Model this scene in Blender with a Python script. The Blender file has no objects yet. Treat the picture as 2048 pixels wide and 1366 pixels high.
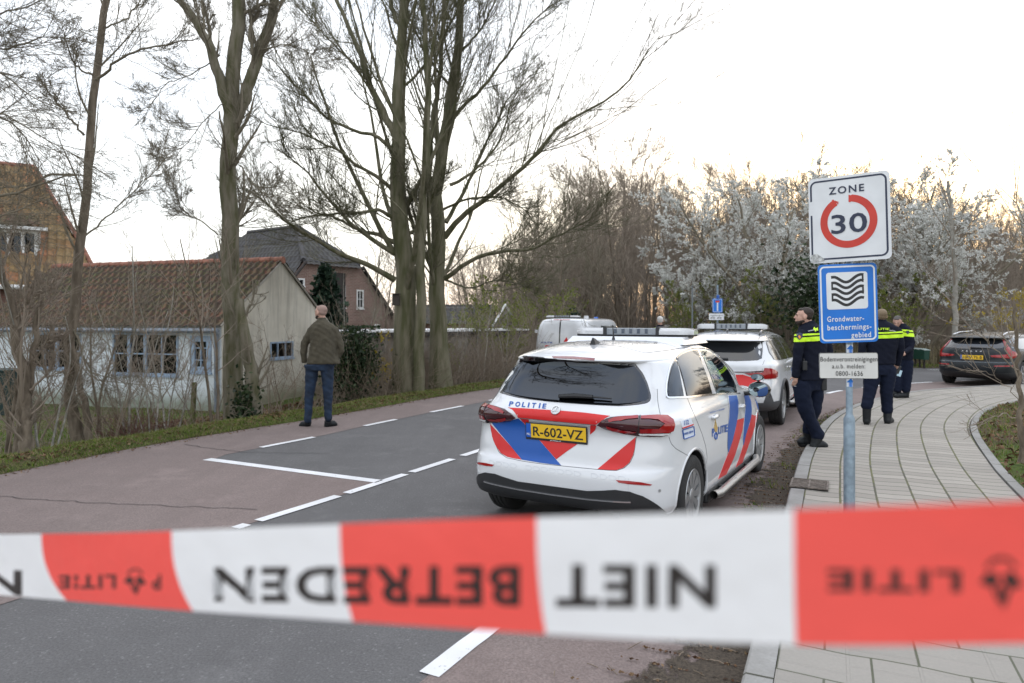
import bpy, bmesh, math, random
import numpy as np
from mathutils import Vector, Matrix
from mathutils.bvhtree import BVHTree
from mathutils.geometry import delaunay_2d_cdt
scene = bpy.context.scene
random.seed(7)
R = math.radians
# ------------------------------------------------------------------ camera (24 mm, eye height 1.72 m)
F, HX, HY, CH = 1365.0, 1024.0, 643.0, 1.72      # focal length in photo pixels, horizon point, eye height
cam_d = bpy.data.cameras.new('camera'); cam = bpy.data.objects.new('camera', cam_d)
scene.collection.objects.link(cam); scene.camera = cam
cam.location = (0, 0, CH); cam.rotation_euler = (R(90), 0, 0)
cam_d.sensor_width = 36; cam_d.lens = 36 * F / 2048; cam_d.shift_y = -(683 - HY) / 2048
cam_d.clip_start = 0.05; cam_d.clip_end = 3000
cam_d.dof.use_dof = True; cam_d.dof.focus_distance = 5.6; cam_d.dof.aperture_fstop = 2.7
cam_d.dof.aperture_blades = 9
# ------------------------------------------------------------------ sky, sun, exposure
SUN_AZ, SUN_EL = R(27), R(7)
w = bpy.data.worlds.new('World'); scene.world = w; w.use_nodes = True
nt = w.node_tree; nt.nodes.clear()
def N(nt, typ, **kw):
    n = nt.nodes.new(typ)
    for k, v in kw.items():
        if k[0] == '_': n.inputs[int(k[1:])].default_value = v
        else: setattr(n, k, v)
    return n
L = lambda nt, a, b: nt.links.new(a, b)
sky = N(nt, 'ShaderNodeTexSky', sky_type='NISHITA', sun_disc=False, sun_elevation=SUN_EL, sun_rotation=SUN_AZ,
        air_density=1.2, dust_density=1.6, ozone_density=1.0)
bg1 = N(nt, 'ShaderNodeBackground', _1=0.06); L(nt, sky.outputs[0], bg1.inputs[0])
# thin high cloud in front of the clear sky: soft noise between two greys
tc = N(nt, 'ShaderNodeTexCoord'); mp = N(nt, 'ShaderNodeMapping'); mp.inputs['Scale'].default_value = (1, 1, 3.2)
L(nt, tc.outputs['Generated'], mp.inputs[0])
nz = N(nt, 'ShaderNodeTexNoise'); nz.inputs['Scale'].default_value = 1.6; nz.inputs['Detail'].default_value = 6
L(nt, mp.outputs[0], nz.inputs[0])
cr = N(nt, 'ShaderNodeValToRGB'); L(nt, nz.outputs[0], cr.inputs[0])
cr.color_ramp.elements[0].position = .35; cr.color_ramp.elements[0].color = (.70, .77, .92, 1)
cr.color_ramp.elements[1].position = .68; cr.color_ramp.elements[1].color = (1.0, .98, .965, 1)
bg2 = N(nt, 'ShaderNodeBackground'); L(nt, cr.outputs[0], bg2.inputs[0])
# overcast skies are brighter overhead than at the horizon
sp_ = N(nt, 'ShaderNodeSeparateXYZ'); L(nt, tc.outputs['Generated'], sp_.inputs[0])
mx_ = N(nt, 'ShaderNodeMath', operation='MAXIMUM', _1=0.0); L(nt, sp_.outputs[2], mx_.inputs[0])
ma_ = N(nt, 'ShaderNodeMath', operation='MULTIPLY_ADD', _1=.48, _2=.82); L(nt, mx_.outputs[0], ma_.inputs[0]); L(nt, ma_.outputs[0], bg2.inputs[1])
ad = N(nt, 'ShaderNodeAddShader'); L(nt, bg1.outputs[0], ad.inputs[0]); L(nt, bg2.outputs[0], ad.inputs[1])
wo = N(nt, 'ShaderNodeOutputWorld'); L(nt, ad.outputs[0], wo.inputs[0])
sd = bpy.data.lights.new('sun', 'SUN'); sd.energy = .8; sd.angle = R(11); sd.color = (1, .80, .58)
so = bpy.data.objects.new('sun', sd); scene.collection.objects.link(so)
sv = Vector((math.sin(SUN_AZ) * math.cos(SUN_EL), math.cos(SUN_AZ) * math.cos(SUN_EL), math.sin(SUN_EL)))
so.rotation_euler = sv.to_track_quat('Z', 'Y').to_euler(); so.location = sv * 50
vs = scene.view_settings; vs.view_transform = 'Standard'; vs.look = 'None'; vs.gamma = 1; vs.exposure = 0.60
vs.use_curve_mapping = False
scene.cycles.max_bounces = 6; scene.cycles.transparent_max_bounces = 12; scene.cycles.use_denoising = True
# ------------------------------------------------------------------ helpers
def P(px, py, Y):                    # photo pixel at depth Y -> world
    return Vector(((px - HX) * Y / F, Y, CH - (py - HY) * Y / F))
def G(px, py, z=0.0):                # photo pixel on the level z -> world
    Y = F * (CH - z) / (py - HY); return Vector(((px - HX) * Y / F, Y, z))
FR = {}
C = scene.collection.objects
def frame(o): return FR.get(o.name, Matrix.Identity(4))
def thing(name, label, cat, loc=(0, 0, 0), rotz=0.0, group=None):
    o = bpy.data.objects.new(name, None); C.link(o); o.empty_display_size = .2
    o.location = loc; o.rotation_euler = (0, 0, rotz)
    FR[o.name] = Matrix.Translation(loc) @ Matrix.Rotation(rotz, 4, 'Z')
    return tag(o, label, cat, group)
def tag(o, label, cat, group=None, kind=None):
    if label: o['label'] = label
    if cat: o['category'] = cat
    if group: o['group'] = group
    if kind: o['kind'] = kind
    return o
def mk(name, V, Fc, mat, parent=None, smooth=False, mi=None, world=False, uv=None, sharp=None):
    me = bpy.data.meshes.new(name)
    if world and parent is not None:
        root = parent
        while root.parent: root = root.parent
        inv = frame(root).inverted(); V = [inv @ Vector(v) for v in V]
    if isinstance(V, np.ndarray) and isinstance(Fc, np.ndarray):
        n, k = Fc.shape
        me.vertices.add(len(V)); me.vertices.foreach_set('co', V.astype(np.float32).ravel())
        me.loops.add(n * k); me.loops.foreach_set('vertex_index', Fc.astype(np.int32).ravel())
        me.polygons.add(n); me.polygons.foreach_set('loop_start', np.arange(0, n * k, k, dtype=np.int32))
        me.polygons.foreach_set('loop_total', np.full(n, k, dtype=np.int32))
        me.update(calc_edges=True)
    else:
        me.from_pydata([tuple(v) for v in V], [], [tuple(int(i) for i in f) for f in Fc]); me.update()
    for m in (mat if isinstance(mat, (list, tuple)) else [mat]): me.materials.append(m)
    if mi is not None: me.polygons.foreach_set('material_index', np.array(mi, dtype=np.int32))
    if smooth: me.polygons.foreach_set('use_smooth', np.ones(len(me.polygons), dtype=bool))
    if uv is not None:
        ul = me.uv_layers.new(name='UVMap'); li = np.zeros(len(me.loops), dtype=np.int32)
        me.loops.foreach_get('vertex_index', li); ul.data.foreach_set('uv', np.asarray(uv, dtype=np.float32)[li].ravel())
    if sharp: me.set_sharp_from_angle(angle=R(sharp))
    o = bpy.data.objects.new(name, me); C.link(o)
    if parent is not None: o.parent = parent
    return o
class MB:                             # mesh collector
    def __init__(s): s.V = []; s.F = []; s.M = []
    def add(s, V, Fc, m=0):
        b = len(s.V); s.V += [Vector(v) for v in V]; s.F += [tuple(i + b for i in f) for f in Fc]; s.M += [m] * len(Fc); return s
    def box(s, c, d, rot=None, m=0, bev=0.0):
        c = Vector(c); x, y, z = [k / 2 for k in d]
        if bev > 0:
            bm = bmesh.new(); bmesh.ops.create_cube(bm, size=1)
            for v in bm.verts: v.co = Vector((v.co.x * d[0], v.co.y * d[1], v.co.z * d[2]))
            bmesh.ops.bevel(bm, geom=bm.edges[:], offset=bev, segments=2, affect='EDGES', profile=.5)
            V = [v.co.copy() for v in bm.verts]; bm.verts.index_update(); Fc = [[v.index for v in f.verts] for f in bm.faces]; bm.free()
        else:
            V = [Vector((a, b, e)) for a in (-x, x) for b in (-y, y) for e in (-z, z)]
            Fc = [(0, 1, 3, 2), (4, 6, 7, 5), (0, 4, 5, 1), (2, 3, 7, 6), (0, 2, 6, 4), (1, 5, 7, 3)]
        if rot is not None: V = [rot @ v for v in V]
        return s.add([v + c for v in V], Fc, m)
    def tube(s, pts, rad, n=8, m=0, cap=True):
        pts = [Vector(p) for p in pts]; k = len(pts)
        if not hasattr(rad, '__len__'): rad = [rad] * k
        V = []; ref = None
        for i, p in enumerate(pts):
            t = (pts[min(i + 1, k - 1)] - pts[max(i - 1, 0)]).normalized()
            if ref is None: ref = Vector((0, 0, 1)) if abs(t.z) < .9 else Vector((1, 0, 0))
            a = t.cross(ref).normalized(); b = t.cross(a).normalized(); ref = -b if b.dot(ref) < 0 else b
            a = t.cross(ref).normalized(); b = ref
            for j in range(n):
                an = 2 * math.pi * j / n; V.append(p + (a * math.cos(an) + b * math.sin(an)) * rad[i])
        Fc = [(i * n + j, i * n + (j + 1) % n, (i + 1) * n + (j + 1) % n, (i + 1) * n + j) for i in range(k - 1) for j in range(n)]
        if cap: Fc += [tuple(range(n))[::-1], tuple((k - 1) * n + j for j in range(n))]
        return s.add(V, Fc, m)
    def lathe(s, prof, c, axis='x', n=32, m=0, close=False):    # prof: (radius, along)
        V = []; k = len(prof); c = Vector(c)
        for r, h in prof:
            for j in range(n):
                a = 2 * math.pi * j / n; u, v = r * math.cos(a), r * math.sin(a)
                V.append(c + (Vector((h, u, v)) if axis == 'x' else Vector((u, h, v)) if axis == 'y' else Vector((u, v, h))))
        Fc = [(i * n + j, i * n + (j + 1) % n, (i + 1) * n + (j + 1) % n, (i + 1) * n + j) for i in range(k - 1) for j in range(n)]
        if close: Fc += [tuple(range(n))[::-1], tuple((k - 1) * n + j for j in range(n))]
        return s.add(V, Fc, m)
    def ell(s, c, r, rot=None, n=12, m=0):
        c = Vector(c); V = []; Fc = []
        for i in range(n + 1):
            th = math.pi * i / n
            for j in range(2 * n):
                ph = math.pi * j / n
                v = Vector((r[0] * math.sin(th) * math.cos(ph), r[1] * math.sin(th) * math.sin(ph), r[2] * math.cos(th)))
                V.append((rot @ v if rot is not None else v) + c)
        k = 2 * n
        for i in range(n):
            for j in range(k):
                if i == 0: Fc.append((j, k + j, k + (j + 1) % k))
                elif i == n - 1: Fc.append((i * k + j, (i + 1) * k + j, i * k + (j + 1) % k))
                else: Fc.append((i * k + j, (i + 1) * k + j, (i + 1) * k + (j + 1) % k, i * k + (j + 1) % k))
        return s.add(V, Fc, m)
    def go(s, name, mat, parent=None, **kw):
        return mk(name, s.V, s.F, mat, parent, mi=s.M if isinstance(mat, (list, tuple)) else None, **kw)
def cleanup(me):
    bm = bmesh.new(); bm.from_mesh(me); bmesh.ops.remove_doubles(bm, verts=bm.verts, dist=1e-5)
    bmesh.ops.recalc_face_normals(bm, faces=bm.faces)
    if bm.calc_volume(signed=True) < 0: bmesh.ops.reverse_faces(bm, faces=bm.faces)
    bm.to_mesh(me); bm.free()
# ------------------------------------------------------------------ materials
MATS = {}
def M(name, col, rough=.6, metal=0.0, var=0.0, scale=8.0, bump=0.0, bscale=40.0, coat=0.0, spec=.5, col2=None, det=4, trans=0.0, stretch=None):
    if name in MATS: return MATS[name]
    m = bpy.data.materials.new(name); m.use_nodes = True; nt = m.node_tree; b = nt.nodes['Principled BSDF']
    b.inputs['Base Color'].default_value = (*col, 1); b.inputs['Roughness'].default_value = rough
    b.inputs['Metallic'].default_value = metal; b.inputs['Coat Weight'].default_value = coat
    b.inputs['Coat Roughness'].default_value = .04; b.inputs['Specular IOR Level'].default_value = spec
    if var or bump or col2:
        tc = N(nt, 'ShaderNodeTexCoord'); src = tc.outputs['Object']
        if stretch:
            mp = N(nt, 'ShaderNodeMapping'); mp.inputs['Scale'].default_value = stretch; L(nt, src, mp.inputs[0]); src = mp.outputs[0]
    if var or col2:
        n = N(nt, 'ShaderNodeTexNoise'); n.inputs['Scale'].default_value = scale; n.inputs['Detail'].default_value = det
        L(nt, src, n.inputs[0])
        r = N(nt, 'ShaderNodeValToRGB'); L(nt, n.outputs[0], r.inputs[0])
        c2 = col2 or tuple(min(1, c * (1 + var)) for c in col); c1 = col if col2 else tuple(c * (1 - var) for c in col)
        r.color_ramp.elements[0].position = .35; r.color_ramp.elements[0].color = (*c1, 1)
        r.color_ramp.elements[1].position = .65; r.color_ramp.elements[1].color = (*c2, 1)
        L(nt, r.outputs[0], b.inputs['Base Color'])
    if bump:
        n2 = N(nt, 'ShaderNodeTexNoise'); n2.inputs['Scale'].default_value = bscale; n2.inputs['Detail'].default_value = 5
        L(nt, src, n2.inputs[0]); bp = N(nt, 'ShaderNodeBump'); bp.inputs['Strength'].default_value = min(1, bump)
        bp.inputs['Distance'].default_value = .02; L(nt, n2.outputs[0], bp.inputs['Height']); L(nt, bp.outputs[0], b.inputs['Normal'])
    if trans:
        t = N(nt, 'ShaderNodeBsdfTranslucent'); t.inputs[0].default_value = (*col, 1)
        mx = N(nt, 'ShaderNodeMixShader', _0=trans); L(nt, b.outputs[0], mx.inputs[1]); L(nt, t.outputs[0], mx.inputs[2])
        L(nt, mx.outputs[0], nt.nodes['Material Output'].inputs[0])
    MATS[name] = m; return m
def mathn(nt, op, a, b=None, c=None):
    n = N(nt, 'ShaderNodeMath', operation=op)
    for i, v in enumerate((a, b, c)):
        if v is None: continue
        if isinstance(v, (int, float)): n.inputs[i].default_value = v
        else: L(nt, v, n.inputs[i])
    return n.outputs[0]
def glass(name, tint, rough=.0, ior=1.5, boost=1.0):
    if name in MATS: return MATS[name]
    m = bpy.data.materials.new(name); m.use_nodes = True; nt = m.node_tree; nt.nodes.remove(nt.nodes['Principled BSDF'])
    t = N(nt, 'ShaderNodeBsdfTransparent'); t.inputs[0].default_value = (*tint, 1)
    g = N(nt, 'ShaderNodeBsdfGlossy'); g.inputs['Roughness'].default_value = rough
    g.inputs[0].default_value = (boost * .80, boost * .88, boost, 1)
    lw = N(nt, 'ShaderNodeLayerWeight'); lw.inputs[0].default_value = .5; f0 = ((ior - 1) / (ior + 1)) ** 2
    fc = mathn(nt, 'ADD', mathn(nt, 'MULTIPLY', mathn(nt, 'POWER', lw.outputs['Facing'], 4.5), 1 - f0), f0)
    mx = N(nt, 'ShaderNodeMixShader'); L(nt, fc, mx.inputs[0]); L(nt, t.outputs[0], mx.inputs[1]); L(nt, g.outputs[0], mx.inputs[2])
    L(nt, mx.outputs[0], nt.nodes['Material Output'].inputs[0]); MATS[name] = m; return m
def uvmat(name, build):
    if name in MATS: return MATS[name]
    m = bpy.data.materials.new(name); m.use_nodes = True; nt = m.node_tree
    build(nt, nt.nodes['Principled BSDF']); MATS[name] = m; return m
def mixc(nt, f, a, b, mode='MIX'):
    n = N(nt, 'ShaderNodeMix', data_type='RGBA', blend_type=mode)
    for i, v in ((0, f), (6, a), (7, b)):
        if isinstance(v, (int, float)): n.inputs[i].default_value = v
        elif isinstance(v, tuple): n.inputs[i].default_value = (*v, 1)
        else: L(nt, v, n.inputs[i])
    return n.outputs[2]
def noise(nt, src, scale, det=4, rough=.5, out=0):
    n = N(nt, 'ShaderNodeTexNoise'); n.inputs['Scale'].default_value = scale; n.inputs['Detail'].default_value = det
    n.inputs['Roughness'].default_value = rough; L(nt, src, n.inputs[0]); return n.outputs[out]
def ramp(nt, src, p0, p1, c0=(0, 0, 0), c1=(1, 1, 1)):
    r = N(nt, 'ShaderNodeValToRGB'); r.color_ramp.elements[0].position = p0; r.color_ramp.elements[1].position = p1
    r.color_ramp.elements[0].color = (*c0, 1); r.color_ramp.elements[1].color = (*c1, 1); L(nt, src, r.inputs[0]); return r.outputs[0]
def bump(nt, b, h, strength=.5, dist=.01):
    n = N(nt, 'ShaderNodeBump'); n.inputs['Strength'].default_value = strength; n.inputs['Distance'].default_value = dist
    L(nt, h, n.inputs['Height']); L(nt, n.outputs[0], b.inputs['Normal'])
def asphalt(name, base, speck, red=False):
    def f(nt, b):
        o = N(nt, 'ShaderNodeTexCoord').outputs['Object']
        big = noise(nt, o, .5, 5, .6); mid = noise(nt, o, 3.0, 6, .65); fine = noise(nt, o, 75, 4, .75)
        v = N(nt, 'ShaderNodeTexVoronoi'); v.inputs['Scale'].default_value = 80; L(nt, o, v.inputs[0])
        c = mixc(nt, ramp(nt, big, .3, .7), tuple(k * .86 for k in base), tuple(k * 1.12 for k in base))
        c = mixc(nt, mathn(nt, 'MULTIPLY', ramp(nt, mid, .35, .75), .35), c, tuple(min(1, k * 1.3 + .012) for k in base))
        c = mixc(nt, ramp(nt, fine, .38, .66), mixc(nt, .45, c, (.02, .02, .02)), c)
        sp = mathn(nt, 'MULTIPLY', ramp(nt, v.outputs['Color'], .82, .92), .28)
        c = mixc(nt, sp, c, speck)
        st = N(nt, 'ShaderNodeMapping'); st.inputs['Rotation'].default_value = (0, 0, R(28.5)); st.inputs['Scale'].default_value = (2.2, .12, 1); L(nt, o, st.inputs[0])
        tr = noise(nt, st.outputs[0], 1.0, 5, .6); c = mixc(nt, mathn(nt, 'MULTIPLY', ramp(nt, tr, .42, .68), .38), c, tuple(k * .62 for k in base))
        pt = noise(nt, o, 1.1, 7, .72); c = mixc(nt, mathn(nt, 'MULTIPLY', ramp(nt, pt, .56, .66), .22), c, tuple(min(1, k * 1.45 + .02) for k in base))
        L(nt, c, b.inputs['Base Color']); b.inputs['Roughness'].default_value = .88; b.inputs['Specular IOR Level'].default_value = .3
        bump(nt, b, fine, .5, .004)
    return uvmat(name, f)
MAT_ASPH = asphalt('asphalt_grey', (.146, .141, .140), (.32, .32, .31))
MAT_RED = asphalt('asphalt_red', (.240, .188, .172), (.33, .29, .28))
def _paint(nt, b):
    o = N(nt, 'ShaderNodeTexCoord').outputs['Object']
    wv = ramp(nt, noise(nt, o, 22, 8, .7), .30, .38); g = noise(nt, o, 2.5, 4)
    c = mixc(nt, ramp(nt, g, .3, .7), (.60, .60, .60), (.75, .75, .76)); c = mixc(nt, wv, (.22, .22, .225), c)
    L(nt, c, b.inputs['Base Color']); b.inputs['Roughness'].default_value = .7
MAT_LINE = uvmat('road_paint', _paint)
SLAB_S = 11.4
def _slab(nt, b):
    uv = N(nt, 'ShaderNodeTexCoord').outputs['UV']; o = N(nt, 'ShaderNodeTexCoord').outputs['Object']
    br = N(nt, 'ShaderNodeTexBrick'); L(nt, uv, br.inputs[0]); br.offset = .5; br.squash = 1
    br.inputs['Scale'].default_value = 1; br.inputs['Brick Width'].default_value = .18; br.inputs['Row Height'].default_value = .30
    br.inputs['Mortar Size'].default_value = .0085; br.inputs['Mortar Smooth'].default_value = .3; br.inputs['Bias'].default_value = 0
    br.inputs['Color1'].default_value = (.285, .258, .222, 1); br.inputs['Color2'].default_value = (.375, .34, .295, 1)
    br.inputs['Mortar'].default_value = (.07, .075, .05, 1)
    n1 = noise(nt, o, 1.6, 6, .6); n2 = noise(nt, o, 60, 3, .7)
    sv_ = N(nt, 'ShaderNodeSeparateXYZ'); L(nt, uv, sv_.inputs[0]); cb = N(nt, 'ShaderNodeCombineXYZ'); L(nt, sv_.outputs[1], cb.inputs[0]); L(nt, sv_.outputs[0], cb.inputs[1])
    b2 = N(nt, 'ShaderNodeTexBrick'); L(nt, cb.outputs[0], b2.inputs[0]); b2.offset = .5
    for k_, v_ in (('Scale', 1), ('Brick Width', .40), ('Row Height', .30), ('Mortar Size', .006), ('Mortar Smooth', .2), ('Bias', 0)): b2.inputs[k_].default_value = v_
    b2.inputs['Color1'].default_value = (.28, .258, .228, 1); b2.inputs['Color2'].default_value = (.34, .315, .28, 1); b2.inputs['Mortar'].default_value = (.07, .075, .04, 1)
    nearm = mathn(nt, 'LESS_THAN', sv_.outputs[0], SLAB_S); col_ = mixc(nt, nearm, br.outputs[0], b2.outputs[0])
    c = mixc(nt, mathn(nt, 'MULTIPLY', ramp(nt, n1, .35, .75), .5), col_, mixc(nt, .5, col_, (.20, .195, .175)))
    c = mixc(nt, mathn(nt, 'MULTIPLY', ramp(nt, n2, .35, .7), .22), c, (.18, .175, .16))
    # wider mossy joints along the courses
    sx = N(nt, 'ShaderNodeSeparateXYZ'); L(nt, uv, sx.inputs[0])
    fr = mathn(nt, 'PINGPONG', mathn(nt, 'ADD', sx.outputs[1], .0), .15); near = mathn(nt, 'MULTIPLY', mathn(nt, 'LESS_THAN', mathn(nt, 'ADD', fr, mathn(nt, 'MULTIPLY', noise(nt, o, 9, 3), .006)), .0125), mathn(nt, 'GREATER_THAN', sv_.outputs[0], SLAB_S))
    mossn = ramp(nt, noise(nt, o, 5, 4), .42, .58)
    fac = mathn(nt, 'MULTIPLY', near, .8)
    row = mathn(nt, 'PINGPONG', mathn(nt, 'ADD', sx.outputs[1], 0.0), .30)
    c = mixc(nt, fac, c, mixc(nt, mossn, (.075, .07, .05), (.13, .13, .045)))
    L(nt, c, b.inputs['Base Color']); b.inputs['Roughness'].default_value = .85
    bump(nt, b, mathn(nt, 'SUBTRACT', mathn(nt, 'MULTIPLY', n2, .25), mathn(nt, 'ADD', br.outputs[1], fac)), .6, .006)
MAT_SLAB = uvmat('paving_slabs', _slab)
def brick(name, c1, c2, mortar, bw=.21, rh=.062, dirt=(.10, .07, .05)):
    def f(nt, b):
        uv = N(nt, 'ShaderNodeTexCoord').outputs['UV']
        br = N(nt, 'ShaderNodeTexBrick'); L(nt, uv, br.inputs[0]); br.inputs['Scale'].default_value = 1
        br.inputs['Brick Width'].default_value = bw; br.inputs['Row Height'].default_value = rh
        br.inputs['Mortar Size'].default_value = .006; br.inputs['Color1'].default_value = (*c1, 1)
        br.inputs['Color2'].default_value = (*c2, 1); br.inputs['Mortar'].default_value = (*mortar, 1)
        n1 = noise(nt, uv, 1.3, 6, .65)
        c = mixc(nt, mathn(nt, 'MULTIPLY', ramp(nt, n1, .4, .8), .5), br.outputs[0], dirt)
        L(nt, c, b.inputs['Base Color']); b.inputs['Roughness'].default_value = .9
        bump(nt, b, mathn(nt, 'MULTIPLY', br.outputs[1], -1), .6, .008)
    return uvmat(name, f)
def plaster(name, col, dirt, green=(.16, .17, .08), streak=0.0):
    def f(nt, b):
        o = N(nt, 'ShaderNodeTexCoord').outputs['UV']; sx = N(nt, 'ShaderNodeSeparateXYZ'); L(nt, o, sx.inputs[0])
        n1 = noise(nt, o, 1.5, 8, .62); n2 = noise(nt, o, 25, 4, .6)
        mp = N(nt, 'ShaderNodeMapping'); mp.inputs['Scale'].default_value = (5, .5, 1); L(nt, o, mp.inputs[0])
        n3 = noise(nt, mp.outputs[0], 1.0, 6, .6)
        c = mixc(nt, mathn(nt, 'MULTIPLY', ramp(nt, n1, .4, .75), .6), col, dirt)
        c = mixc(nt, mathn(nt, 'MULTIPLY', ramp(nt, n3, .46, .72), streak), c, (.11, .105, .085))
        low = mathn(nt, 'SUBTRACT', .95, mathn(nt, 'MULTIPLY', sx.outputs[1], 1.5))
        low = ramp(nt, mathn(nt, 'ADD', low, mathn(nt, 'MULTIPLY', n1, .6)), .45, 1.05)
        c = mixc(nt, mathn(nt, 'MULTIPLY', low, .75), c, green)
        L(nt, c, b.inputs['Base Color']); b.inputs['Roughness'].default_value = .9
        bump(nt, b, mathn(nt, 'ADD', n2, mathn(nt, 'MULTIPLY', n1, 2)), .35, .01)
    return uvmat(name, f)
def tilemat(name, cols, moss, mossamt=.5, mossc=(.085, .10, .02), seam=.75):
    def f(nt, b):                      # UV: one unit per tile
        uv = N(nt, 'ShaderNodeTexCoord').outputs['UV']; o = N(nt, 'ShaderNodeTexCoord').outputs['Object']
        fl = N(nt, 'ShaderNodeVectorMath', operation='FLOOR'); L(nt, uv, fl.inputs[0])
        wn = N(nt, 'ShaderNodeTexWhiteNoise', noise_dimensions='2D'); L(nt, fl.outputs[0], wn.inputs[0])
        r = N(nt, 'ShaderNodeValToRGB'); L(nt, wn.outputs[0], r.inputs[0]); el = r.color_ramp.elements
        while len(el) < len(cols): el.new(.5)
        for i, c in enumerate(cols): el[i].position = i / (len(cols) - 1); el[i].color = (*c, 1)
        n1 = noise(nt, o, .9, 6, .65); n2 = noise(nt, o, 14, 5, .6)
        mm = mathn(nt, 'MULTIPLY', ramp(nt, n1, .5 - moss * .2, .62), ramp(nt, n2, .4, .6))
        c = mixc(nt, mathn(nt, 'MULTIPLY', mm, mossamt), r.outputs[0], mossc)
        c = mixc(nt, mathn(nt, 'MULTIPLY', ramp(nt, n2, .45, .8), .45), c, (.06, .045, .035))
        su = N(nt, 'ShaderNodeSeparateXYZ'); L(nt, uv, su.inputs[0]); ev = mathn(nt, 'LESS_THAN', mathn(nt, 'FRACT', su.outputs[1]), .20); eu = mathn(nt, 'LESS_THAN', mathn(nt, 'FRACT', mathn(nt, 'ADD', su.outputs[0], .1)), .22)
        c = mixc(nt, mathn(nt, 'MULTIPLY', mathn(nt, 'MAXIMUM', ev, mathn(nt, 'MULTIPLY', eu, .7)), seam), c, (.022, .018, .013))  # near-black tile edges: shade under the overlaps, painted into the colour
        L(nt, c, b.inputs['Base Color']); b.inputs['Roughness'].default_value = .85; bump(nt, b, n2, .5, .01)
    return uvmat(name, f)
WHITE = M('white_paint', (.655, .67, .69), .22, coat=1.0, spec=.5, var=.02, scale=3)
BLACKP = M('black_plastic', (.018, .019, .021), .5)
BLACKG = M('black_gloss', (.008, .008, .009), .08, coat=1)
TYRE = M('tyre_rubber', (.018, .018, .018), .8, bump=.3, bscale=60)
SILVER = M('wheel_silver', (.42, .43, .44), .35, metal=.75)
CHROME = M('chrome', (.75, .76, .78), .15, metal=1)
STEEL = M('steel_tube', (.42, .42, .42), .38, metal=1, bump=.1, bscale=30)
REDL = M('red_lens', (.30, .004, .007), .12, coat=.6)
DREDL = M('dark_red_lens', (.045, .004, .008), .1, coat=.7)
CLEARL = M('clear_lens', (.55, .56, .57), .12, coat=1, bump=.4, bscale=60)
S_RED = M('sticker_red', (.60, .012, .012), .45, coat=.12)
S_BLUE = M('sticker_blue', (.001, .078, .36), .45, coat=.12)
S_SEAM = M('seam', (.10, .105, .11), .8)
YEL = M('plate_yellow', (.80, .50, .025), .35)
GLS_D = glass('glass_dark', (.016, .020, .028), ior=1.7)
GLS_C = glass('glass_clear', (.62, .72, .70), ior=1.55)
GLS_B = M('glass_opaque', (.012, .014, .017), .03, coat=1)
GALV = M('galvanised', (.22, .28, .33), .45, metal=.45, var=.18, scale=20)
SKIN = M('skin', (.50, .30, .23), .55, var=.08, scale=18)
NAVY = M('uniform_navy', (.006, .008, .018), .85, spec=.2, bump=.5, bscale=14)
NAVY2 = M('trousers_navy', (.007, .011, .027), .85, spec=.2, bump=.6, bscale=12)
NEON = M('neon_yellow', (.62, .95, .02), .5)
BOOT = M('boot_black', (.010, .012, .014), .55, spec=.3, bump=.2, bscale=30)
BRHAIR = M('hair_brown', (.022, .012, .007), .6, bump=.6, bscale=70)
GRHAIR = M('hair_grey', (.085, .075, .068), .7, bump=.5, bscale=70)
OLIVE = M('jacket_olive', (.062, .053, .034), .85, bump=.7, bscale=11, var=.15, scale=14)
DENIM = M('denim', (.007, .020, .046), .8, bump=.5, bscale=14, var=.35, scale=9)
BARK_G = M('bark_green', (.080, .078, .034), .9, col2=(.19, .168, .125), scale=3.5, bump=.8, bscale=18, stretch=(3, 3, .7))
BARK_B = M('bark_brown', (.10, .078, .055), .9, col2=(.21, .17, .125), scale=5, bump=.9, bscale=22, stretch=(3, 3, .8))
BARK_P = M('bark_pale', (.20, .19, .16), .9, col2=(.36, .34, .30), scale=4, bump=.6, bscale=20, stretch=(2, 2, 2))
BARK_BEECH = M('bark_beech', (.068, .070, .028), .9, col2=(.165, .148, .10), scale=2.5, bump=.6, bscale=15, stretch=(3, 3, .5))
TWIG = M('twig_brown', (.25, .205, .16), .9)
TWIG_D = M('twig_dark', (.19, .165, .12), .9)
TWIG_Y = M('twig_tan', (.21, .165, .12), .9)
# ------------------------------------------------------------------ ground, road, pavement
rs = np.random.RandomState(3)
def catmull(pts, k=8):
    p = np.asarray(pts, float); p = np.vstack([2 * p[0] - p[1], p, 2 * p[-1] - p[-2]]); out = []
    for i in range(1, len(p) - 2):
        for t in np.linspace(0, 1, k, endpoint=False):
            a, b, c, d = p[i - 1:i + 3]
            out.append(.5 * (2 * b + (c - a) * t + (2 * a - 5 * b + 4 * c - d) * t * t + (3 * b - a - 3 * c + d) * t ** 3))
    out.append(p[-2]); return np.array(out)
def resample(pl, step):
    pl = np.asarray(pl, float); d = np.r_[0, np.cumsum(np.linalg.norm(np.diff(pl, axis=0), axis=1))]
    n = max(2, int(d[-1] / step) + 1); t = np.linspace(0, d[-1], n)
    return np.stack([np.interp(t, d, pl[:, i]) for i in range(pl.shape[1])], 1), t
def offset(pl, d):                    # to the right of travel for d > 0
    t = np.gradient(pl, axis=0); t /= np.linalg.norm(t, axis=1)[:, None]
    return pl + np.stack([t[:, 1], -t[:, 0]], 1) * np.reshape(d, (-1, 1) if np.ndim(d) else (1, 1))
EL = catmull([(-12, -3), (-9.2, 2), (-7.2, 5.1), (-5.85, 7.45), (-5.45, 8.42), (-5.0, 9.5), (-4.3, 10.75), (-3.61, 11.85), (-2.64, 13.65), (-1.74, 15.45), (-.4, 17.6), (1.2, 20.2),
              (3.4, 23.0), (6.5, 25.2), (9.5, 26.0), (12.15, 26.1), (15.6, 25.2), (22, 24.6), (40, 26)], 6)
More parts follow.
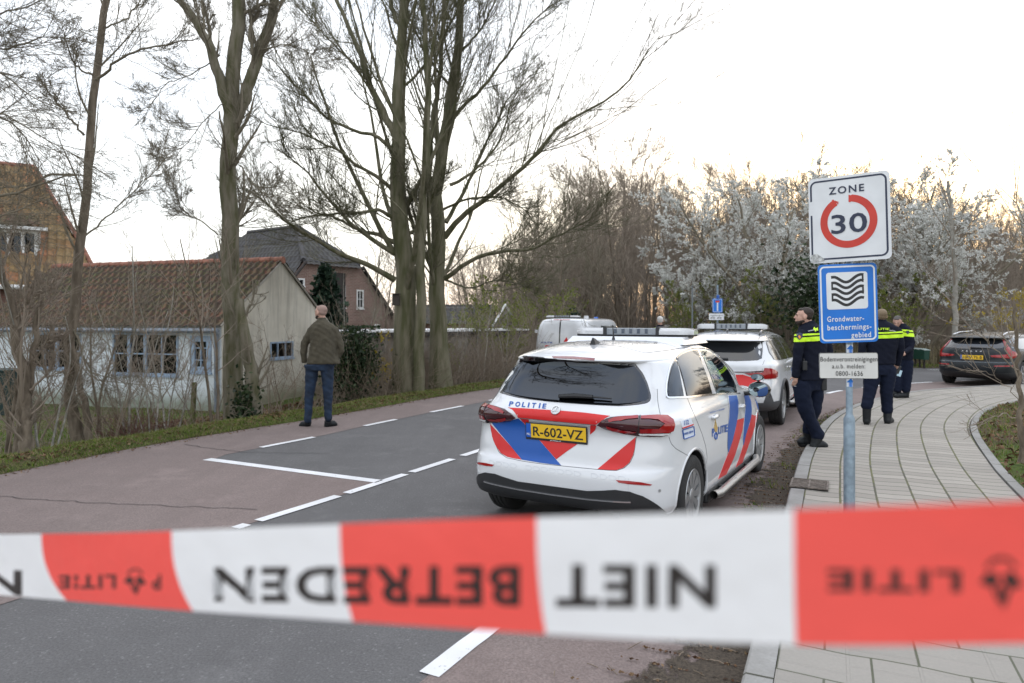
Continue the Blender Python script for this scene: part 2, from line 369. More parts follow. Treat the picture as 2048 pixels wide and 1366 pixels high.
KB = catmull([(-2.6, -4), (-.42, 0), (1.01, 3.02), (2.24, 5.64), (2.86, 6.95), (3.72, 8.67), (5.22, 11.3), (6.75, 13.35), (8.2, 14.85), (9.79, 16.1), (12.17, 17.2), (14.5, 17.8), (20, 18.7), (40, 20)], 8)
L0 = catmull([(-4.6, 7.2), (-3.45, 9.24), (-2.92, 10.16), (-2.4, 11.25), (-1.95, 12.1), (-1.5, 12.97), (-1.01, 13.85), (.5, 16.6), (2.1, 19.2), (4.2, 21.9), (7, 23.9), (11, 24.9), (15.6, 24.1), (22, 23.6), (40, 25)], 8)
L1 = catmull([(-5.6, -.6), (-2.33, 5.6), (-2.19, 5.86), (-1.66, 6.8), (-1.18, 7.7), (-.5, 8.96), (.6, 11), (3.2, 15.6), (5.5, 18.4), (9, 20.9), (14.2, 22.3), (22, 22.4), (40, 23)], 8)
L2 = catmull([(-2.3, -.3), (-.41, 3.3), (-.1, 3.87), (1.4, 6.65), (3.2, 9.9), (5.2, 13.2), (7.21, 15.9), (8.49, 17.2), (10.95, 18.9), (16, 20.6), (25, 21.2), (40, 21.8)], 8)
def fill2d(poly, z, name, mat, step=None, uvs=False):
    pts = [Vector(p[:2]) for p in poly]; n = len(pts)
    r = delaunay_2d_cdt(pts, [(i, (i + 1) % n) for i in range(n)], [], 1, 1e-6)
    o = mk(name, [(v.x, v.y, z) for v in r[0]], r[2], mat); return o
road = fill2d(np.vstack([EL, KB[::-1]]), 0.0, 'road', MAT_ASPH); tag(road, None, None, kind='structure')
sideroad = fill2d([(.9, 19.7), (1.2, 22), (4.5, 31), (8, 44), (12, 60), (17.5, 60), (13, 44), (9.6, 31), (9.3, 26.02), (6.5, 25.25), (3.4, 23.05), (1.2, 20.25)], -.006, 'side_road', MAT_ASPH)
tag(sideroad, None, None, kind='structure')
def cut(pl, y0, y1, ax=1): return pl[(pl[:, ax] >= y0) & (pl[:, ax] <= y1)]
Ta, Tb = np.array((-3.80, 8.50)), np.array((-1.34, 7.27))
redA = np.vstack([cut(EL, -3, 8.5), cut(EL, 8.5, 99)[:62], cut(L0, 8.72, 99)[:78][::-1], [[-3.72, 8.44]], [[-1.40, 7.32]], cut(L1, -1, 7.3)[::-1]])
t_ = fill2d(redA, .004, 'cycle_lane', MAT_RED); tag(t_, None, None, kind='structure')
redB = np.vstack([L2, offset(KB, -.005)[::-1]])
t_ = fill2d(redB, .004, 'cycle_lane', MAT_RED); tag(t_, None, None, kind='structure')
mbL = MB()
def line(pl, w, a, b, z=.008):
    p, t = resample(pl, .12); q = p[(t >= a) & (t <= b)]
    if len(q) < 2: return
    l, r = offset(q, -w / 2), offset(q, w / 2); n = len(q)
    mbL.add([(x, y, z) for x, y in l] + [(x, y, z) for x, y in r], [(i, i + n, i + n + 1, i + 1) for i in range(n - 1)])
def arc_at(pl, y):
    p, t = resample(pl, .05); return t[np.argmin(abs(p[:, 1] - y))]
for y0, y1 in ((9.24, 10.2), (11.1, 11.98), (12.9, 13.89)): line(L0, .10, arc_at(L0, y0), arc_at(L0, y1))
a = arc_at(L0, 13.89) + .95
while a < 45: line(L0, .10, a, a + 1.05); a += 2.0
for y0, y1 in ((5.63, 5.77), (5.84, 6.72), (6.77, 7.68), (7.73, 8.56), (8.62, 9.5), (9.56, 10.4)): line(L1, .105, arc_at(L1, y0), arc_at(L1, y1))
line(L1, .10, arc_at(L1, 22.2) + 3.0, arc_at(L1, 22.2) + 4.4)
a = arc_at(L2, 3.3)
line(L2, .115, a, a + 1.0); a += 2.0
while a < 40: line(L2, .11, a, a + 1.1); a += 2.2
d = (Tb - Ta) / np.linalg.norm(Tb - Ta); nn = np.array((-d[1], d[0])) * .065
Tb = Tb - d * .09
mbL.add([(*(Ta - nn), .008), (*(Tb - nn), .008), (*(Tb + nn), .008), (*(Ta + nn), .008)], [(0, 1, 2, 3)])
tag(mbL.go('road_marking', MAT_LINE), None, None, kind='structure')
CRK = M('crack_tar', (.035, .03, .03), .9)
mbC = MB()
def crack(pts, w=.012):
    p, t = resample(catmull([G(*q)[:2] for q in pts], 10), .08); p = p + rs.normal(0, .012, p.shape)
    l, r = offset(p, -w / 2), offset(p, w / 2); n = len(p)
    mbC.add([(x, y, .0105) for x, y in l] + [(x, y, .0105) for x, y in r], [(i, i + n, i + n + 1, i + 1) for i in range(n - 1)])
crack([(-60, 990), (120, 1003), (330, 1013), (512, 1021)], .010)
crack([(370, 890), (455, 902), (520, 906), (660, 908)], .012)
tag(mbC.go('road_crack', CRK), None, None, kind='structure')
# pavement with a raised kerb
kp, kt = resample(KB, .15)
wid = np.interp(kt, [0, 6.5, 12, 20, 26, 60], [2.0, 1.98, 1.90, 1.98, 2.25, 2.3])
KZ = .12
prof = [(0, -.03, 0), (0, KZ - .012, 0), (.012, KZ, 0), (.13, KZ, 0)]
V = []; Fc = []; m = len(prof)
for dd, z, _ in prof:
    q = offset(kp, dd + (0.0)); V += [(x, y, z) for x, y in q]
n = len(kp)
for j in range(m - 1): Fc += [(j * n + i, j * n + i + 1, (j + 1) * n + i + 1, (j + 1) * n + i) for i in range(n - 1)]
def _kerb(nt, b):
    uv = N(nt, 'ShaderNodeTexCoord').outputs['UV']; o = N(nt, 'ShaderNodeTexCoord').outputs['Object']
    sx = N(nt, 'ShaderNodeSeparateXYZ'); L(nt, uv, sx.inputs[0])
    j = mathn(nt, 'LESS_THAN', mathn(nt, 'PINGPONG', sx.outputs[0], .5), .008)
    n1 = noise(nt, o, 2.2, 7, .65); n2 = noise(nt, o, 70, 3, .7)
    c = mixc(nt, ramp(nt, n1, .35, .7), (.20, .19, .175), (.33, .325, .31)); c = mixc(nt, mathn(nt, 'MULTIPLY', ramp(nt, n2, .4, .7), .3), c, (.15, .145, .13))
    c = mixc(nt, j, c, (.05, .05, .035)); L(nt, c, b.inputs['Base Color']); b.inputs['Roughness'].default_value = .85
    bump(nt, b, mathn(nt, 'SUBTRACT', mathn(nt, 'MULTIPLY', n2, .3), j), .5, .006)
MAT_KERB = uvmat('kerb_concrete', _kerb)
uv = [(kt[i % n], i // n * .1) for i in range(len(V))]
tag(mk('kerb', V, Fc, MAT_KERB, uv=uv), None, None, kind='structure')
V = []; uv = []; Fc = []; K_ = 12
for j in range(K_ + 1):
    dd = .134 + (wid - .134) * j / K_; q = offset(kp, dd)
    V += [(x, y, KZ - .002 + .004 * math.sin(j * 1.7 + x)) for x, y in q]; uv += [(kt[i], dd[i] - .134) for i in range(n)]
Fc = [(j * n + i, j * n + i + 1, (j + 1) * n + i + 1, (j + 1) * n + i) for j in range(K_) for i in range(n - 1)]
tag(mk('pavement', V, Fc, MAT_SLAB, uv=uv), None, None, kind='structure')
# edging stones on the lawn side
V = []; 
for dd, z in ((.015, KZ - .03), (.015, KZ + .012), (.105, KZ + .012), (.105, KZ - .05)): V += [(x, y, z) for x, y in offset(kp, wid + dd)]
Fc = [(j * n + i, j * n + i + 1, (j + 1) * n + i + 1, (j + 1) * n + i) for j in range(3) for i in range(n - 1)]
tag(mk('edging', V, Fc, MAT_KERB, uv=[(kt[i % n], 0) for i in range(len(V))]), None, None, kind='structure')
# terrain
def pdist(X, Y, pl):
    best = np.full(X.shape, 1e9)
    for a, b in zip(pl[:-1], pl[1:]):
        ab = b - a; L2_ = (ab ** 2).sum() + 1e-12; t = np.clip(((X - a[0]) * ab[0] + (Y - a[1]) * ab[1]) / L2_, 0, 1)
        best = np.minimum(best, np.hypot(X - a[0] - t * ab[0], Y - a[1] - t * ab[1]))
    return best
def inside(X, Y, poly):
    c = np.zeros(X.shape, bool); poly = np.asarray(poly); j = len(poly) - 1
    for i in range(len(poly)):
        xi, yi = poly[i]; xj, yj = poly[j]
        with np.errstate(divide='ignore', invalid='ignore'):
            c ^= ((yi > Y) != (yj > Y)) & (X < (xj - xi) * (Y - yi) / (yj - yi + 1e-12) + xi)
        j = i
    return c
LEFTP = np.vstack([EL, [(40, 400), (-400, 400), (-400, -20), (-12, -20)]])
def vn(X, Y, s, seed=0):
    return (np.sin(X * s * 1.3 + seed) * np.cos(Y * s * 1.1 + seed * 2) + np.sin(X * s * 2.7 + Y * s * 1.9 + seed) * .5) / 1.5
def height(X, Y):
    X = np.asarray(X, float); Y = np.asarray(Y, float); d = pdist(X, Y, EL); left = inside(X, Y, LEFTP)
    sm = lambda a, b, v: (lambda t: t * t * (3 - 2 * t))(np.clip((v - a) / (b - a), 0, 1))
    drop = -.36 * sm(.7, 2.4, d) * (1 - sm(2, 9, X)); h = .012 + .05 * sm(0, .3, d) * (1 - sm(.5, 1.2, d)) + drop + .03 * vn(X, Y, 1.1) * sm(.3, 1, d)
    h = np.where((X > .5) & (Y > 19) & (X < 18) & inside(X, Y, [(.7, 19.4), (1.2, 22), (4.3, 31), (7.5, 44), (12, 62), (18, 62), (13.5, 44), (10, 31), (9.8, 26.0), (6.5, 25.25), (3.4, 23.05), (1.2, 20.25)]), -.05, h)
    return np.where(left, h, -.06)
gx = np.r_[-400, -200, -90, -50, np.arange(-32, 34, .35), 50, 90, 200, 400]; gy = np.r_[-60, -20, np.arange(-3, 48, .35), 60, 90, 160, 300, 600]
GX, GY = np.meshgrid(gx, gy); GZ = height(GX, GY); nx, ny = len(gx), len(gy)
ii = np.arange(nx * ny).reshape(ny, nx); Fq = np.stack([ii[:-1, :-1], ii[:-1, 1:], ii[1:, 1:], ii[1:, :-1]], -1).reshape(-1, 4)
def _terr(nt, b):
    o = N(nt, 'ShaderNodeTexCoord').outputs['Object']
    n1 = noise(nt, o, .45, 6, .6); n2 = noise(nt, o, 4, 6, .7); n3 = noise(nt, o, 30, 4, .7)
    g = mixc(nt, ramp(nt, n2, .35, .65), (.055, .085, .02), (.10, .13, .035)); d_ = mixc(nt, ramp(nt, n3, .35, .65), (.055, .040, .026), (.13, .095, .06))
    c = mixc(nt, ramp(nt, mathn(nt, 'ADD', n1, mathn(nt, 'MULTIPLY', n2, .35)), .56, .76), g, d_); L(nt, c, b.inputs['Base Color']); b.inputs['Roughness'].default_value = .95
    b.inputs['Specular IOR Level'].default_value = .15; bump(nt, b, n3, .8, .03)
MAT_TERR = uvmat('terrain_soil', _terr)
ter = mk('ground', np.stack([GX, GY, GZ], -1).reshape(-1, 3), Fq, MAT_TERR, smooth=True); tag(ter, None, None, kind='structure')
# lawn on the right, inside the bend
inner = offset(kp, wid + .10); sel = (kt > 3.5)
inn = inner[sel]; inn = inn[inn[:, 0] < 26]
lawnP = np.vstack([inn, [(26, 2), (3.2, 2)]])
lx, ly = np.meshgrid(np.arange(2.5, 26, .25), np.arange(2, 19, .25)); ok = inside(lx, ly, lawnP)
def lawn_h(x, y):
    d = pdist(np.asarray(x, float), np.asarray(y, float), inn); return .118 + .16 * np.clip(d / 2.5, 0, 1) + .02 * vn(np.asarray(x), np.asarray(y), 2.0)
pts = [Vector(p) for p in lawnP] + [Vector((a, b)) for a, b in zip(lx[ok], ly[ok])]
nb = len(lawnP); r = delaunay_2d_cdt(pts, [(i, (i + 1) % nb) for i in range(nb)], [], 1, 1e-6)
xy = np.array([(v.x, v.y) for v in r[0]]); zz = lawn_h(xy[:, 0], xy[:, 1])
tag(mk('lawn', [(x, y, z) for (x, y), z in zip(xy, zz)], r[2], MAT_TERR, smooth=True), None, None, kind='structure')
# scattered things nobody could count: grass, leaves, twigs
def cards_mat(name, cols, rough=.8, trans=.3):
    def f(nt, b):
        uv = N(nt, 'ShaderNodeTexCoord').outputs['UV']; sx = N(nt, 'ShaderNodeSeparateXYZ'); L(nt, uv, sx.inputs[0])
        r = N(nt, 'ShaderNodeValToRGB'); L(nt, sx.outputs[0], r.inputs[0]); el = r.color_ramp.elements
        while len(el) < len(cols): el.new(.5)
        for i, c in enumerate(cols): el[i].position = i / (len(cols) - 1); el[i].color = (*c, 1)
        L(nt, r.outputs[0], b.inputs['Base Color']); b.inputs['Roughness'].default_value = rough; b.inputs['Specular IOR Level'].default_value = .2
        t = N(nt, 'ShaderNodeBsdfTranslucent'); L(nt, r.outputs[0], t.inputs[0]); mx = N(nt, 'ShaderNodeMixShader', _0=trans)
        L(nt, b.outputs[0], mx.inputs[1]); L(nt, t.outputs[0], mx.inputs[2]); L(nt, mx.outputs[0], nt.nodes['Material Output'].inputs[0])
    return uvmat(name, f)
MAT_GRASS = cards_mat('grass_blades', [(.05, .09, .012), (.10, .17, .020), (.16, .23, .035), (.24, .21, .10), (.30, .25, .15)])
MAT_DRYG = cards_mat('dry_grass', [(.10, .09, .045), (.24, .20, .12), (.36, .31, .20)])
MAT_LEAF = cards_mat('dead_leaves', [(.045, .026, .016), (.10, .05, .028), (.17, .10, .055), (.24, .17, .10)], trans=.1)
MAT_BLOS = cards_mat('blossom', [(.55, .56, .50), (.80, .80, .77), (.88, .88, .87)], trans=.35)
MAT_BUDS = cards_mat('green_buds', [(.10, .12, .03), (.20, .24, .05), (.28, .30, .08)], trans=.35)
MAT_YEL = cards_mat('yellow_buds', [(.30, .24, .03), (.55, .42, .04)], trans=.3)
MAT_IVY = cards_mat('ivy_leaves', [(.008, .016, .006), (.018, .035, .012), (.05, .07, .03)], .45, .1)
MAT_NEED = cards_mat('conifer_needles', [(.006, .016, .010), (.014, .032, .018), (.03, .055, .03)], .6, .1)
def blades(name, B, h0, h1, mat, wd=.006, seed=1, kind='stuff', lean=.5, parent=None):
    r_ = np.random.RandomState(seed); n = len(B); a = r_.uniform(0, 2 * np.pi, n); h = r_.uniform(h0, h1, n) * r_.uniform(.5, 1, n)
    s = np.stack([np.cos(a), np.sin(a), 0 * a], 1) * (wd * r_.uniform(.6, 1.3, n))[:, None]
    ln = r_.normal(0, lean, (n, 2)) * h[:, None]; mid = B + np.c_[ln * .3, h * .6]; tip = B + np.c_[ln, h * .95]
    V = np.stack([B - s, B + s, mid + s * .7, mid - s * .7, tip], 1).reshape(-1, 3)
    k = np.arange(n)[:, None] * 5; Fq = np.concatenate([k + [0, 1, 2], k + [0, 2, 3], k + [3, 2, 4]], 0)
    u = np.repeat(r_.uniform(0, 1, n), 5); o = mk(name, V, Fq, mat, parent, uv=np.stack([u, u], 1))
    return o
def cards(name, Pn, size, mat, seed=2, flat=None, parent=None):
    r_ = np.random.RandomState(seed); n = len(Pn); a = r_.normal(0, 1, (n, 3)); a /= np.linalg.norm(a, axis=1)[:, None]
    b = r_.normal(0, 1, (n, 3))
    if flat is not None: a[:, 2] *= flat; b[:, 2] *= flat; a /= np.linalg.norm(a, axis=1)[:, None]
    b -= (a * b).sum(1)[:, None] * a; b /= np.linalg.norm(b, axis=1)[:, None]
    s = (size * r_.uniform(.5, 1.4, n))[:, None]; a = a * s; b = b * s * .65
    V = np.stack([Pn - a, Pn - b * .9, Pn + a, Pn + b], 1).reshape(-1, 3); F4 = np.arange(n * 4).reshape(n, 4)
    u = np.repeat(r_.uniform(0, 1, n), 4); return mk(name, V, F4, mat, parent, uv=np.stack([u, u], 1))
def stuff(o, label=None): return tag(o, label, None, kind='stuff')
# verge grass along the left edge
el, et = resample(EL, .05)
def verge(n, t0, t1, d0, d1, pw=1.0):
    t = rs.uniform(t0, t1, n); i = np.searchsorted(et, t).clip(0, len(el) - 2); d = d0 + (d1 - d0) * rs.uniform(0, 1, n) ** pw
    tg = el[i + 1] - el[i]; tg /= np.linalg.norm(tg, axis=1)[:, None]; p = el[i] + np.stack([-tg[:, 1], tg[:, 0]], 1) * d[:, None]
    return np.c_[p, height(p[:, 0], p[:, 1])]
tA, tB = et[np.argmin(abs(el[:, 1] - 6.2))], et[np.argmin(np.hypot(el[:, 0] - .5, el[:, 1] - 19))]
B = verge(90000, tA, tB, -.03, 1.25, 1.2); B = B[vn(B[:, 0], B[:, 1], 3.1) + vn(B[:, 0], B[:, 1], 1.1, 5) * .6 + rs.uniform(-1.3, 1.3, len(B)) > .0]
stuff(blades('grass', B, .02, .085, MAT_GRASS, .0032, 1, lean=.9), 'short fresh grass on the verge along the left edge of the road')
B = verge(36000, tA - 3, tB - 2, 1.2, 6.5); B = B[vn(B[:, 0], B[:, 1], .9, 2) + rs.uniform(-.5, .8, len(B)) > -.1]
stuff(blades('grass', B, .03, .09, MAT_GRASS, .008, 4), 'mossy green garden grass in front of the white outbuilding')
B = verge(16000, tA, tB + 1, .10, 3.2); stuff(cards('leaf_litter', B + [0, 0, .012], .028, MAT_LEAF, 5, .35), 'brown dead leaves lying behind the grass verge')
B = verge(9000, tB - 9, tB, 1.0, 4.0); stuff(cards('leaf_litter', B + [0, 0, .03], .04, MAT_LEAF, 6, .6), 'dead leaves heaped beneath the beech trees')
B = verge(1500, tA, tB, -.22, .02, .6); B[:, 2] = .01; stuff(cards('leaf_litter', B, .014, MAT_LEAF, 7, .15), 'leaf crumbs swept along the left road edge')
# lawn blades right
n_ = 90000; x = rs.uniform(3.3, 16, n_); y = rs.uniform(4, 17, n_); k = inside(x, y, lawnP) & (vn(x, y, 2.3) + rs.uniform(-.5, .9, n_) > -.05); x, y = x[k], y[k]
x = np.where(pdist(x, y, inn) < 6, x, np.nan); k = ~np.isnan(x); x, y = x[k], y[k]
stuff(blades('grass', np.stack([x, y, lawn_h(x, y)], 1), .03, .10, MAT_GRASS, .005, 8), 'grass on the bank inside the bend of the pavement')
n_ = 26000; x = rs.uniform(3.3, 14, n_); y = rs.uniform(4, 16, n_); k = inside(x, y, lawnP) & (vn(x, y, 1.4, 3) + rs.uniform(-.7, .7, n_) > -.1); x, y = x[k], y[k]
stuff(cards('leaf_litter', np.stack([x, y, lawn_h(x, y) + .03], 1), .03, MAT_LEAF, 9, .4), 'brown leaves lying in the grass inside the bend')
# dirt along the kerb
def _dirt(nt, b):
    o = N(nt, 'ShaderNodeTexCoord').outputs['Object']; uv = N(nt, 'ShaderNodeTexCoord').outputs['UV']
    sx = N(nt, 'ShaderNodeSeparateXYZ'); L(nt, uv, sx.inputs[0]); n1 = noise(nt, o, 3.5, 7, .7); n3 = noise(nt, o, 60, 4, .7)
    c = mixc(nt, ramp(nt, n3, .3, .7), (.028, .021, .015), (.11, .085, .06)); L(nt, c, b.inputs['Base Color']); b.inputs['Roughness'].default_value = .95
    a = mathn(nt, 'ADD', sx.outputs[0], mathn(nt, 'MULTIPLY', mathn(nt, 'SUBTRACT', n1, .5), 1.7)); a = mathn(nt, 'ADD', a, mathn(nt, 'MULTIPLY', mathn(nt, 'SUBTRACT', n3, .5), .5))
    L(nt, ramp(nt, a, .48, .60), b.inputs['Alpha']); bump(nt, b, n3, .9, .02)
MAT_DIRT = uvmat('kerb_dirt', _dirt)
V = []; uv = []; w_ = np.interp(kt, [0, 6.2, 7.6, 8.4, 9.4, 10.2, 12.2, 14.5, 18.5, 21, 30], [.2, .5, .9, .45, .16, .3, .62, .42, .30, .3, .1])
for dd, u in ((-.003, 1.15), (-.35, .8), (-.7, .45), (-1.0, 0.0)): V += [(x, y, .012) for x, y in offset(kp, dd * w_)]; uv += [(u, 0)] * n
Fc = [(j * n + i, (j + 1) * n + i, (j + 1) * n + i + 1, j * n + i + 1) for j in range(3) for i in range(n - 1)]
stuff(mk('dirt', V, Fc, MAT_DIRT, uv=uv), 'dark soil washed up against the pavement kerb')
def kerbside(n, t0, t1, d0, d1, pw=1):
    t = rs.uniform(t0, t1, n); i = np.searchsorted(kt, t).clip(1, len(kp) - 2); tg = kp[i + 1] - kp[i]; tg /= np.linalg.norm(tg, axis=1)[:, None]
    d = (d0 + (d1 - d0) * rs.uniform(0, 1, n) ** pw) * w_[i]; return np.c_[kp[i] - np.stack([tg[:, 1], -tg[:, 0]], 1) * d[:, None], np.full(n, .018)]
B = kerbside(3800, 5, 21, 0.0, 1.0, .9); stuff(cards('leaf_litter', B, .012, MAT_LEAF, 11, .3), 'crumbled leaves in the gutter below the kerb')
def sticks(name, B, ln, rad, mat, label, seed=3):
    r_ = np.random.RandomState(seed); n = len(B); a = r_.uniform(0, 2 * np.pi, n); l = ln * r_.uniform(.4, 1.3, n)
    d = np.stack([np.cos(a), np.sin(a), r_.normal(0, .12, n)], 1); p = np.stack([np.cos(a + .5), np.sin(a + .5), 0 * a], 1) * .25
    Pp = np.stack([B - d * l[:, None] / 2, B + p * l[:, None] * .3 + [0, 0, .004], B + d * l[:, None] / 2], 1)
    V, Fq = tubes(Pp, np.full((n, 3), rad), 3); return stuff(mk(name, V, Fq, mat), label)
def tubes(Pp, Rr, sides=4):
    n, k, _ = Pp.shape; T = np.gradient(Pp, axis=1); T /= np.linalg.norm(T, axis=2)[:, :, None] + 1e-9
    ref = np.where(abs(T[:, :1, 2:3]) < .8, np.array([0, 0, 1.]), np.array([1., 0, 0])); ref = np.repeat(ref, k, 1)
    A = np.cross(T, ref); A /= np.linalg.norm(A, axis=2)[:, :, None] + 1e-9; Bv = np.cross(T, A)
    an = 2 * np.pi * np.arange(sides) / sides
    V = Pp[:, :, None, :] + (A[:, :, None, :] * np.cos(an)[None, None, :, None] + Bv[:, :, None, :] * np.sin(an)[None, None, :, None]) * Rr[:, :, None, None]
    idx = np.arange(n * k * sides).reshape(n, k, sides); nxt = np.roll(idx, -1, 2)
    Fq = np.stack([idx[:, :-1], nxt[:, :-1], nxt[:, 1:], idx[:, 1:]], -1).reshape(-1, 4)
    return V.reshape(-1, 3), Fq
sticks('twigs', kerbside(420, 5.5, 20, 0, 1.15), .10, .0028, TWIG_Y, 'small dry twigs lying in the soil along the kerb')
B = kerbside(2600, 9.5, 20.5, 0, .75, 1.6); B = B[vn(B[:, 0], B[:, 1], 4) > .35]; stuff(blades('grass', B, .03, .08, MAT_GRASS, .005, 12), 'weeds growing from the soil below the kerb')
# drain in the kerb line
dp = G(1609, 967, KZ); i = int(np.argmin(np.hypot(kp[:, 0] - dp.x, kp[:, 1] - dp.y))); tg = Vector((*(kp[i + 1] - kp[i]), 0)).normalized(); rt = Vector((tg.y, -tg.x, 0))
c0 = Vector((*kp[i], KZ)) + rt * .165; dr = thing('drain', 'rusty slotted drain cover set in the kerb beside the sign pole', 'drain', c0, math.atan2(tg.y, tg.x))
RUST = M('rusty_iron', (.15, .125, .105), .85, var=.4, scale=30, bump=.5)
b_ = MB(); b_.box((0, 0, .004), (.40, .34, .008), m=0); b_.go('pit', M('pit_black', (.008, .007, .006), .9), dr)
b_ = MB()
for q in range(13): b_.box((-.186 + q * .031, 0, .012), (.015, .31, .014))
b_.box((0, .162, .012), (.40, .016, .016)).box((0, -.162, .012), (.40, .016, .016)).box((0, 0, .013), (.40, .016, .014))
b_.go('grate', RUST, dr)
# ------------------------------------------------------------------ buildings
GZ0 = -.36
def ray(px, py): return Vector((0, 0, CH)), Vector(((px - HX) / F, 1, -(py - HY) / F))
class Wall:                            # vertical plane through a with horizontal direction u
    def __init__(s, a, u):
        s.a = Vector(a); s.u = Vector((*u, 0)).normalized(); s.n = Vector((s.u.y, -s.u.x, 0))
        if s.n.y > 0: s.n = -s.n       # towards the camera
    def hit(s, px, py):
        o, d = ray(px, py); t = (s.a - o).dot(s.n) / d.dot(s.n); p = o + d * t; return ((p - s.a).dot(s.u), p.z)
    def pt(s, x, z, d=0): return Vector((*(s.a + s.u * x).xy, z)) + s.n * d
def wall(W, poly, holes, name, mat, parent, z0, depth=.12):
    """poly and holes in (x, z); holes are rectangles x0, z0, x1, z1; reveals are built"""
    pts = [Vector(p) for p in poly]; n = len(pts); ed = [(i, (i + 1) % n) for i in range(n)]
    for h in holes:
        b = len(pts); pts += [Vector((h[0], h[1])), Vector((h[2], h[1])), Vector((h[2], h[3])), Vector((h[0], h[3]))]; ed += [(b + i, b + (i + 1) % 4) for i in range(4)]
    r = delaunay_2d_cdt(pts, ed, [], 1, 1e-6); V = [W.pt(v.x, v.y) for v in r[0]]; uv = [(v.x, v.y - z0) for v in r[0]]; Fc = []
    for f in r[2]:
        c = sum((r[0][i] for i in f), Vector((0, 0))) / len(f)
        if not any(h[0] < c.x < h[2] and h[1] < c.y < h[3] for h in holes): Fc.append(f)
    for h in holes:
        q = [(h[0], h[1]), (h[2], h[1]), (h[2], h[3]), (h[0], h[3])]; b = len(V)
        for x, z in q: V.append(W.pt(x, z)); uv.append((x, z - z0))
        for x, z in q: V.append(W.pt(x, z, -depth)); uv.append((x + .05, z - z0 + .05))
        Fc += [(b + i, b + (i + 1) % 4, b + 4 + (i + 1) % 4, b + 4 + i) for i in range(4)]
    return mk(name, V, Fc, mat, parent, world=True, uv=uv)
def obox(b, W, x0, x1, z0, z1, d0, d1, m=0):
    c = [W.pt(x, z, d) for x in (x0, x1) for z in (z0, z1) for d in (d0, d1)]
    b.add(c, [(0, 1, 3, 2), (4, 6, 7, 5), (0, 4, 5, 1), (2, 3, 7, 6), (0, 2, 6, 4), (1, 5, 7, 3)], m)
PANE = glass('house_pane', (.10, .11, .12), ior=1.6)
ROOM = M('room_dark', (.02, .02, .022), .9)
def window(W, r, parent, mat, cols, rows, fw=.055, d=-.05, heavy=(), label=None):
    x0, z0, x1, z1 = r; b = MB()
    obox(b, W, x0, x1, z0, z0 + fw, d, d + .07); obox(b, W, x0, x1, z1 - fw, z1, d, d + .07)
    obox(b, W, x0, x0 + fw, z0 + fw, z1 - fw, d, d + .07); obox(b, W, x1 - fw, x1, z0 + fw, z1 - fw, d, d + .07)
    for i in range(1, cols):
        x = x0 + (x1 - x0) * i / cols; hw = .045 if i in heavy else .014; obox(b, W, x - hw, x + hw, z0 + fw, z1 - fw, d + .004, d + .06)
    for j in range(1, rows):
        z = z0 + (z1 - z0) * j / rows; obox(b, W, x0 + fw, x1 - fw, z - .014, z + .014, d + .008, d + .054)
    o = b.go('window', mat, parent, world=True); root = parent
    if label: o['label'] = label
    p = MB(); obox(p, W, x0 + fw * .6, x1 - fw * .6, z0 + fw * .6, z1 - fw * .6, d + .02, d + .026); p.go('pane', PANE, o, world=True)
    p = MB(); obox(p, W, x0 - .02, x1 + .02, z0 - .045, z0 - .004, -.03, .045); p.go('sill', mat, o, world=True)
    return o
def tiles(name, O, U, Vv, poly, mat, parent, tw=.21, th=.30, amp=.046, su=6, sv=4, world=True):
    """pantile surface: O origin at the eave, U along the eave, Vv up the slope, poly in metres on that plane"""
    U = Vector(U).normalized(); Vv = Vector(Vv).normalized(); Nn = U.cross(Vv); Nn = -Nn if Nn.z < 0 else Nn
    pa = np.array(poly, float); u0, v0 = pa.min(0); u1, v1 = pa.max(0)
    us = np.arange(u0, u1 + 1e-6, tw / su); vs_ = np.arange(v0, v1 + th, th / sv); UU, VV = np.meshgrid(us, vs_)
    ph = (UU / tw) % 1; row = (VV / th); fr = row % 1
    hgt = amp * (np.sin(ph * 2 * np.pi) * .7 + .3 * np.sin(ph * 4 * np.pi + .6)) + .060 * (1 - fr) + .006 * np.sin(UU * 3.1 + np.floor(row) * 2.3)
    VVc = np.minimum(VV, v1)
    Pn = np.array(O)[None, None] + UU[..., None] * np.array(U) + VVc[..., None] * np.array(Vv) + (hgt + .02)[..., None] * np.array(Nn)
    nu, nv = len(us), len(vs_); idx = np.arange(nu * nv).reshape(nv, nu); Fq = np.stack([idx[:-1, :-1], idx[:-1, 1:], idx[1:, 1:], idx[1:, :-1]], -1).reshape(-1, 4)
    cu = (UU[:-1, :-1] + tw / su / 2).ravel(); cv = (VV[:-1, :-1] + th / sv / 2).ravel(); Fq = Fq[inside(cu, cv, pa)]
    V = Pn.reshape(-1, 3); inv = frame(parent).inverted(); V = V @ np.array(inv.to_3x3()).T + np.array(inv.translation)
    return mk(name, V, Fq, mat, parent, uv=np.stack([UU.ravel() / tw, VV.ravel() / th], 1), smooth=False)
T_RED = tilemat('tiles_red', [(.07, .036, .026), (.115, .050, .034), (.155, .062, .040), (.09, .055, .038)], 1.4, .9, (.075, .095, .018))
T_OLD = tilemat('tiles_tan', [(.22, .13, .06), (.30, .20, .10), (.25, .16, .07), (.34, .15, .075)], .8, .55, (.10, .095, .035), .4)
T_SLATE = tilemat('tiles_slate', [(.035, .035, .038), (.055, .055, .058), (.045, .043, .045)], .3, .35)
WHITEW = M('white_woodwork', (.70, .70, .68), .5, var=.06, scale=5)
BLUEW = M('blue_woodwork', (.27, .36, .47), .55, var=.12, scale=6, bump=.2)
DARKW = M('dark_boards', (.030, .024, .021), .8, var=.3, scale=5, bump=.4, stretch=(1, 1, .1))
BRICK_R = brick('brick_red', (.17, .075, .055), (.22, .10, .075), (.20, .17, .15))
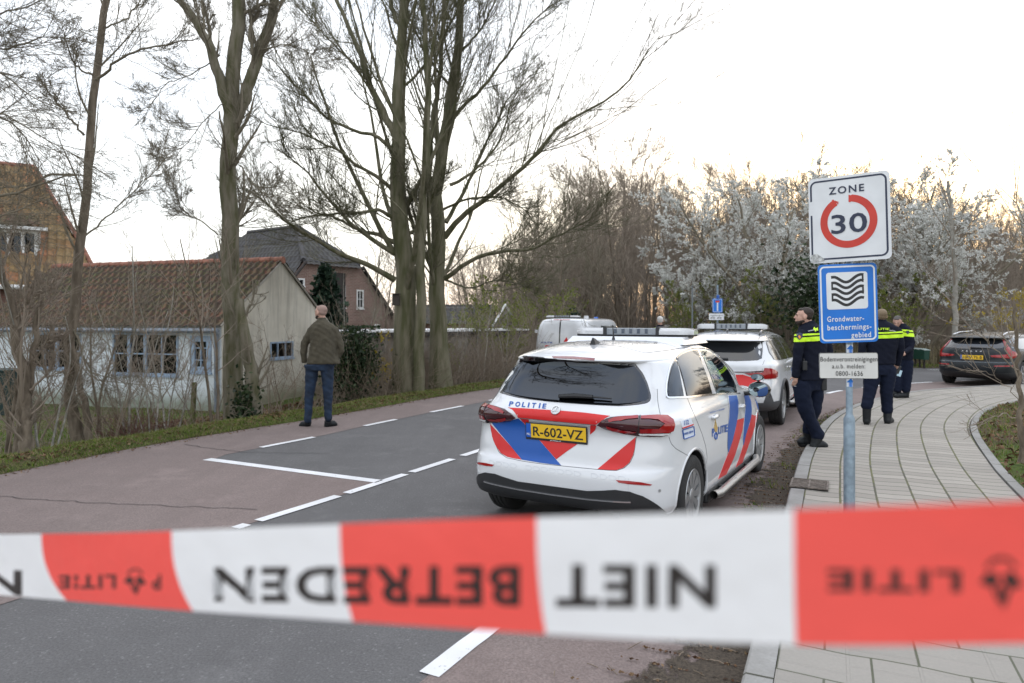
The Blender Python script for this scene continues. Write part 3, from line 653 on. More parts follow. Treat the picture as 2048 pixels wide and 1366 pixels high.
BRICK_P = brick('brick_pink', (.26, .16, .13), (.21, .125, .10), (.36, .31, .27))
PL_W = plaster('plaster_white', (.66, .71, .74), (.50, .54, .55), (.14, .16, .08), .15)
PL_G = plaster('plaster_grey', (.62, .585, .50), (.42, .385, .315), (.17, .17, .09), .42)
ZINC = M('zinc', (.20, .23, .27), .55, metal=.4, var=.15)
# white outbuilding
ob = thing('outbuilding', 'low white plastered outbuilding with mossy red tile roof and blue windows', 'outbuilding', (-9.5, 17, GZ0))
OC = Vector((-6.64, 15.6, 0)); un = Vector((-.956, .292, 0)).normalized(); nb_ = Vector((.292, .956, 0)).normalized()
Wf = Wall(OC, un.xy); EZ, RZ, WD, LN = 1.64, 3.27, 4.4, 7.6
rect = lambda W, a, b, c, d: (lambda p, q: (min(p[0], q[0]), min(p[1], q[1]), max(p[0], q[0]), max(p[1], q[1])))(W.hit(a, b), W.hit(c, d))
w1, w2, w3 = rect(Wf, 67, 736, 163, 667), rect(Wf, 226, 748, 357, 666), rect(Wf, 381, 744, 423, 672)
wall(Wf, [(0, GZ0 - .3), (LN, GZ0 - .3), (LN, EZ), (0, EZ)], [w1, w2, w3], 'wall', PL_W, ob, GZ0)
window(Wf, w1, ob, BLUEW, 4, 2, .045, heavy=(2,)); window(Wf, w2, ob, BLUEW, 4, 2, .05, heavy=(2, 3)); window(Wf, w3, ob, BLUEW, 2, 3, .13)
Wg = Wall(OC, nb_.xy); g1 = rect(Wg, 540, 718, 586, 682)
wall(Wg, [(0, GZ0 - .3), (WD, GZ0 - .3), (WD, EZ), (WD / 2, RZ + .02), (0, EZ)], [g1], 'gable_wall', PL_G, ob, GZ0); window(Wg, g1, ob, BLUEW, 3, 1, .04)
Wb = Wall(OC + nb_ * WD, un.xy); wall(Wb, [(0, GZ0 - .3), (LN, GZ0 - .3), (LN, EZ), (0, EZ)], [], 'back_wall', PL_G, ob, GZ0)
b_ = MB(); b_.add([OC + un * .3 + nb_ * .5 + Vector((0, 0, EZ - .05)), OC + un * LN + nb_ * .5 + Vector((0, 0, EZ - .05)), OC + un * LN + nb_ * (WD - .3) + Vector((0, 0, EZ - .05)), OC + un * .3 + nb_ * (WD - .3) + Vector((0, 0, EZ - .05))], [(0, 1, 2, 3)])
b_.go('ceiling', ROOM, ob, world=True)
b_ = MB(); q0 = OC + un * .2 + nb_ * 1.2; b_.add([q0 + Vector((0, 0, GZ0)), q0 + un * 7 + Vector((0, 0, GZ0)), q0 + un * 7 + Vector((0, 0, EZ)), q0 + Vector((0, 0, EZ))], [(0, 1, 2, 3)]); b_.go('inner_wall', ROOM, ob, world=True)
sl = (nb_ * (WD / 2) + Vector((0, 0, RZ - EZ))); SL = sl.length; over = .16
O_ = OC - un * .06 - sl.normalized() * over + Vector((0, 0, EZ))
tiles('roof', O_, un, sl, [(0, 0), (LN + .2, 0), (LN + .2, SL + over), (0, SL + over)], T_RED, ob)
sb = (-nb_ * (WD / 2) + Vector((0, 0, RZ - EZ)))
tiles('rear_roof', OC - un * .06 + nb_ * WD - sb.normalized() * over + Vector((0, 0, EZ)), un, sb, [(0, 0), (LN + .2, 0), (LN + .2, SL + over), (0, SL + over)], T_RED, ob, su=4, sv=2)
RIDGE = M('ridge_clay', (.24, .105, .07), .85, var=.35, scale=6, bump=.4)
b_ = MB(); rp = OC + nb_ * (WD / 2) + Vector((0, 0, RZ + .045))
for i in range(22): b_.tube([rp + un * (i * .355 - .08), rp + un * (i * .355 + .30)], [.095, .080], 10)
b_.go('ridge_tiles', RIDGE, ob, world=True)
b_ = MB()
gp = OC - nb_ * (over * .82 + .05) + Vector((0, 0, EZ - .13)); b_.tube([gp - un * .05, gp + un * (LN - .2)], .055, 8, 0)
dp_ = OC - nb_ * .06 + un * .10; b_.tube([dp_ + Vector((0, 0, EZ - .2)), dp_ + Vector((0, 0, GZ0 - .05))], .045, 10, 0)
b_.go('gutter', ZINC, ob, world=True)
b_ = MB(); vg = OC - un * .10
for s_, e_ in ((OC - un * .05 - nb_ * .1 + Vector((0, 0, EZ - .03)), rp - un * .05 - Vector((0, 0, .02))), (OC - un * .05 + nb_ * (WD + .1) + Vector((0, 0, EZ - .03)), rp - un * .05 - Vector((0, 0, .02)))):
    b_.tube([s_, e_], .028, 5, 0)
b_.go('verge_trim', M('verge_mortar', (.30, .28, .24), .9), ob, world=True)
# brick house on the far left
U1 = Vector((.843, .539, 0)); N1 = Vector((-.539, .843, 0)); E1 = Vector((-13.4, 22, 2.84))
h1 = thing('brick_house', 'tall brick house with a steep tan tile roof and white dormer', 'house', (-16, 21, GZ0))
Wh = Wall(E1 - U1 * 9, U1.xy); win0 = rect(Wh, -30, 712, 12, 652)
wall(Wh, [(0, GZ0 - .3), (9, GZ0 - .3), (9, 2.85), (0, 2.85)], [], 'wall', BRICK_R, h1, GZ0)
s2 = Wall(E1, N1.xy); wall(s2, [(0, GZ0 - .3), (7, GZ0 - .3), (7, 2.85), (0, 2.85)], [], 'side_wall', BRICK_R, h1, GZ0)
dv = N1 * 2.5 + Vector((0, 0, 6.95 - 2.84)); DL = dv.length; Oe = E1 - U1 * 9 - dv.normalized() * .25
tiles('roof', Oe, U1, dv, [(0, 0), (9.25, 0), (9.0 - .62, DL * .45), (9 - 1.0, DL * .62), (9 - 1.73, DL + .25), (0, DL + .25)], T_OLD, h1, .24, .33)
hb = [E1 + U1 * .25 - N1 * .1 + Vector((0, 0, -.15)), E1 + N1 * 2.5 - U1 * 1.73 + Vector((0, 0, 4.11)), E1 + N1 * 5 - U1 * 1.73 + Vector((0, 0, 4.11)), E1 + N1 * 7 + U1 * .25 + Vector((0, 0, -.15))]
mk('hip_roof', hb, [(0, 1, 2, 3)], T_OLD, h1, world=True, uv=[(0, 0), (6, 14), (14, 14), (28, 0)])
mk('rear_roof', [E1 - U1 * 9 + N1 * 5 + Vector((0, 0, 4.11)), E1 - U1 * 1.73 + N1 * 5 + Vector((0, 0, 4.11)), E1 + U1 * .2 + N1 * 7.4, E1 - U1 * 9 + N1 * 7.4], [(0, 1, 2, 3)], T_OLD, h1, world=True, uv=[(0, 14), (30, 14), (38, 0), (0, 0)])
mk('roof_top', [E1 - U1 * 9 + N1 * 2.5 + Vector((0, 0, 4.11)), E1 - U1 * 1.73 + N1 * 2.5 + Vector((0, 0, 4.11)), E1 - U1 * 1.73 + N1 * 5 + Vector((0, 0, 4.11)), E1 - U1 * 9 + N1 * 5 + Vector((0, 0, 4.11))], [(0, 1, 2, 3)], RIDGE, h1, world=True)
b_ = MB(); hl = [hb[0], E1 + dv * .45 - U1 * .62 + Vector((0, 0, .05)), E1 + dv * .62 - U1 * 1.0 + Vector((0, 0, .05)), hb[1]]
b_.tube(hl, .07, 8); b_.tube([hb[1] - U1 * 7.2, hb[1]], .10, 8); b_.go('ridge_tiles', RIDGE, h1, world=True)
b_ = MB(); g0 = E1 - N1 * .25 + Vector((0, 0, -.08)); b_.tube([g0 - U1 * 8.6, g0 - U1 * 1.0], .075, 8); b_.go('gutter', WHITEW, h1, world=True)
# dormer: front plane a little inside the eave line
Wd = Wall(E1 + N1 * .55, U1.xy); dr_ = rect(Wd, -75, 537, 74, 463); b_ = MB()
obox(b_, Wd, dr_[0] - .1, dr_[2] + .08, dr_[1] - .08, dr_[3] + .06, -1.9, -.06); b_.go('dormer', WHITEW, h1, world=True)
nw = window(Wd, dr_, h1, WHITEW, 5, 1, .07, -.05, heavy=(1, 2, 3, 4)); nw['label'] = 'white dormer window'
hd = Vector((0, 0, dr_[3])); dO = Wd.pt(dr_[0] - .3, dr_[3] + .10, .22)
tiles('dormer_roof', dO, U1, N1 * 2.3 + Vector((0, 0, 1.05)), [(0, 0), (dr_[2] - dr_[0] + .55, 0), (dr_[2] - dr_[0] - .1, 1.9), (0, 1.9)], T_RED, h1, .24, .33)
b_ = MB(); obox(b_, Wd, dr_[0] - .3, dr_[2] + .28, dr_[3] + .02, dr_[3] + .12, -.02, .24); b_.go('fascia', WHITEW, h1, world=True)
# slate roofed house behind
h2 = thing('brick_house', 'brick house with dark slate roof, timber gable boards and white windows', 'house', (-7.5, 28, GZ0))
A2 = Vector((-9.05, 24.5, 0)); B2 = Vector((-5.25, 30, 0)); u2 = (B2 - A2).normalized(); n2 = Vector((-u2.y, u2.x, 0)); LW = (B2 - A2).length; mid = LW / 2
sl2 = 1.13; ze = 1.85; za = ze + mid * sl2; zh = 4.0; xh = (zh - ze) / sl2
Wg2 = Wall(A2, u2.xy); hs = [rect(Wg2, 674, 615, 691, 571), rect(Wg2, 713, 617, 727, 580), rect(Wg2, 748, 662, 760, 648), rect(Wg2, 588, 571, 609, 557)]
wall(Wg2, [(0, GZ0 - .3), (LW, GZ0 - .3), (LW, ze), (LW - xh, zh), (xh, zh), (0, ze)], hs, 'gable_wall', BRICK_P, h2, GZ0)
for h in hs: window(Wg2, h, h2, WHITEW, 2, 1 if h[3] - h[1] < .5 else 2, .06)
bx = rect(Wg2, 640, 655, 666, 545); b_ = MB(); obox(b_, Wg2, bx[0], bx[2] + .6, bx[1], bx[3], .01, .06); 
b_.go('timber_boards', DARKW, h2, world=True)
BK = 12.0; rz2 = Vector((0, 0, 1)); r0 = A2 + u2 * mid + n2 * 2.2 + rz2 * za; r1 = A2 + u2 * mid + n2 * 5.6 + rz2 * za
eL0 = A2 + rz2 * ze; eL1 = A2 + n2 * BK + rz2 * ze; eR0 = B2 + rz2 * ze; eR1 = B2 + n2 * BK + rz2 * ze
hL = A2 + u2 * xh + rz2 * zh; hR = A2 + u2 * (LW - xh) + rz2 * zh
dvl = (u2 * mid + rz2 * (za - ze)); DLl = dvl.length; k_ = .3
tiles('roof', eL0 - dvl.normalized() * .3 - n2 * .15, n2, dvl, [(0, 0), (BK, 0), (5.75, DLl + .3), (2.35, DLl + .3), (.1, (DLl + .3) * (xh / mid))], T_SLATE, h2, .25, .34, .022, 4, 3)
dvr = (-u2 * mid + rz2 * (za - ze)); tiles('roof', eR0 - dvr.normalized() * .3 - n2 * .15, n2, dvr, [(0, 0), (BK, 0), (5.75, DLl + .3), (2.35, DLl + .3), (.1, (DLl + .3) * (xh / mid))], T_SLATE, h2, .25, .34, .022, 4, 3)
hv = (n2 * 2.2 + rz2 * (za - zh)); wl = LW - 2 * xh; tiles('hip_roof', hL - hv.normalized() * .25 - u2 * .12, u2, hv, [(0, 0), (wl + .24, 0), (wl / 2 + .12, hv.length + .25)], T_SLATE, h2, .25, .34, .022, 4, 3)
mk('hip_roof', [eL1, r1, eR1], [(0, 1, 2)], T_SLATE, h2, world=True, uv=[(0, 0), (13, 16), (26, 0)])
Wl2 = Wall(A2, n2.xy); wall(Wl2, [(0, GZ0 - .3), (BK, GZ0 - .3), (BK, ze), (0, ze)], [], 'side_wall', BRICK_P, h2, GZ0)
b_ = MB()
for p_, q_ in ((eR0 + u2 * .2 - rz2 * .2, hR), (eL0 - u2 * .2 - rz2 * .2, hL)): MB().tube([p_ - n2 * .18, q_ - n2 * .18], .05, 6).go('bargeboard', DARKW, h2, world=True)
b_ = MB(); b_.tube([r0 + rz2 * .05, r1 + rz2 * .05], .10, 8).tube([hL + rz2 * .08, r0 + rz2 * .05], .09, 8).tube([hR + rz2 * .08, r0 + rz2 * .05], .09, 8).tube([hL + rz2 * .05, hR + rz2 * .05], .04, 6); b_.go('ridge_tiles', M('ridge_slate', (.05, .048, .05), .8), h2, world=True)
# flat-roofed shed with white edge, behind the beeches
sh = thing('garden_shed', 'long low grey shed with a white edged flat roof behind the beech trunks', 'shed', (-2, 20, GZ0))
S0 = P(700, 664, 19.5); S1 = P(1010, 674, 24.5); us = Vector((S1.x - S0.x, S1.y - S0.y, 0)); LS = us.length; Ws = Wall(Vector((S0.x, S0.y, 0)), us.xy); zs = 1.42
GREYW = M('shed_wall', (.21, .195, .17), .9, var=.4, scale=1.5, bump=.4, bscale=6); b_ = MB(); obox(b_, Ws, -.5, LS + 1, GZ0 - .3, zs - .16, -3, -.05); b_.go('wall', GREYW, sh, world=True)
b_ = MB(); obox(b_, Ws, -.7, LS + 1.2, zs - .16, zs - .03, -3.2, .10); b_.go('roof_edge', M('fascia_dark', (.03, .028, .027), .7), sh, world=True)
b_ = MB(); obox(b_, Ws, -.7, LS + 1.2, zs - .03, zs + .035, -3.2, .13); b_.go('roof_trim', M('trim_white', (.75, .75, .75), .5), sh, world=True)
# tiled shed further back
ts = thing('tiled_shed', 'small shed with dark tile roof and white bargeboards', 'shed', (-1.8, 29, GZ0))
T0, T1 = P(832, 649, 28), P(985, 650, 28); zt = 1.62; Wt = Wall(Vector((T0.x, T0.y, 0)), (T1 - T0).xy); LT = (T1 - T0).length; rr = Vector((0, 1.3, .78))
wall(Wt, [(0, GZ0 - .3), (LT, GZ0 - .3), (LT, zt), (0, zt)], [], 'wall', BRICK_R, ts, GZ0)
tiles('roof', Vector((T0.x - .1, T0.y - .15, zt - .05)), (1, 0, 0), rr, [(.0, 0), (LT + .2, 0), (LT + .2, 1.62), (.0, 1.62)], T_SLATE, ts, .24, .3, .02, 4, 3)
mk('rear_roof', [(T0.x - .1, 30.8, zt), (T1.x + .1, 30.8, zt), (T1.x + .1, 29.25, zt + .80), (T0.x - .1, 29.25, zt + .80)], [(0, 1, 2, 3)], T_SLATE, ts, world=True, uv=[(0, 0), (10, 0), (10, 5), (0, 5)])
Wt2 = Wall(Vector((T1.x, T1.y, 0)), (.35, 1)); wall(Wt2, [(0, GZ0 - .3), (2.9, GZ0 - .3), (2.9, zt), (1.4, zt + .78), (0, zt)], [], 'gable_wall', GREYW, ts, GZ0)
b_ = MB(); wb = Wt2.pt
for p_, q_ in ((wb(-.15, zt - .08, .05), wb(1.4, zt + .82, .05)), (wb(3.0, zt - .08, .05), wb(1.4, zt + .82, .05))): MB().tube([p_, q_], .055, 4).go('bargeboard', WHITEW, ts, world=True)
b_.tube([(T0.x - .12, T0.y - .1, zt - .02), (T0.x - .12, T0.y + 1.25, zt + .82)], .055, 4)
b_.go('bargeboard', WHITEW, ts, world=True)
# wheelie bin, posts, mailboxes
wbn = thing('wheelie_bin', 'dark green wheelie bin at the left end of the white outbuilding', 'bin', P(12, 812, 15.3))
DGREEN = M('dark_green_plastic', (.008, .03, .028), .5); zb = height(np.array([-11.3]), np.array([15.3]))[0]
b_ = MB(); b_.add([(sx * wx, sy * wx * 1.1, z) for z, wx in ((0, .22), (.95, .28)) for sx, sy in ((-1, -1), (1, -1), (1, 1), (-1, 1))], [(0, 1, 2, 3), (4, 5, 6, 7), (0, 1, 5, 4), (1, 2, 6, 5), (2, 3, 7, 6), (3, 0, 4, 7)])
wbn.location = (-11.3, 15.3, zb); FR[wbn.name] = Matrix.Translation(wbn.location)
b_.go('body', DGREEN, wbn); MB().box((0, 0, .985), (.60, .66, .05), bev=.015).go('lid', DGREEN, wbn); MB().tube([(-.25, .34, .9), (.25, .34, .9)], .015, 6).go('handle', DGREEN, wbn)
ps = G(386, 850, -.25); pst = MB().box((0, 0, .42), (.075, .075, 1.05), rot=Matrix.Rotation(.05, 3, 'Y'), bev=.006).go('fence_post', M('mossy_post', (.12, .125, .045), .9, var=.3, scale=12, bump=.4))
pst.location = (ps.x, ps.y, float(height(np.array([ps.x]), np.array([ps.y]))[0]) - .05); tag(pst, 'leaning mossy wooden post before the white wall', 'post')
GREEN = M('mailbox_green', (.012, .055, .038), .5, var=.15); gls = M('mailbox_top', (.35, .42, .40), .4)
def mailbox(px, Y, label, s=1.0):
    o = thing('mailbox', label, 'mailbox', P(px, HY, Y) - Vector((0, 0, CH)), .15 * (px % 3 - 1), 'green mailboxes across the road')
    b = MB(); b.add([(x * s, y * s, z) for x, y, z in ((-.09, -.1, .32), (.09, -.1, .32), (.09, .12, .32), (-.09, .12, .32), (-.11, -.13, .66), (.11, -.13, .66), (.11, .14, .70), (-.11, .14, .70))], [(0, 3, 2, 1), (4, 5, 6, 7), (0, 1, 5, 4), (1, 2, 6, 5), (2, 3, 7, 6), (3, 0, 4, 7)]); b.go('box', GREEN, o)
    MB().add([(x, y, z) for x, y, z in ((-.12, -.15, .665), (.12, -.15, .665), (.12, .15, .71), (-.12, .15, .71), (-.12, -.15, .685), (.12, -.15, .685), (.12, .15, .73), (-.12, .15, .73))], [(0, 3, 2, 1), (4, 5, 6, 7), (0, 1, 5, 4), (1, 2, 6, 5), (2, 3, 7, 6), (3, 0, 4, 7)]).go('lid', gls, o)
    MB().box((0, .03, .15), (.05, .05, .34)).go('post', DARKW, o)
mailbox(1832, 25.6, 'green mailbox at the left of the three with pale lids'); mailbox(1840.5, 25.3, 'green mailbox in the middle of the three with pale lids')
mailbox(1849.5, 25.0, 'green mailbox at the right of the three, nearest the dark car'); mailbox(1823, 26.3, 'green mailbox mostly hidden by the officer looking down')
# ------------------------------------------------------------------ trees
def grow(Pp, Rr, m, t0, t1, ang, ln, k, rr, up, jit, r_, rmin=.0025, taper=.25, lenvar=.5, absl=None, side=None, maxl=99):
    n, kk, _ = Pp.shape; pi = np.repeat(np.arange(n), m); N_ = n * m; t = r_.uniform(t0, t1, N_)
    x = t * (kk - 1); i = np.clip(x.astype(int), 0, kk - 2); f = (x - i)[:, None]
    p = Pp[pi, i] * (1 - f) + Pp[pi, i + 1] * f; T = Pp[pi, i + 1] - Pp[pi, i]; T /= np.linalg.norm(T, axis=1)[:, None] + 1e-9
    rad = Rr[pi, i] * (1 - f[:, 0]) + Rr[pi, i + 1] * f[:, 0]
    q = r_.normal(0, 1, (N_, 3)); q -= (q * T).sum(1)[:, None] * T; q /= np.linalg.norm(q, axis=1)[:, None] + 1e-9
    a = r_.normal(ang, ang * .25, N_)[:, None]; d = T * np.cos(a) + q * np.sin(a)
    PL = np.linalg.norm(np.diff(Pp, axis=1), axis=2).sum(1)[pi] if absl is None else np.full(N_, absl)
    l = PL * ln * (1 - .55 * (t - t0) / (t1 - t0 + 1e-6)) * r_.uniform(1 - lenvar, 1 + lenvar * .6, N_)
    l = np.minimum(l, maxl * r_.uniform(.7, 1, N_)); out = np.zeros((N_, k, 3)); out[:, 0] = p
    for j in range(1, k):
        d = d + r_.normal(0, jit, (N_, 3)) + np.array([0, 0, up]); d /= np.linalg.norm(d, axis=1)[:, None]; p = p + d * (l / (k - 1))[:, None]; out[:, j] = p
    r0 = np.maximum(rad * rr, rmin)[:, None]; R_ = np.maximum(r0 * np.linspace(1, taper, k)[None], rmin * .8)
    return out, R_
def limbs(specs, k=14, wob=.02, r_=None):
    """specs: (pixel polyline, Y0, Y1, r0, r1) -> arrays"""
    Ps, Rs = [], []
    for pts, Y0, Y1, r0, r1 in specs:
        q = catmull(pts, 8); q, t = resample(q, np.linalg.norm(np.diff(q, axis=0), axis=1).sum() / (k - 1) * .9999); t = np.linspace(0, 1, len(q)); q = np.stack([np.interp(np.linspace(0, 1, k), t, q[:, c]) for c in (0, 1)], 1)
        tt = np.linspace(0, 1, k); Y = Y0 + (Y1 - Y0) * tt; X = (q[:, 0] - HX) * Y / F; Z = CH - (q[:, 1] - HY) * Y / F
        A = np.stack([X, Y, Z], 1)
        if r_ is not None: A[1:] += r_.normal(0, wob, (k - 1, 3))
        Ps.append(A); Rs.append(r0 + (r1 - r0) * tt ** .8)
    return np.array(Ps), np.array(Rs)
def local(V, o): return V - np.array(o.location)
def join(sets):
    V = []; Fq = []; b = 0
    for v, f in sets: V.append(v); Fq.append(f + b); b += len(v)
    return np.vstack(V), np.vstack(Fq)
def bigtree(name, label, base, mains, subs, mat_t, mat_c, seed, tw=(7, 9, 5), ang=.75, up=.06, sub_extra=6, group=None, tl=.35, tiny=1.0, maxl=99, thin=.78, cat='tree', flare=1.45, fine=0):
    r_ = np.random.RandomState(seed); o = thing(name, label, cat, base, 0, group)
    Pm, Rm = limbs(mains, 18, .015, r_); Ps, Rs_ = limbs(subs, 18, .010, r_) if subs else (np.zeros((0, 18, 3)), np.zeros((0, 18)))
    Rs_ = Rs_ * thin; Rm[1:] = Rm[1:] * (thin + .1); Rm[0, 0] *= flare; Rm[0, 1] *= 1 + (flare - 1) * .4
    V, Fq = tubes(Pm, Rm, 14); V = V + .06 * np.repeat(Rm.reshape(-1), 14)[:, None] * np.sin(V[:, [2, 0, 1]] * 9 + seed)
    mk('trunk', local(V, o), Fq, mat_t, o, smooth=True)
    allP, allR = np.concatenate([Pm, Ps]), np.concatenate([Rm, Rs_]); sets = []
    if len(Ps): sets.append(tubes(Ps, Rs_, 8))
    # boughs, branches, twigs
    a, ra = grow(allP, allR, sub_extra + 3, .22, .97, ang * .8, .55, 11, .32, up, .06, r_, .010 * tiny, maxl=maxl); sets.append(tubes(a, ra, 5))
    src, rsrc = np.concatenate([a, grow(Ps, Rs_, tw[0], .15, 1, .6, .52, 11, .33, up, .06, r_, .009)[0]]) if len(Ps) else a, None
    rsrc = np.concatenate([ra, np.full((len(src) - len(a), 11), .0085 * tiny)]) if len(src) > len(a) else ra
    if len(src) > len(a): sets.append(tubes(src[len(a):], rsrc[len(a):] * np.linspace(1.3, .45, 11), 4))
    b, rb = grow(src, rsrc, tw[1], .10, 1, .58, .60, 9, .42, up, .065, r_, .0048 * tiny); sets.append(tubes(b, rb, 3))
    c, rc = grow(b, rb, tw[2] + 1, .08, 1, .58, .62, 7, .55, up, .075, r_, .0036 * tiny, taper=.6); sets.append(tubes(c, rc, 3))
    if fine: e_, re_ = grow(c, rc, fine, .08, 1, .55, .75, 5, .7, up, .08, r_, .0029 * max(tiny, .8), taper=.7); sets.append(tubes(e_, re_, 3))
    V, Fq = join(sets); mk('crown', local(V, o), Fq, mat_c, o)
    return o, c
def gz(x, y): return float(height(np.array([float(x)]), np.array([float(y)]))[0])
def dp2(px, Y): return Vector(((px - HX) * Y / F, Y, gz((px - HX) * Y / F, Y)))
def pyg(px, Y): p = dp2(px, Y); return HY + (CH - p.z + .12) * F / Y
# thin tree on the left with a bare leaning trunk
Y = 10.3
tA_, _ = bigtree('thin_tree', 'thin bare tree with a scarred grey trunk left of the big trees', dp2(163, Y), [
    ([(163, pyg(163, Y)), (150, 860), (143, 780), (140, 700), (150, 600), (160, 500), (167, 440), (178, 330), (183, 250), (190, 160), (200, 70), (215, -5), (240, -90)], Y, Y, .085, .045),
    ([(180, pyg(180, Y) - 4), (176, 850), (160, 760), (146, 700)], Y - .1, Y, .07, .04)],
    [([(186, 165), (210, 150), (240, 118), (290, 98), (345, 86), (386, 80)], Y, Y - .6, .030, .012), ([(186, 150), (150, 130), (130, 70), (122, 60)], Y, Y - .8, .022, .008),
     ([(168, 270), (140, 235), (110, 200), (88, 168)], Y, Y - .5, .024, .012), ([(160, 480), (190, 455), (250, 400), (290, 360), (330, 320)], Y, Y + .6, .02, .007),
     ([(150, 350), (100, 350), (60, 370), (-30, 380)], Y, Y - .3, .028, .012), ([(141, 640), (190, 760), (240, 720), (280, 640)], Y, Y - .4, .02, .006),
     ([(200, 60), (260, 30), (300, -40)], Y, Y + .5, .02, .01)], BARK_B, TWIG_D, 11, (8, 6, 4), sub_extra=4, fine=2, tiny=.55, maxl=1.3)
# big ash-like tree in front of the outbuilding
Y = 13.0
tB_, _ = bigtree('large_tree', 'large grey trunked tree forking into three limbs before the white outbuilding', dp2(470, Y), [
    ([(474, pyg(474, Y) + 6), (470, 780), (462, 640), (461, 500), (459, 380), (462, 290), (463, 215), (470, 120), (476, 40), (478, -60)], Y, Y, .20, .12),
    ([(462, 240), (445, 180), (425, 110), (400, 55), (365, 5), (335, -40)], Y, Y - .5, .13, .06),
    ([(466, 250), (490, 190), (512, 120), (535, 60), (550, 0), (562, -60)], Y, Y + .4, .15, .085)],
    [([(420, 95), (418, 50), (405, 0)], Y, Y, .05, .03), ([(505, 110), (500, 60), (515, 20), (510, -20)], Y, Y, .05, .03), ([(485, 30), (520, 10), (545, 5)], Y, Y, .05, .03),
     ([(436, 470), (400, 440), (365, 425), (340, 350)], Y, Y - .8, .02, .006), ([(470, 190), (420, 230), (370, 290), (330, 340)], Y, Y - 1, .018, .005), ([(478, 330), (520, 380), (570, 420)], Y, Y - 1, .02, .006),
     ([(440, 110), (380, 150), (330, 170), (290, 230)], Y, Y - .5, .02, .006), ([(520, 100), (580, 90), (650, 120)], Y, Y - 1, .02, .006)], BARK_G, TWIG_D, 12, (8, 7, 5), sub_extra=8, fine=3, tiny=.6, maxl=1.5)
Y = 12.6
tB2_, _ = bigtree('ivy_stump', 'leaning mossy broken trunk with ivy beside the large grey tree', dp2(505, Y), [
    ([(508, pyg(508, Y) + 4), (503, 760), (494, 700), (485, 650), (478, 600)], Y, Y, .16, .085)], [([(487, 640), (505, 600), (520, 560)], Y, Y, .03, .02)], BARK_G, TWIG_D, 13, (3, 3, 3), sub_extra=1)
# beeches
Y = 16.6
tC_, twC = bigtree('beech_tree', 'left beech of the pair, two joined mossy trunks with wide spreading boughs', dp2(815, Y), [
    ([(812, pyg(812, Y)), (812, 700), (812, 600), (810, 540), (800, 440), (797, 380), (797, 280), (798, 200), (800, 120), (806, 40), (812, -60)], Y, Y, .33, .09),
    ([(836, pyg(836, Y)), (838, 690), (843, 600), (840, 540), (845, 440), (850, 330), (856, 220), (852, 120), (846, 20), (840, -60)], Y - .35, Y - .3, .17, .06),
    ([(800, 290), (770, 230), (741, 169), (722, 110), (700, 60), (669, -10)], Y, Y + .5, .12, .05), ([(800, 60), (786, 20), (775, -40)], Y, Y, .07, .05)],
    [([(790, 560), (740, 532), (679, 507), (630, 478), (577, 446), (530, 405), (490, 375)], Y, Y - 1.5, .10, .016), ([(790, 485), (755, 468), (720, 461), (680, 440), (640, 430), (590, 440)], Y, Y + 1, .08, .016),
     ([(790, 508), (750, 482), (705, 451), (654, 395), (620, 350), (602, 333), (560, 300)], Y, Y - 1, .085, .016), ([(788, 436), (760, 420), (725, 425), (670, 428), (638, 428), (600, 405)], Y, Y - 2, .07, .012),
     ([(790, 385), (750, 350), (715, 333), (680, 302), (640, 285), (602, 266), (540, 250)], Y, Y - 1, .075, .012), ([(788, 300), (750, 272), (725, 266), (660, 240), (620, 200), (577, 154), (535, 110)], Y, Y - .5, .07, .012),
     ([(845, 440), (830, 400), (812, 360), (790, 300)], Y - .3, Y - .8, .04, .02), ([(735, 150), (690, 110), (640, 60), (600, 0)], Y + .3, Y + 1, .045, .012),
     ([(815, 470), (850, 440), (870, 380), (890, 340)], Y, Y - .5, .06, .02), ([(800, 180), (850, 130), (900, 50), (930, -20)], Y, Y - .5, .05, .02)],
    BARK_BEECH, BARK_BEECH, 21, (12, 6, 4), sub_extra=7, flare=1.35, fine=2)
Y = 17.6
tD_, twD = bigtree('beech_tree', 'right beech of the pair with long boughs reaching out over the police cars', dp2(880, Y), [
    ([(880, pyg(880, Y)), (878, 700), (874, 600), (874, 540), (877, 470), (873, 400), (880, 330), (893, 240), (905, 160), (918, 90), (922, 0), (926, -60)], Y, Y, .27, .08),
    ([(876, 460), (860, 400), (858, 330), (865, 250), (880, 150), (885, 60), (890, -40)], Y, Y + .4, .10, .05)],
    [([(889, 475), (920, 435), (961, 405), (1005, 370), (1053, 328), (1090, 285), (1115, 256), (1176, 220), (1220, 195), (1258, 164), (1290, 110), (1320, 72)], Y, Y - 2, .11, .012),
     ([(889, 558), (925, 530), (961, 512), (1010, 503), (1064, 497), (1115, 471), (1160, 450), (1192, 430)], Y, Y - 2, .09, .015), ([(892, 445), (930, 380), (961, 307), (990, 255), (1012, 205), (1040, 175), (1053, 165)], Y, Y + 1, .08, .015),
     ([(898, 250), (925, 215), (961, 179), (1000, 130), (1038, 77), (1080, 30), (1120, 0)], Y, Y - .8, .07, .015), ([(880, 330), (905, 250), (912, 190), (920, 102), (915, 40), (925, -40)], Y, Y - .6, .06, .03),
     ([(900, 370), (945, 345), (992, 292), (1010, 250), (1022, 205), (1060, 150)], Y, Y + .5, .06, .012), ([(885, 420), (930, 400), (1000, 395), (1060, 425)], Y, Y - 1, .05, .012), ([(880, 520), (850, 480), (830, 430), (815, 380)], Y, Y - 1, .06, .02),
     ([(905, 180), (860, 120), (830, 60), (800, -20)], Y, Y - 1, .05, .02), ([(915, 110), (960, 60), (990, 0), (1010, -40)], Y, Y, .05, .02), ([(892, 560), (940, 575), (1000, 560), (1060, 575)], Y, Y - 1.5, .04, .01)],
    BARK_BEECH, BARK_BEECH, 22, (12, 6, 4), sub_extra=7, flare=1.35, fine=2)
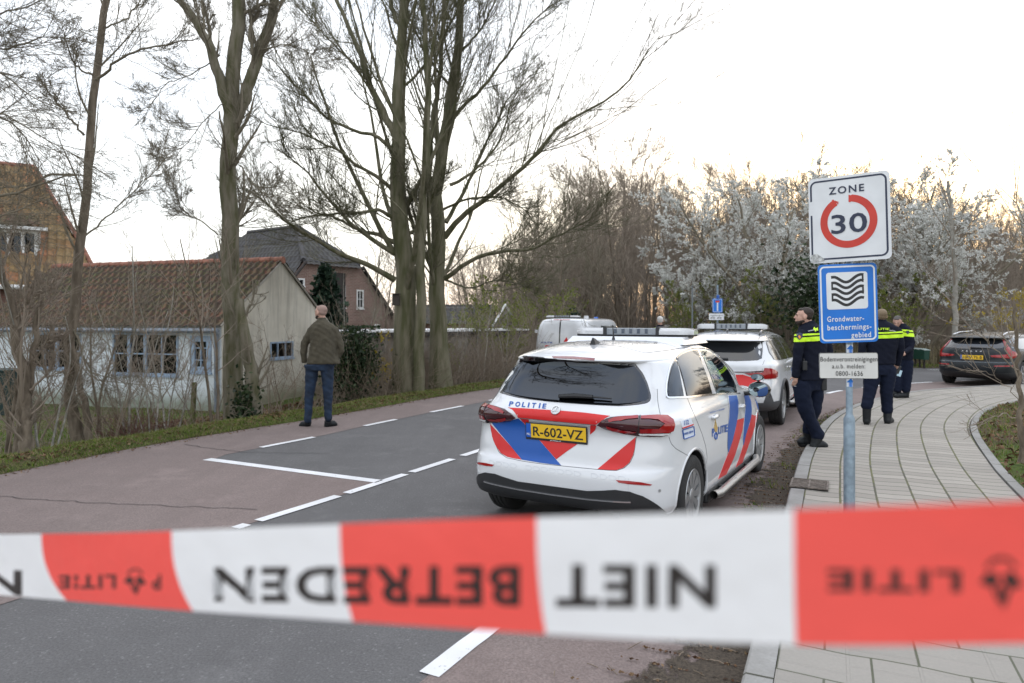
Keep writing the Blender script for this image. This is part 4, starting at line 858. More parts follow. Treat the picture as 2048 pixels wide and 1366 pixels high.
bbx = thing('bird_box', 'small dark nest box hung on the left beech trunk', 'nest box', P(792, 600, 16.2))
MB().box((0, 0, 0), (.16, .14, .26), bev=.01).go('box', DARKW, bbx); MB().box((0, -.02, .145), (.20, .20, .02), bev=.005).go('lid', DARKW, bbx)
# ivy on the stump and the big tree
iv = rs.normal(0, 1, (420, 3)) * [.12, .10, .26] + np.array(dp2(488, 12.35)) + [0, 0, .25]; iv[:, 2] = np.maximum(iv[:, 2], gz(-5, 12.4))
tag(cards('ivy', iv, .045, MAT_IVY, 3), 'dark ivy growing round the foot of the large grey tree', 'ivy', None)
# generic bare trees and shrubs: a prototype and copies of it
def sapling_mesh(name, stems, H, r0, seed, spread=.35, lv=(6, 5, 0), mat=TWIG, cardsmat=None, ncards=0, csz=.03, kind='shrub', up=.12, parent=None, jit=.08, t0=.2, sides=4, tmin=.003, split=True, ln=.45, loc=(0, 0, 0), label='', cat='shrub', group=None, bmat=None):
    r_ = np.random.RandomState(seed); k = 10; a = r_.uniform(0, 2 * np.pi, stems); d = np.stack([np.cos(a) * spread, np.sin(a) * spread, np.ones(stems)], 1); d /= np.linalg.norm(d, axis=1)[:, None]
    h = H * r_.uniform(.7, 1.05, stems); p = np.stack([np.cos(a) * .1 * min(1, stems - 1), np.sin(a) * .1 * min(1, stems - 1), np.full(stems, -.12)], 1); out = np.zeros((stems, k, 3)); out[:, 0] = p
    for j in range(1, k): d = d + r_.normal(0, jit, (stems, 3)); d[:, 2] += .05; d /= np.linalg.norm(d, axis=1)[:, None]; p = p + d * (h / (k - 1))[:, None]; out[:, j] = p
    Rr = (r0 * r_.uniform(.6, 1.1, stems))[:, None] * np.linspace(1, .25, k)[None]
    o = thing(name, label, cat, loc, 0, group)
    V, Fq = tubes(out, Rr, sides + 2); mk('trunk' if stems < 3 else 'stems', V, Fq, bmat or mat, o, smooth=True)
    sets = []; b, rb = grow(out, Rr, lv[0], t0, 1, .75, ln, 7, .45, up, .14, r_, tmin * 1.8); sets.append(tubes(b, rb, sides))
    c, rc = grow(b, rb, lv[1], .15, 1, .7, .45, 5, .55, up, .16, r_, tmin, taper=.5); sets.append(tubes(c, rc, 3))
    last = c
    if lv[2]: e, re_ = grow(c, rc, lv[2], .1, 1, .7, .5, 4, .7, up, .18, r_, tmin * .8, taper=.7); sets.append(tubes(e, re_, 3)); last = e
    V, Fq = join(sets); mk('crown', V, Fq, mat, o)
    if cardsmat is not None:
        i = r_.randint(0, len(last), ncards); j = r_.randint(0, last.shape[1] - 1, ncards); f = r_.uniform(0, 1, (ncards, 1)); q = last[i, j] * (1 - f) + last[i, j + 1] * f + r_.normal(0, csz * .5, (ncards, 3))
        cards('blossom' if cardsmat is MAT_BLOS else 'leaves', q, csz, cardsmat, seed, parent=o)
    return o
def copy_thing(src, loc, rz, s, label, cat=None, sz=None):
    c = src.copy(); C.link(c); c.location = loc; c.rotation_euler = (0, 0, rz); c.scale = (s, s, sz or s)
    c['label'] = label
    for ch in src.children:
        k = ch.copy(); C.link(k); k.parent = c
    return c
def place(src, px, Y, rz, s, label, first=False, sz=None, dz=0):
    loc = dp2(px, Y) + Vector((0, 0, dz))
    if first: src.location = loc; src.rotation_euler = (0, 0, rz); src.scale = (s, s, sz or s); src['label'] = label; return src
    return copy_thing(src, loc, rz, s, label, sz=sz)
# saplings and shrubs in front of the outbuilding
gS = 'bare saplings between the road and the outbuilding'
s1 = sapling_mesh('sapling', 3, 3.4, .022, 31, .22, (9, 5, 3), TWIG, group=gS, cat='sapling', tmin=.0025, bmat=BARK_P)
s2 = sapling_mesh('sapling', 5, 2.6, .015, 32, .45, (8, 5, 3), TWIG_Y, group=gS, cat='sapling', tmin=.0022)
s3 = sapling_mesh('sapling', 2, 4.4, .030, 33, .12, (12, 5, 3), TWIG, group=gS, cat='sapling', tmin=.0026, bmat=BARK_B)
LB = 'bare sapling on the verge, '
data = [(s3, 28, 10.0, 1, .95, 'its pale stems at the far left edge'), (s1, 95, 9.6, 2, .8, 'just left of the scarred thin tree'), (s2, 250, 11.0, .4, .75, 'low and bushy in front of the wide blue window'),
        (s1, 262, 10.8, 3.2, .9, 'rising in front of the wide blue window'), (s2, 215, 10.2, 4.1, .7, 'right behind the scarred thin tree'), (s1, 345, 12.0, 1.4, .85, 'before the wall between two blue windows'),
        (s3, 438, 12.2, 2.2, .95, 'slender, against the left side of the large grey trunk'), (s2, 410, 12.6, 5, .7, 'below the narrow blue window'), (s2, 575, 13.4, .9, .8, 'in front of the grey gable wall'),
        (s1, 325, 13.0, 4.5, .75, 'close to the white wall'), (s2, 8, 9.4, 2.9, .8, 'cropped by the left edge of the picture'), (s3, 190, 12.6, 4, .85, 'close behind the scarred tree trunk'),
        (s1, 300, 10.6, 5.5, .7, 'over the brown bramble tangle'), (s2, 60, 11.6, 1.2, .9, 'behind the shaggy twin trunk'), (s2, 540, 12.9, 3, .7, 'at the right foot of the ivy stump'), (s2, 130, 12.5, 5.9, 1.0, 'before the left blue window')]
used = set()
for src, px, Y, rz, s, lb in data: place(src, px, Y, rz, s, LB + lb, first=id(src) not in used); used.add(id(src))
# shaggy twin trunk on the left (climber covered)
Y = 9.3
bigtree('shaggy_tree', 'low forked tree with shaggy creeper bark at the left, near the verge', dp2(45, Y), [
    ([(40, pyg(40, Y)), (45, 830), (50, 780), (46, 740), (34, 690), (26, 630), (14, 570), (0, 520), (-10, 440)], Y, Y, .085, .035), ([(62, pyg(62, Y)), (56, 820), (58, 760), (68, 700), (72, 650), (78, 600), (75, 540)], Y, Y + .2, .07, .03),
    ([(48, pyg(48, Y)), (52, 840), (52, 790)], Y - .1, Y, .10, .06)],
    [([(70, 720), (90, 690), (125, 660)], Y, Y - .3, .02, .008), ([(30, 640), (60, 600), (100, 560)], Y, Y - .5, .015, .005), ([(60, 780), (100, 740), (115, 700), (130, 680)], Y, Y, .022, .008)], BARK_B, TWIG, 41, (6, 6, 4), sub_extra=3, cat='tree')
# overhanging branches of a tree standing left of the frame
Y = 8.5
bigtree('overhanging_tree', 'branches of a bare tree entering from beyond the left edge above the brick house', P(-260, 1000, 8.5) * 1.0, [
    ([(-260, 950), (-250, 700), (-240, 450), (-230, 250), (-220, 0)], Y, Y, .16, .10)],
    [([(-240, 420), (-120, 400), (0, 392), (80, 370), (130, 350), (180, 352)], Y, Y + .4, .045, .010), ([(-235, 200), (-120, 210), (0, 233), (50, 275), (85, 330)], Y, Y + .4, .035, .006), ([(-230, 100), (-120, 90), (0, 100), (90, 75), (180, 85)], Y, Y, .03, .005),
     ([(-230, 30), (-100, 20), (0, 25), (70, 10), (110, -10)], Y, Y - .3, .03, .006), ([(-240, 300), (-120, 250), (0, 230), (100, 285), (170, 320)], Y, Y + .2, .028, .005), ([(-240, 150), (-100, 120), (0, 145), (60, 190), (150, 230)], Y, Y, .025, .005),
     ([(-240, 500), (-100, 470), (0, 430), (60, 410), (110, 380)], Y, Y, .03, .006)], BARK_B, TWIG_D, 42, (9, 6, 4), sub_extra=4, up=0, fine=2, tiny=.5, maxl=1.6)
# brambles, forsythia, hedge, conifer, undergrowth
SIDE = [(.3, 18.6), (1.0, 22), (4.1, 31), (7.3, 44), (12, 62), (18.3, 62), (13.9, 44), (10.4, 31), (10.2, 26.0), (6.5, 25.25), (3.4, 23.05), (1.2, 20.25)]
def tangle(name, label, n, box, ln, rad, mat, seed, kind=None, cat=None, up=.9):
    r_ = np.random.RandomState(seed); x = r_.uniform(box[0], box[1], n * 3); y = r_.uniform(box[2], box[3], n * 3); z = height(x, y); ok = inside(x, y, LEFTP) & (z > -.045 if box[0] > 2 else pdist(x, y, EL) > .9) & ((z > -.045) | (pdist(x, y, EL) > .9)); ok &= ~inside(x, y, SIDE)
    x, y, z = x[ok][:n], y[ok][:n], z[ok][:n]; n = len(x); k = 6
    d = r_.normal(0, .45, (n, 3)); d[:, 2] = abs(d[:, 2]) + up; d /= np.linalg.norm(d, axis=1)[:, None]; l = ln * r_.uniform(.4, 1.2, n); p = np.stack([x, y, z], 1); out = np.zeros((n, k, 3)); out[:, 0] = p
    for j in range(1, k): d = d + r_.normal(0, .2, (n, 3)) - [0, 0, .06]; d /= np.linalg.norm(d, axis=1)[:, None]; p = p + d * (l / (k - 1))[:, None]; out[:, j] = p
    V, Fq = tubes(out, np.full((n, k), rad) * np.linspace(1, .5, k), 3); o = mk(name, V, Fq, mat); tag(o, label, cat, kind=kind); return out
p0 = dp2(275, 10.6); BRM = M('bramble_cane', (.13, .065, .05), .85)
o_ = tangle('bramble', 'tangled reddish brown bramble heap on the verge', 260, (p0.x - .55, p0.x + .55, 10.3, 10.9), .55, .004, BRM, 51, cat='bramble', up=.7)
tangle('undergrowth', 'thin dry stems and weeds along the back of the verge', 450, (-9, -3.5, 9.8, 14.8), .6, .003, TWIG, 52, 'stuff')
tangle('undergrowth', 'thicket of thin grey stems below the beech trees', 3600, (-4.6, 1.5, 15.2, 23.0), 1.5, .004, TWIG_Y, 53, 'stuff', up=.7)
sel_ = tangle('undergrowth', 'dry stalks standing behind the beech trees', 2200, (-4.5, 4.5, 19, 25), 1.6, .0045, TWIG, 54, 'stuff', up=1.1)
hp = dp2(708, 15.8); hq = np.random.RandomState(5).normal(0, 1, (4200, 3)) * [.26, .26, .45] + [hp.x, hp.y, hp.z + 1.0]; hq[:, 2] = np.clip(hq[:, 2], gz(hp.x, hp.y) + .1, hp.z + 1.85)
tag(cards('ivy_hedge', hq, .045, MAT_IVY, 6), 'dark ivy covered hedge behind the standing man', 'hedge')
fo = sapling_mesh('forsythia', 6, 1.7, .014, 61, .45, (7, 4, 0), TWIG, MAT_YEL, 650, .030, label='shrub with sparse yellow flowers left of the beech trunks', cat='shrub', loc=dp2(762, 17.0))
# conifer by the slate roofed house
cp = Vector((P(652, 643, 22).x, 22, gz(P(652, 643, 22).x, 22))); cn = thing('conifer', 'dark green conifer in front of the slate roofed house', 'conifer', cp)
r_ = np.random.RandomState(8); q = []
for i in range(150):
    t = (i / 150) ** .9; zc = .5 + 3.3 * t; rad = 1.0 * (1 - t) ** .8 + .12; a = r_.uniform(0, 6.28); l = np.linspace(0, rad * r_.uniform(.7, 1.15), 26)[:, None]
    q.append(np.array([[0, 0, zc]]) + l * np.array([[math.cos(a), math.sin(a), -.12 + .25 * t]]) + r_.normal(0, .06, (26, 3)))
cards('crown', np.vstack(q), .10, MAT_NEED, 9, parent=cn); V, Fq = tubes(np.array([[[0, 0, -.2], [0, 0, 2], [0, 0, 3.9]]]), np.array([[.10, .06, .02]]), 8); mk('trunk', V, Fq, BARK_B, cn)
# spindly trees and greening shrubs between house and van
gM = 'bare trees behind the beech pair'
t1 = sapling_mesh('bare_tree', 1, 7.5, .075, 71, .08, (22, 7, 4), TWIG_D, group=gM, cat='tree', ln=.32, t0=.25, tmin=.005, bmat=BARK_B)
t2 = sapling_mesh('bare_tree', 2, 6.5, .06, 72, .25, (16, 7, 4), TWIG, group=gM, cat='tree', ln=.38, t0=.2, tmin=.005, bmat=BARK_B)
g1_ = sapling_mesh('budding_shrub', 7, 3.0, .022, 73, .45, (7, 6, 3), TWIG, MAT_BUDS, 5200, .024, group='budding shrubs left of the police van', cat='shrub', tmin=.0035)
for i, (src, px, Y, rz, s, lb) in enumerate([(t1, 735, 21, 0, .80, 'thin bare tree rising right of the slate roofed house'), (t2, 760, 27, 1, 1.0, 'bare tree behind the right edge of the slate roofed house'), (t1, 700, 34, 2, 1.1, 'distant bare tree above the slate roof hip'),
        (t2, 930, 33, 3, 1.15, 'bare tree behind the right beech trunk'), (t1, 1000, 36, 4, 1.1, 'bare tree behind the tiled shed'), (t2, 985, 40, 1.9, 1.25, 'bare tree left of the wood edge'), (t2, 790, 38, 2.6, 1.2, 'distant bare tree between the slate house and the beeches')]):
    place(src, px, Y, rz, s, lb, first=(i in (0, 1)))
for i, (px, Y, s, lb) in enumerate([(1010, 23.5, 1.0, 'budding shrub nearest the police van, in front of it'), (950, 24.5, .9, 'budding shrub before the right bargeboard of the tiled shed'), (1065, 25.5, 1.15, 'tall budding shrub just behind the left side of the van'), (905, 26, .9, 'budding shrub over the tiled shed roof'), (1090, 31, 1.5, 'large budding shrub above the van roof'), (1030, 29, 1.4, 'large budding shrub behind the tiled shed gable')]):
    place(g1_, px, Y, i * 1.3, s, lb, first=i == 0)
hc = thing('conifer', 'small dark conifer bush above the roof of the police van', 'conifer', dp2(1145, 29)); r_ = np.random.RandomState(4)
q = r_.normal(0, 1, (1600, 3)); q /= np.linalg.norm(q, axis=1)[:, None]; q = q * (r_.uniform(.4, 1, (1600, 1))) * [.85, .7, 1.25] + [0, 0, 1.5]; q[:, :2] *= (1.25 - .30 * q[:, 2:3]).clip(.2, 1.1); cards('crown', q, .08, MAT_NEED, 19, parent=hc)
V, Fq = tubes(np.array([[[0, 0, -.2], [0, 0, 1.2], [0, 0, 2.4]]]), np.array([[.06, .05, .02]]), 6); mk('trunk', V, Fq, BARK_B, hc)
# the wood: trees one can tell apart, four kinds, copied
gW = 'trees of the wood behind the road'
wd_ = [sapling_mesh('wood_tree', 1, 11.5, .11, 81, .06, (26, 9, 6), TWIG_D, group=gW, cat='tree', ln=.36, t0=.28, tmin=.008, jit=.05, bmat=BARK_B), sapling_mesh('wood_tree', 2, 10.5, .09, 82, .14, (20, 9, 6), TWIG, group=gW, cat='tree', ln=.38, t0=.25, tmin=.008, jit=.06, bmat=BARK_B),
       sapling_mesh('wood_tree', 1, 12.5, .14, 83, .05, (28, 9, 6), TWIG_D, group=gW, cat='tree', ln=.34, t0=.35, tmin=.009, jit=.04, bmat=BARK_B), sapling_mesh('wood_tree', 3, 9.0, .07, 84, .2, (16, 9, 6), TWIG, group=gW, cat='tree', ln=.40, t0=.2, tmin=.008, bmat=BARK_B)]
r_ = np.random.RandomState(17); cnt = 0; kinds = ['slim bare tree', 'twin stemmed bare tree', 'tall straight bare tree', 'many stemmed bare tree']
TOP = lambda px: np.interp(px, [1030, 1090, 1200, 1290, 1350, 1450, 1600, 1750, 1900, 2000, 2150], [470, 380, 330, 340, 385, 360, 330, 350, 400, 400, 380])
zones = [(1060, 'above the police van'), (1180, 'above the nearest light bar'), (1330, 'behind the white haired officer'), (1480, 'left of the blossom crown'), (1640, 'behind the white blossom'), (1800, 'behind the zone sign'), (1930, 'left of the dark estate car'), (2060, 'above the dark estate car'), (2300, 'beyond the right edge')]
for row, (Y0, cntn, x0, x1) in enumerate([(33, 15, 1075, 2250), (39, 20, 1050, 2250), (46, 24, 1040, 2200), (55, 28, 1000, 2180), (66, 34, 960, 2160), (80, 40, 900, 2160)]):
    for i in range(cntn):
        px = x0 + (x1 - x0) * (i + r_.uniform(.1, .9)) / cntn; Yt = Y0 + r_.uniform(-2.5, 2.5); kd = r_.randint(0, 4); H = 1.72 + (HY - TOP(px) + r_.uniform(-35, 12)) * Yt / F; s = H / (11.5, 10.5, 12.5, 9.0)[kd] * 1.0
        z_ = [b for a_, b in zones if px <= a_]; z_ = z_[0] if z_ else zones[-1][1]
        place(wd_[kd], px, Yt, r_.uniform(0, 6.28), max(.45, s), '%s %s, wood row %s' % (kinds[kd], z_, ['one', 'two', 'three', 'four', 'five', 'six'][row]), first=kd not in used); used.add(kd)
tangle('undergrowth', 'brushwood and thin stems at the edge of the wood', 9000, (4, 42, 28, 42), 3.6, .009, TWIG, 91, 'stuff', up=1.6)
tangle('undergrowth', 'brushwood in the depth of the wood', 15000, (0, 60, 42, 72), 6.0, .015, TWIG, 92, 'stuff', up=1.6)
tangle('undergrowth', 'brushwood behind the budding shrubs', 2500, (-6, 8, 31, 44), 2.4, .010, TWIG, 93, 'stuff', up=1.6)
x = r_.uniform(11, 34, 9000); y = r_.uniform(26.2, 30.5, 9000); k = (x > 12 + (y - 26) * .8)
stuff(blades('reeds', np.stack([x, y, height(x, y)], 1)[k], .5, 1.35, MAT_DRYG, .012, 94, lean=.25), 'pale dry grass behind the green mailboxes')
x = r_.uniform(11, 40, 12000); y = r_.uniform(24.4, 27, 12000); k = (pdist(x, y, EL) < 1.4) & inside(x, y, LEFTP); stuff(blades('grass', np.stack([x, y, height(x, y)], 1)[k], .06, .16, MAT_GRASS, .012, 95), 'green verge along the far side of the road')
# blossom trees
gB = 'white blossoming trees'
bl = sapling_mesh('blossom_tree', 7, 6.6, .10, 101, .66, (14, 9, 6), TWIG_D, MAT_BLOS, 85000, .026, group=gB, cat='tree', ln=.46, t0=.22, tmin=.007, up=.03, jit=.12)
place(bl, 1560, 30, .3, 1.28, 'big white blossom tree left of the road signs', first=True); place(bl, 1820, 29, 2.4, 1.15, 'big white blossom tree right of the road signs'); place(bl, 1420, 31, 4.0, .98, 'smaller white blossom tree over the blue dead end sign'); place(bl, 1690, 32, 5.2, 1.5, 'white blossom tree directly behind the zone sign')
g2_ = sapling_mesh('budding_shrub', 7, 4.0, .03, 103, .5, (8, 7, 4), TWIG, MAT_BUDS, 9000, .035, group='greening shrubs below the blossom', cat='shrub', tmin=.005)
for i, (px, Y, s, lb) in enumerate([(1500, 28.5, .95, 'greening shrub behind the blue dead end sign'), (1640, 26.5, .8, 'greening shrub behind the walking officer'), (1780, 26.5, .95, 'greening shrub behind the two talking officers'), (1390, 29, .85, 'greening shrub left of the blue dead end sign')]): place(g2_, px, Y, i * 1.7, s, lb, first=i == 0)
q = r_.normal(0, 1, (2200, 3)) * [.75, .5, .8] + np.array(P(1625, 600, 26)); tag(cards('ivy', q, .09, MAT_IVY, 12), 'dark ivy mass among the branches below the blossom', 'ivy')
yb = sapling_mesh('yellow_bush', 6, 3.2, .025, 105, .5, (8, 6, 4), TWIG, MAT_YEL, 2200, .035, label='yellowish bush above the roof of the dark estate car', cat='shrub', loc=dp2(2010, 24.8)); 
bi = bigtree('birch', 'slim pale birch standing left of the dark estate car', dp2(1908, 24.5), [([(1907, pyg(1907, 24.5)), (1909, 660), (1911, 580), (1906, 500), (1902, 430), (1896, 360)], 24.5, 24.5, .11, .05)],
    [([(1909, 600), (1880, 560), (1850, 545)], 24.5, 24, .03, .01), ([(1905, 500), (1940, 450), (1965, 420)], 24.5, 24, .03, .01)], BARK_P, TWIG, 106, (6, 5, 4), sub_extra=4, flare=1.1)[0]
# bare shrub on the right edge, near
rb_ = G(2046, 920, .25)
rt_, _ = bigtree('roadside_shrub', 'bare branching shrub at the right edge growing from the grass bank', rb_, [
    ([(2044, 925), (2042, 850), (2040, 780), (2034, 720), (2030, 660), (2026, 600)], rb_.y, rb_.y, .032, .014), ([(2046, 925), (2052, 860), (2060, 780), (2075, 700)], rb_.y, rb_.y + .1, .03, .015)],
    [([(2041, 810), (2010, 770), (1970, 745), (1930, 735)], rb_.y, rb_.y - .3, .006, .002), ([(2038, 760), (2015, 700), (2000, 640), (1985, 590)], rb_.y, rb_.y, .012, .004), ([(2060, 780), (2058, 600), (2050, 450), (2030, 400), (1990, 370), (1950, 330)], rb_.y, rb_.y - .6, .013, .003),
     ([(2036, 740), (1990, 700), (1940, 660), (1890, 640)], rb_.y, rb_.y - .4, .009, .003), ([(2043, 840), (2000, 830), (1960, 850), (1930, 880)], rb_.y, rb_.y, .008, .003)], BARK_B, TWIG, 107, (3, 4, 2), sub_extra=0, cat='shrub', tiny=.35)

# trees on the right side of the road, which the car windows reflect
for i, (x_, y_, k_) in enumerate([(17, 4, 0), (19, 8, 1), (16.5, 11, 3), (21, 12, 2), (18, 0, 1), (22, 5.5, 0), (23, 16.5, 3), (20, -4, 2)]):
    copy_thing(wd_[k_], (x_, y_, .1), i * 1.1, .62, 'bare tree on the grass bank beyond the right edge, number %d from the road' % (i + 1))

for i, (x_, y_, k_, s_) in enumerate([(-6.4, 3.4, 2, 1.15), (-7.5, .6, 0, 1.1)]):
    copy_thing(wd_[k_], (x_, y_, .0), i * 2.1, s_, 'bare tree on the left verge outside the frame, %s of the two' % ('nearer' if i else 'farther'))
# scrub between the standing man and the van
sc = [(700, 17.5, 1.0, 'left of the beech trunks'), (735, 18.2, .8, 'under the white shed edge'), (775, 17.2, .7, 'by the yellow flowering shrub'), (850, 18.6, .8, 'between the two beech trunks'), (905, 19.2, .9, 'just right of the right beech trunk'), (930, 20.5, .75, 'before the dark end of the shed'), (960, 19.6, .85, 'leaning over the grass right of the beeches'), (985, 21.5, 1.0, 'near the rear left corner of the nearest car'), (1015, 21, .8, 'above the left shoulder of the nearest car'), (680, 16.4, .7, 'behind the legs of the standing man'), (880, 20.8, 1.0, 'behind the right beech trunk'), (1045, 22.5, .9, 'left of the van tail light')]
for i, (px, Y, s, lb) in enumerate(sc): place((s1, s2)[i % 2], px, Y, i * 1.9, s, 'bare scrub sapling ' + lb)
for i, (px, Y, s, lb) in enumerate([(925, 20.2, .55, 'low budding shrub at the foot of the shed'), (1000, 22.2, .7, 'low budding shrub beside the nearest car roof')]): place(g1_, px, Y, i * 2.2, s, lb)
# ------------------------------------------------------------------ vehicles
def body_mesh(prof, n_sub=4, ym=1.2, K=36, inset=0.0):
    """prof rows: z, half width, y rear, y front, exponent rear, exponent front -> slices stacked into a closed hull"""
    pr = catmull(prof, n_sub); V = []; Fc = []; nl = len(pr)
    for z, w_, yr, yf, nr, nf in pr:
        q = []
        for (yy, nn, sg) in ((yr, nr, -1), (yf, nf, 1)):
            th = np.linspace(0, np.pi / 2, 400); x = w_ * np.sin(th) ** (2 / nn); y = ym + (yy - ym) * np.cos(th) ** (2 / nn)
            p = np.stack([x, y], 1); p, _ = resample(p, 1e9) if False else (p, None)
            d = np.r_[0, np.cumsum(np.linalg.norm(np.diff(p, axis=0), axis=1))]; t = np.linspace(0, d[-1], K + 1)
            q.append(np.stack([np.interp(t, d, p[:, 0]), np.interp(t, d, p[:, 1])], 1))
        r_ = np.vstack([q[0], q[1][::-1][1:]]); l = r_[1:-1][::-1] * [-1, 1]; ring = np.vstack([r_, l]); V += [(a, b, z) for a, b in ring]
    n = len(ring)
    for i in range(nl - 1): Fc += [(i * n + j, i * n + (j + 1) % n, (i + 1) * n + (j + 1) % n, (i + 1) * n + j) for j in range(n)]
    Fc += [tuple(range(n))[::-1], tuple((nl - 1) * n + j for j in range(n))]
    return V, Fc
def tmpobj(V, Fc):
    me = bpy.data.meshes.new('tmp'); me.from_pydata([tuple(v) for v in V], [], Fc); me.update(); cleanup(me); o = bpy.data.objects.new('tmp', me); C.link(o); return o
def boolean(o, cutters):
    for c in cutters:
        m = o.modifiers.new('b', 'BOOLEAN'); m.operation = 'DIFFERENCE'; m.solver = 'EXACT'; m.object = c
    dg = bpy.context.evaluated_depsgraph_get(); dg.update(); me = bpy.data.meshes.new_from_object(o.evaluated_get(dg))
    for c in cutters: bpy.data.objects.remove(c, do_unlink=True)
    o.modifiers.clear(); o.data = me; return o
def prism(poly, axis, a, b):            # poly in (y,z) along x, or (x,z) along y
    n = len(poly); f = (lambda p, h: (h, p[0], p[1])) if axis == 'x' else (lambda p, h: (p[0], h, p[1]))
    V = [f(p, a) for p in poly] + [f(p, b) for p in poly]
    return tmpobj(V, [tuple(range(n))[::-1], tuple(range(n, 2 * n))] + [(i, (i + 1) % n, n + (i + 1) % n, n + i) for i in range(n)])
class Car:
    def __init__(s, name, label, cat, loc, th, prof, group=None, ym=1.2):
        s.o = thing(name, label, cat, loc, -th, group); s.M = frame(s.o); s.Mi = s.M.inverted(); s.V, s.F = body_mesh(prof, ym=ym)
        s.bvh = BVHTree.FromPolygons([Vector(v) for v in s.V], s.F, all_triangles=False); s.ym = ym
    def px(s, x, y):                     # photo pixel -> point and normal on the hull, in car coordinates
        o, d = ray(x, y); o2 = s.Mi @ o; d2 = (s.Mi.to_3x3() @ d).normalized(); h = s.bvh.ray_cast(o2, d2)
        if h[0] is None:
            D0 = ((s.M @ Vector((0, 0, 1))) - Vector((0, 0, CH))).length
            h = min((s.bvh.find_nearest(o2 + d2 * (D0 - 1.6 + .05 * k)) for k in range(100)), key=lambda q: q[3])
        return h[0], (h[1] if h[1].dot(d2) < 0 else -h[1])
    def rear(s, x, z):
        h = s.bvh.ray_cast(Vector((x, -6, z)), Vector((0, 1, 0)))
        if h[0] is None: h = s.bvh.find_nearest(Vector((x, -.4, z)))
        return h[0], (h[1] if h[1].y < 0 else -h[1])
    def wrap(s, x, z):                   # like rear(), bending round the corners
        u = abs(x); sg = 1 if x >= 0 else -1
        if u < .55: return s.rear(x, z)
        ph = (u - .55) / .42; A = Vector((sg * .55, -.28, z)); d = Vector((sg * math.sin(ph), -math.cos(ph), 0))
        h = s.bvh.ray_cast(A + d * 3, -d)
        if h[0] is None: h = s.bvh.find_nearest(A + d * .4)
        return h[0], (h[1] if h[1].dot(d) > 0 else -h[1])
    def side(s, y, z, sg=1):
        h = s.bvh.ray_cast(Vector((6 * sg, y, z)), Vector((-sg, 0, 0)))
        if h[0] is None: h = s.bvh.find_nearest(Vector((.8 * sg, y, z)))
        return h[0], (h[1] if h[1].x * sg > 0 else -h[1])
    def decal(s, name, poly, mat, f=None, off=.003, step=7.0, mirror=None, parent=None, bulge=0.0, skirt=True, smooth=True, fit=None):
        f = f or s.px; pts = []; 
        for a, b in zip(poly, list(poly[1:]) + [poly[0]]):
            k = max(1, int(math.dist(a, b) / step)); pts += [(a[0] + (b[0] - a[0]) * i / k, a[1] + (b[1] - a[1]) * i / k) for i in range(k)]
        nb = len(pts); pa = np.array(poly); (x0, y0), (x1, y1) = pa.min(0), pa.max(0)
        gx_, gy_ = np.meshgrid(np.arange(x0 + step / 2, x1, step), np.arange(y0 + step / 2, y1, step)); ok = inside(gx_, gy_, pa)
        g = [(a, b) for a, b in zip(gx_[ok], gy_[ok])]; dist = pdist(np.array([a for a, b in g]), np.array([b for a, b in g]), np.vstack([pa, pa[:1]])) if g else []
        g = [q for q, d in zip(g, dist) if d > step * .35]; dist = [d for d in dist if d > step * .35]
        r = delaunay_2d_cdt([Vector(p) for p in pts + g], [(i, (i + 1) % nb) for i in range(nb)], [], 1, 1e-7)
        V = []; bd = []
        for j, v in enumerate(r[0]):
            p, nn = f(v.x, v.y); src = r[3][j][0] if r[3][j] else nb; d_ = 0 if src < nb else dist[src - nb]
            V.append(p + nn * (off + bulge * min(1, (d_ / (step * 2.5))) ** .5)); bd.append(p - nn * .006)
        if fit:                               # lay a smooth polynomial pane through the points
            A = np.array([tuple(v) for v in V]); ax = 0 if fit == 'x' else 1; a, b = A[:, 1 - ax], A[:, 2]
            if fit == 'y': a = abs(a)
            B = np.stack([a ** i * (b - 1.2) ** j for i in ((0, 2, 4, 6) if fit == 'y' else (0, 1, 2, 3)) for j in range(3)], 1); A[:, ax] = B @ np.linalg.lstsq(B, A[:, ax], rcond=None)[0] + (off * .5 if fit == 'x' else -off * .5)
            V = [Vector(v) for v in A]
        Fc = [tuple(q) for q in r[2]]
        if skirt:
            from collections import Counter
            ec = Counter(); 
            for q in Fc:
                for a, b in zip(q, q[1:] + q[:1]): ec[(a, b)] += 1
            b0 = len(V); V += bd
            for (a, b) in list(ec):
                if (b, a) not in ec: Fc.append((b, a, b0 + a, b0 + b))
        if r[2]:
            q0 = r[2][len(r[2]) // 2]; g_ = (V[q0[1]] - V[q0[0]]).cross(V[q0[2]] - V[q0[0]]); n0 = V[q0[0]] - bd[q0[0]]
            if g_.dot(n0) < 0: Fc = [q[::-1] for q in Fc]
        out = [mk(name, V, Fc, mat, parent or s.o, smooth=smooth, sharp=40)]
        if mirror: out.append(mk(mirror if isinstance(mirror, str) else name, [Vector((-v.x, v.y, v.z)) for v in V], [q[::-1] for q in Fc], mat, parent or s.o, smooth=smooth, sharp=40))
        return out if mirror else out[0]
    def strip(s, name, line, wd, mat, f=None, off=.004, mirror=False, parent=None, step=5.0, closed=False, thick=.004):
        f = f or s.px; pl, _ = resample(np.array(list(line) + ([line[0]] if closed else [])), step); pts = [f(a, b) for a, b in pl]; b_ = MB()
        for sg in ((1, -1) if mirror else (1,)):
            V = []; n = len(pts)
            for i, (p, nn) in enumerate(pts):
                t = (pts[min(i + 1, n - 1)][0] - pts[max(i - 1, 0)][0]).normalized(); a = t.cross(nn).normalized() * (wd / 2)
                V += [p + a - nn * .004, p + a * .8 + nn * (off + thick), p - a * .8 + nn * (off + thick), p - a - nn * .004]
            if sg < 0: V = [Vector((-v.x, v.y, v.z)) for v in V]
            b_.add(V, [(4 * i + j, 4 * i + j + 1, 4 * i + j + 5, 4 * i + j + 4) for i in range(n - 1) for j in range(3)])
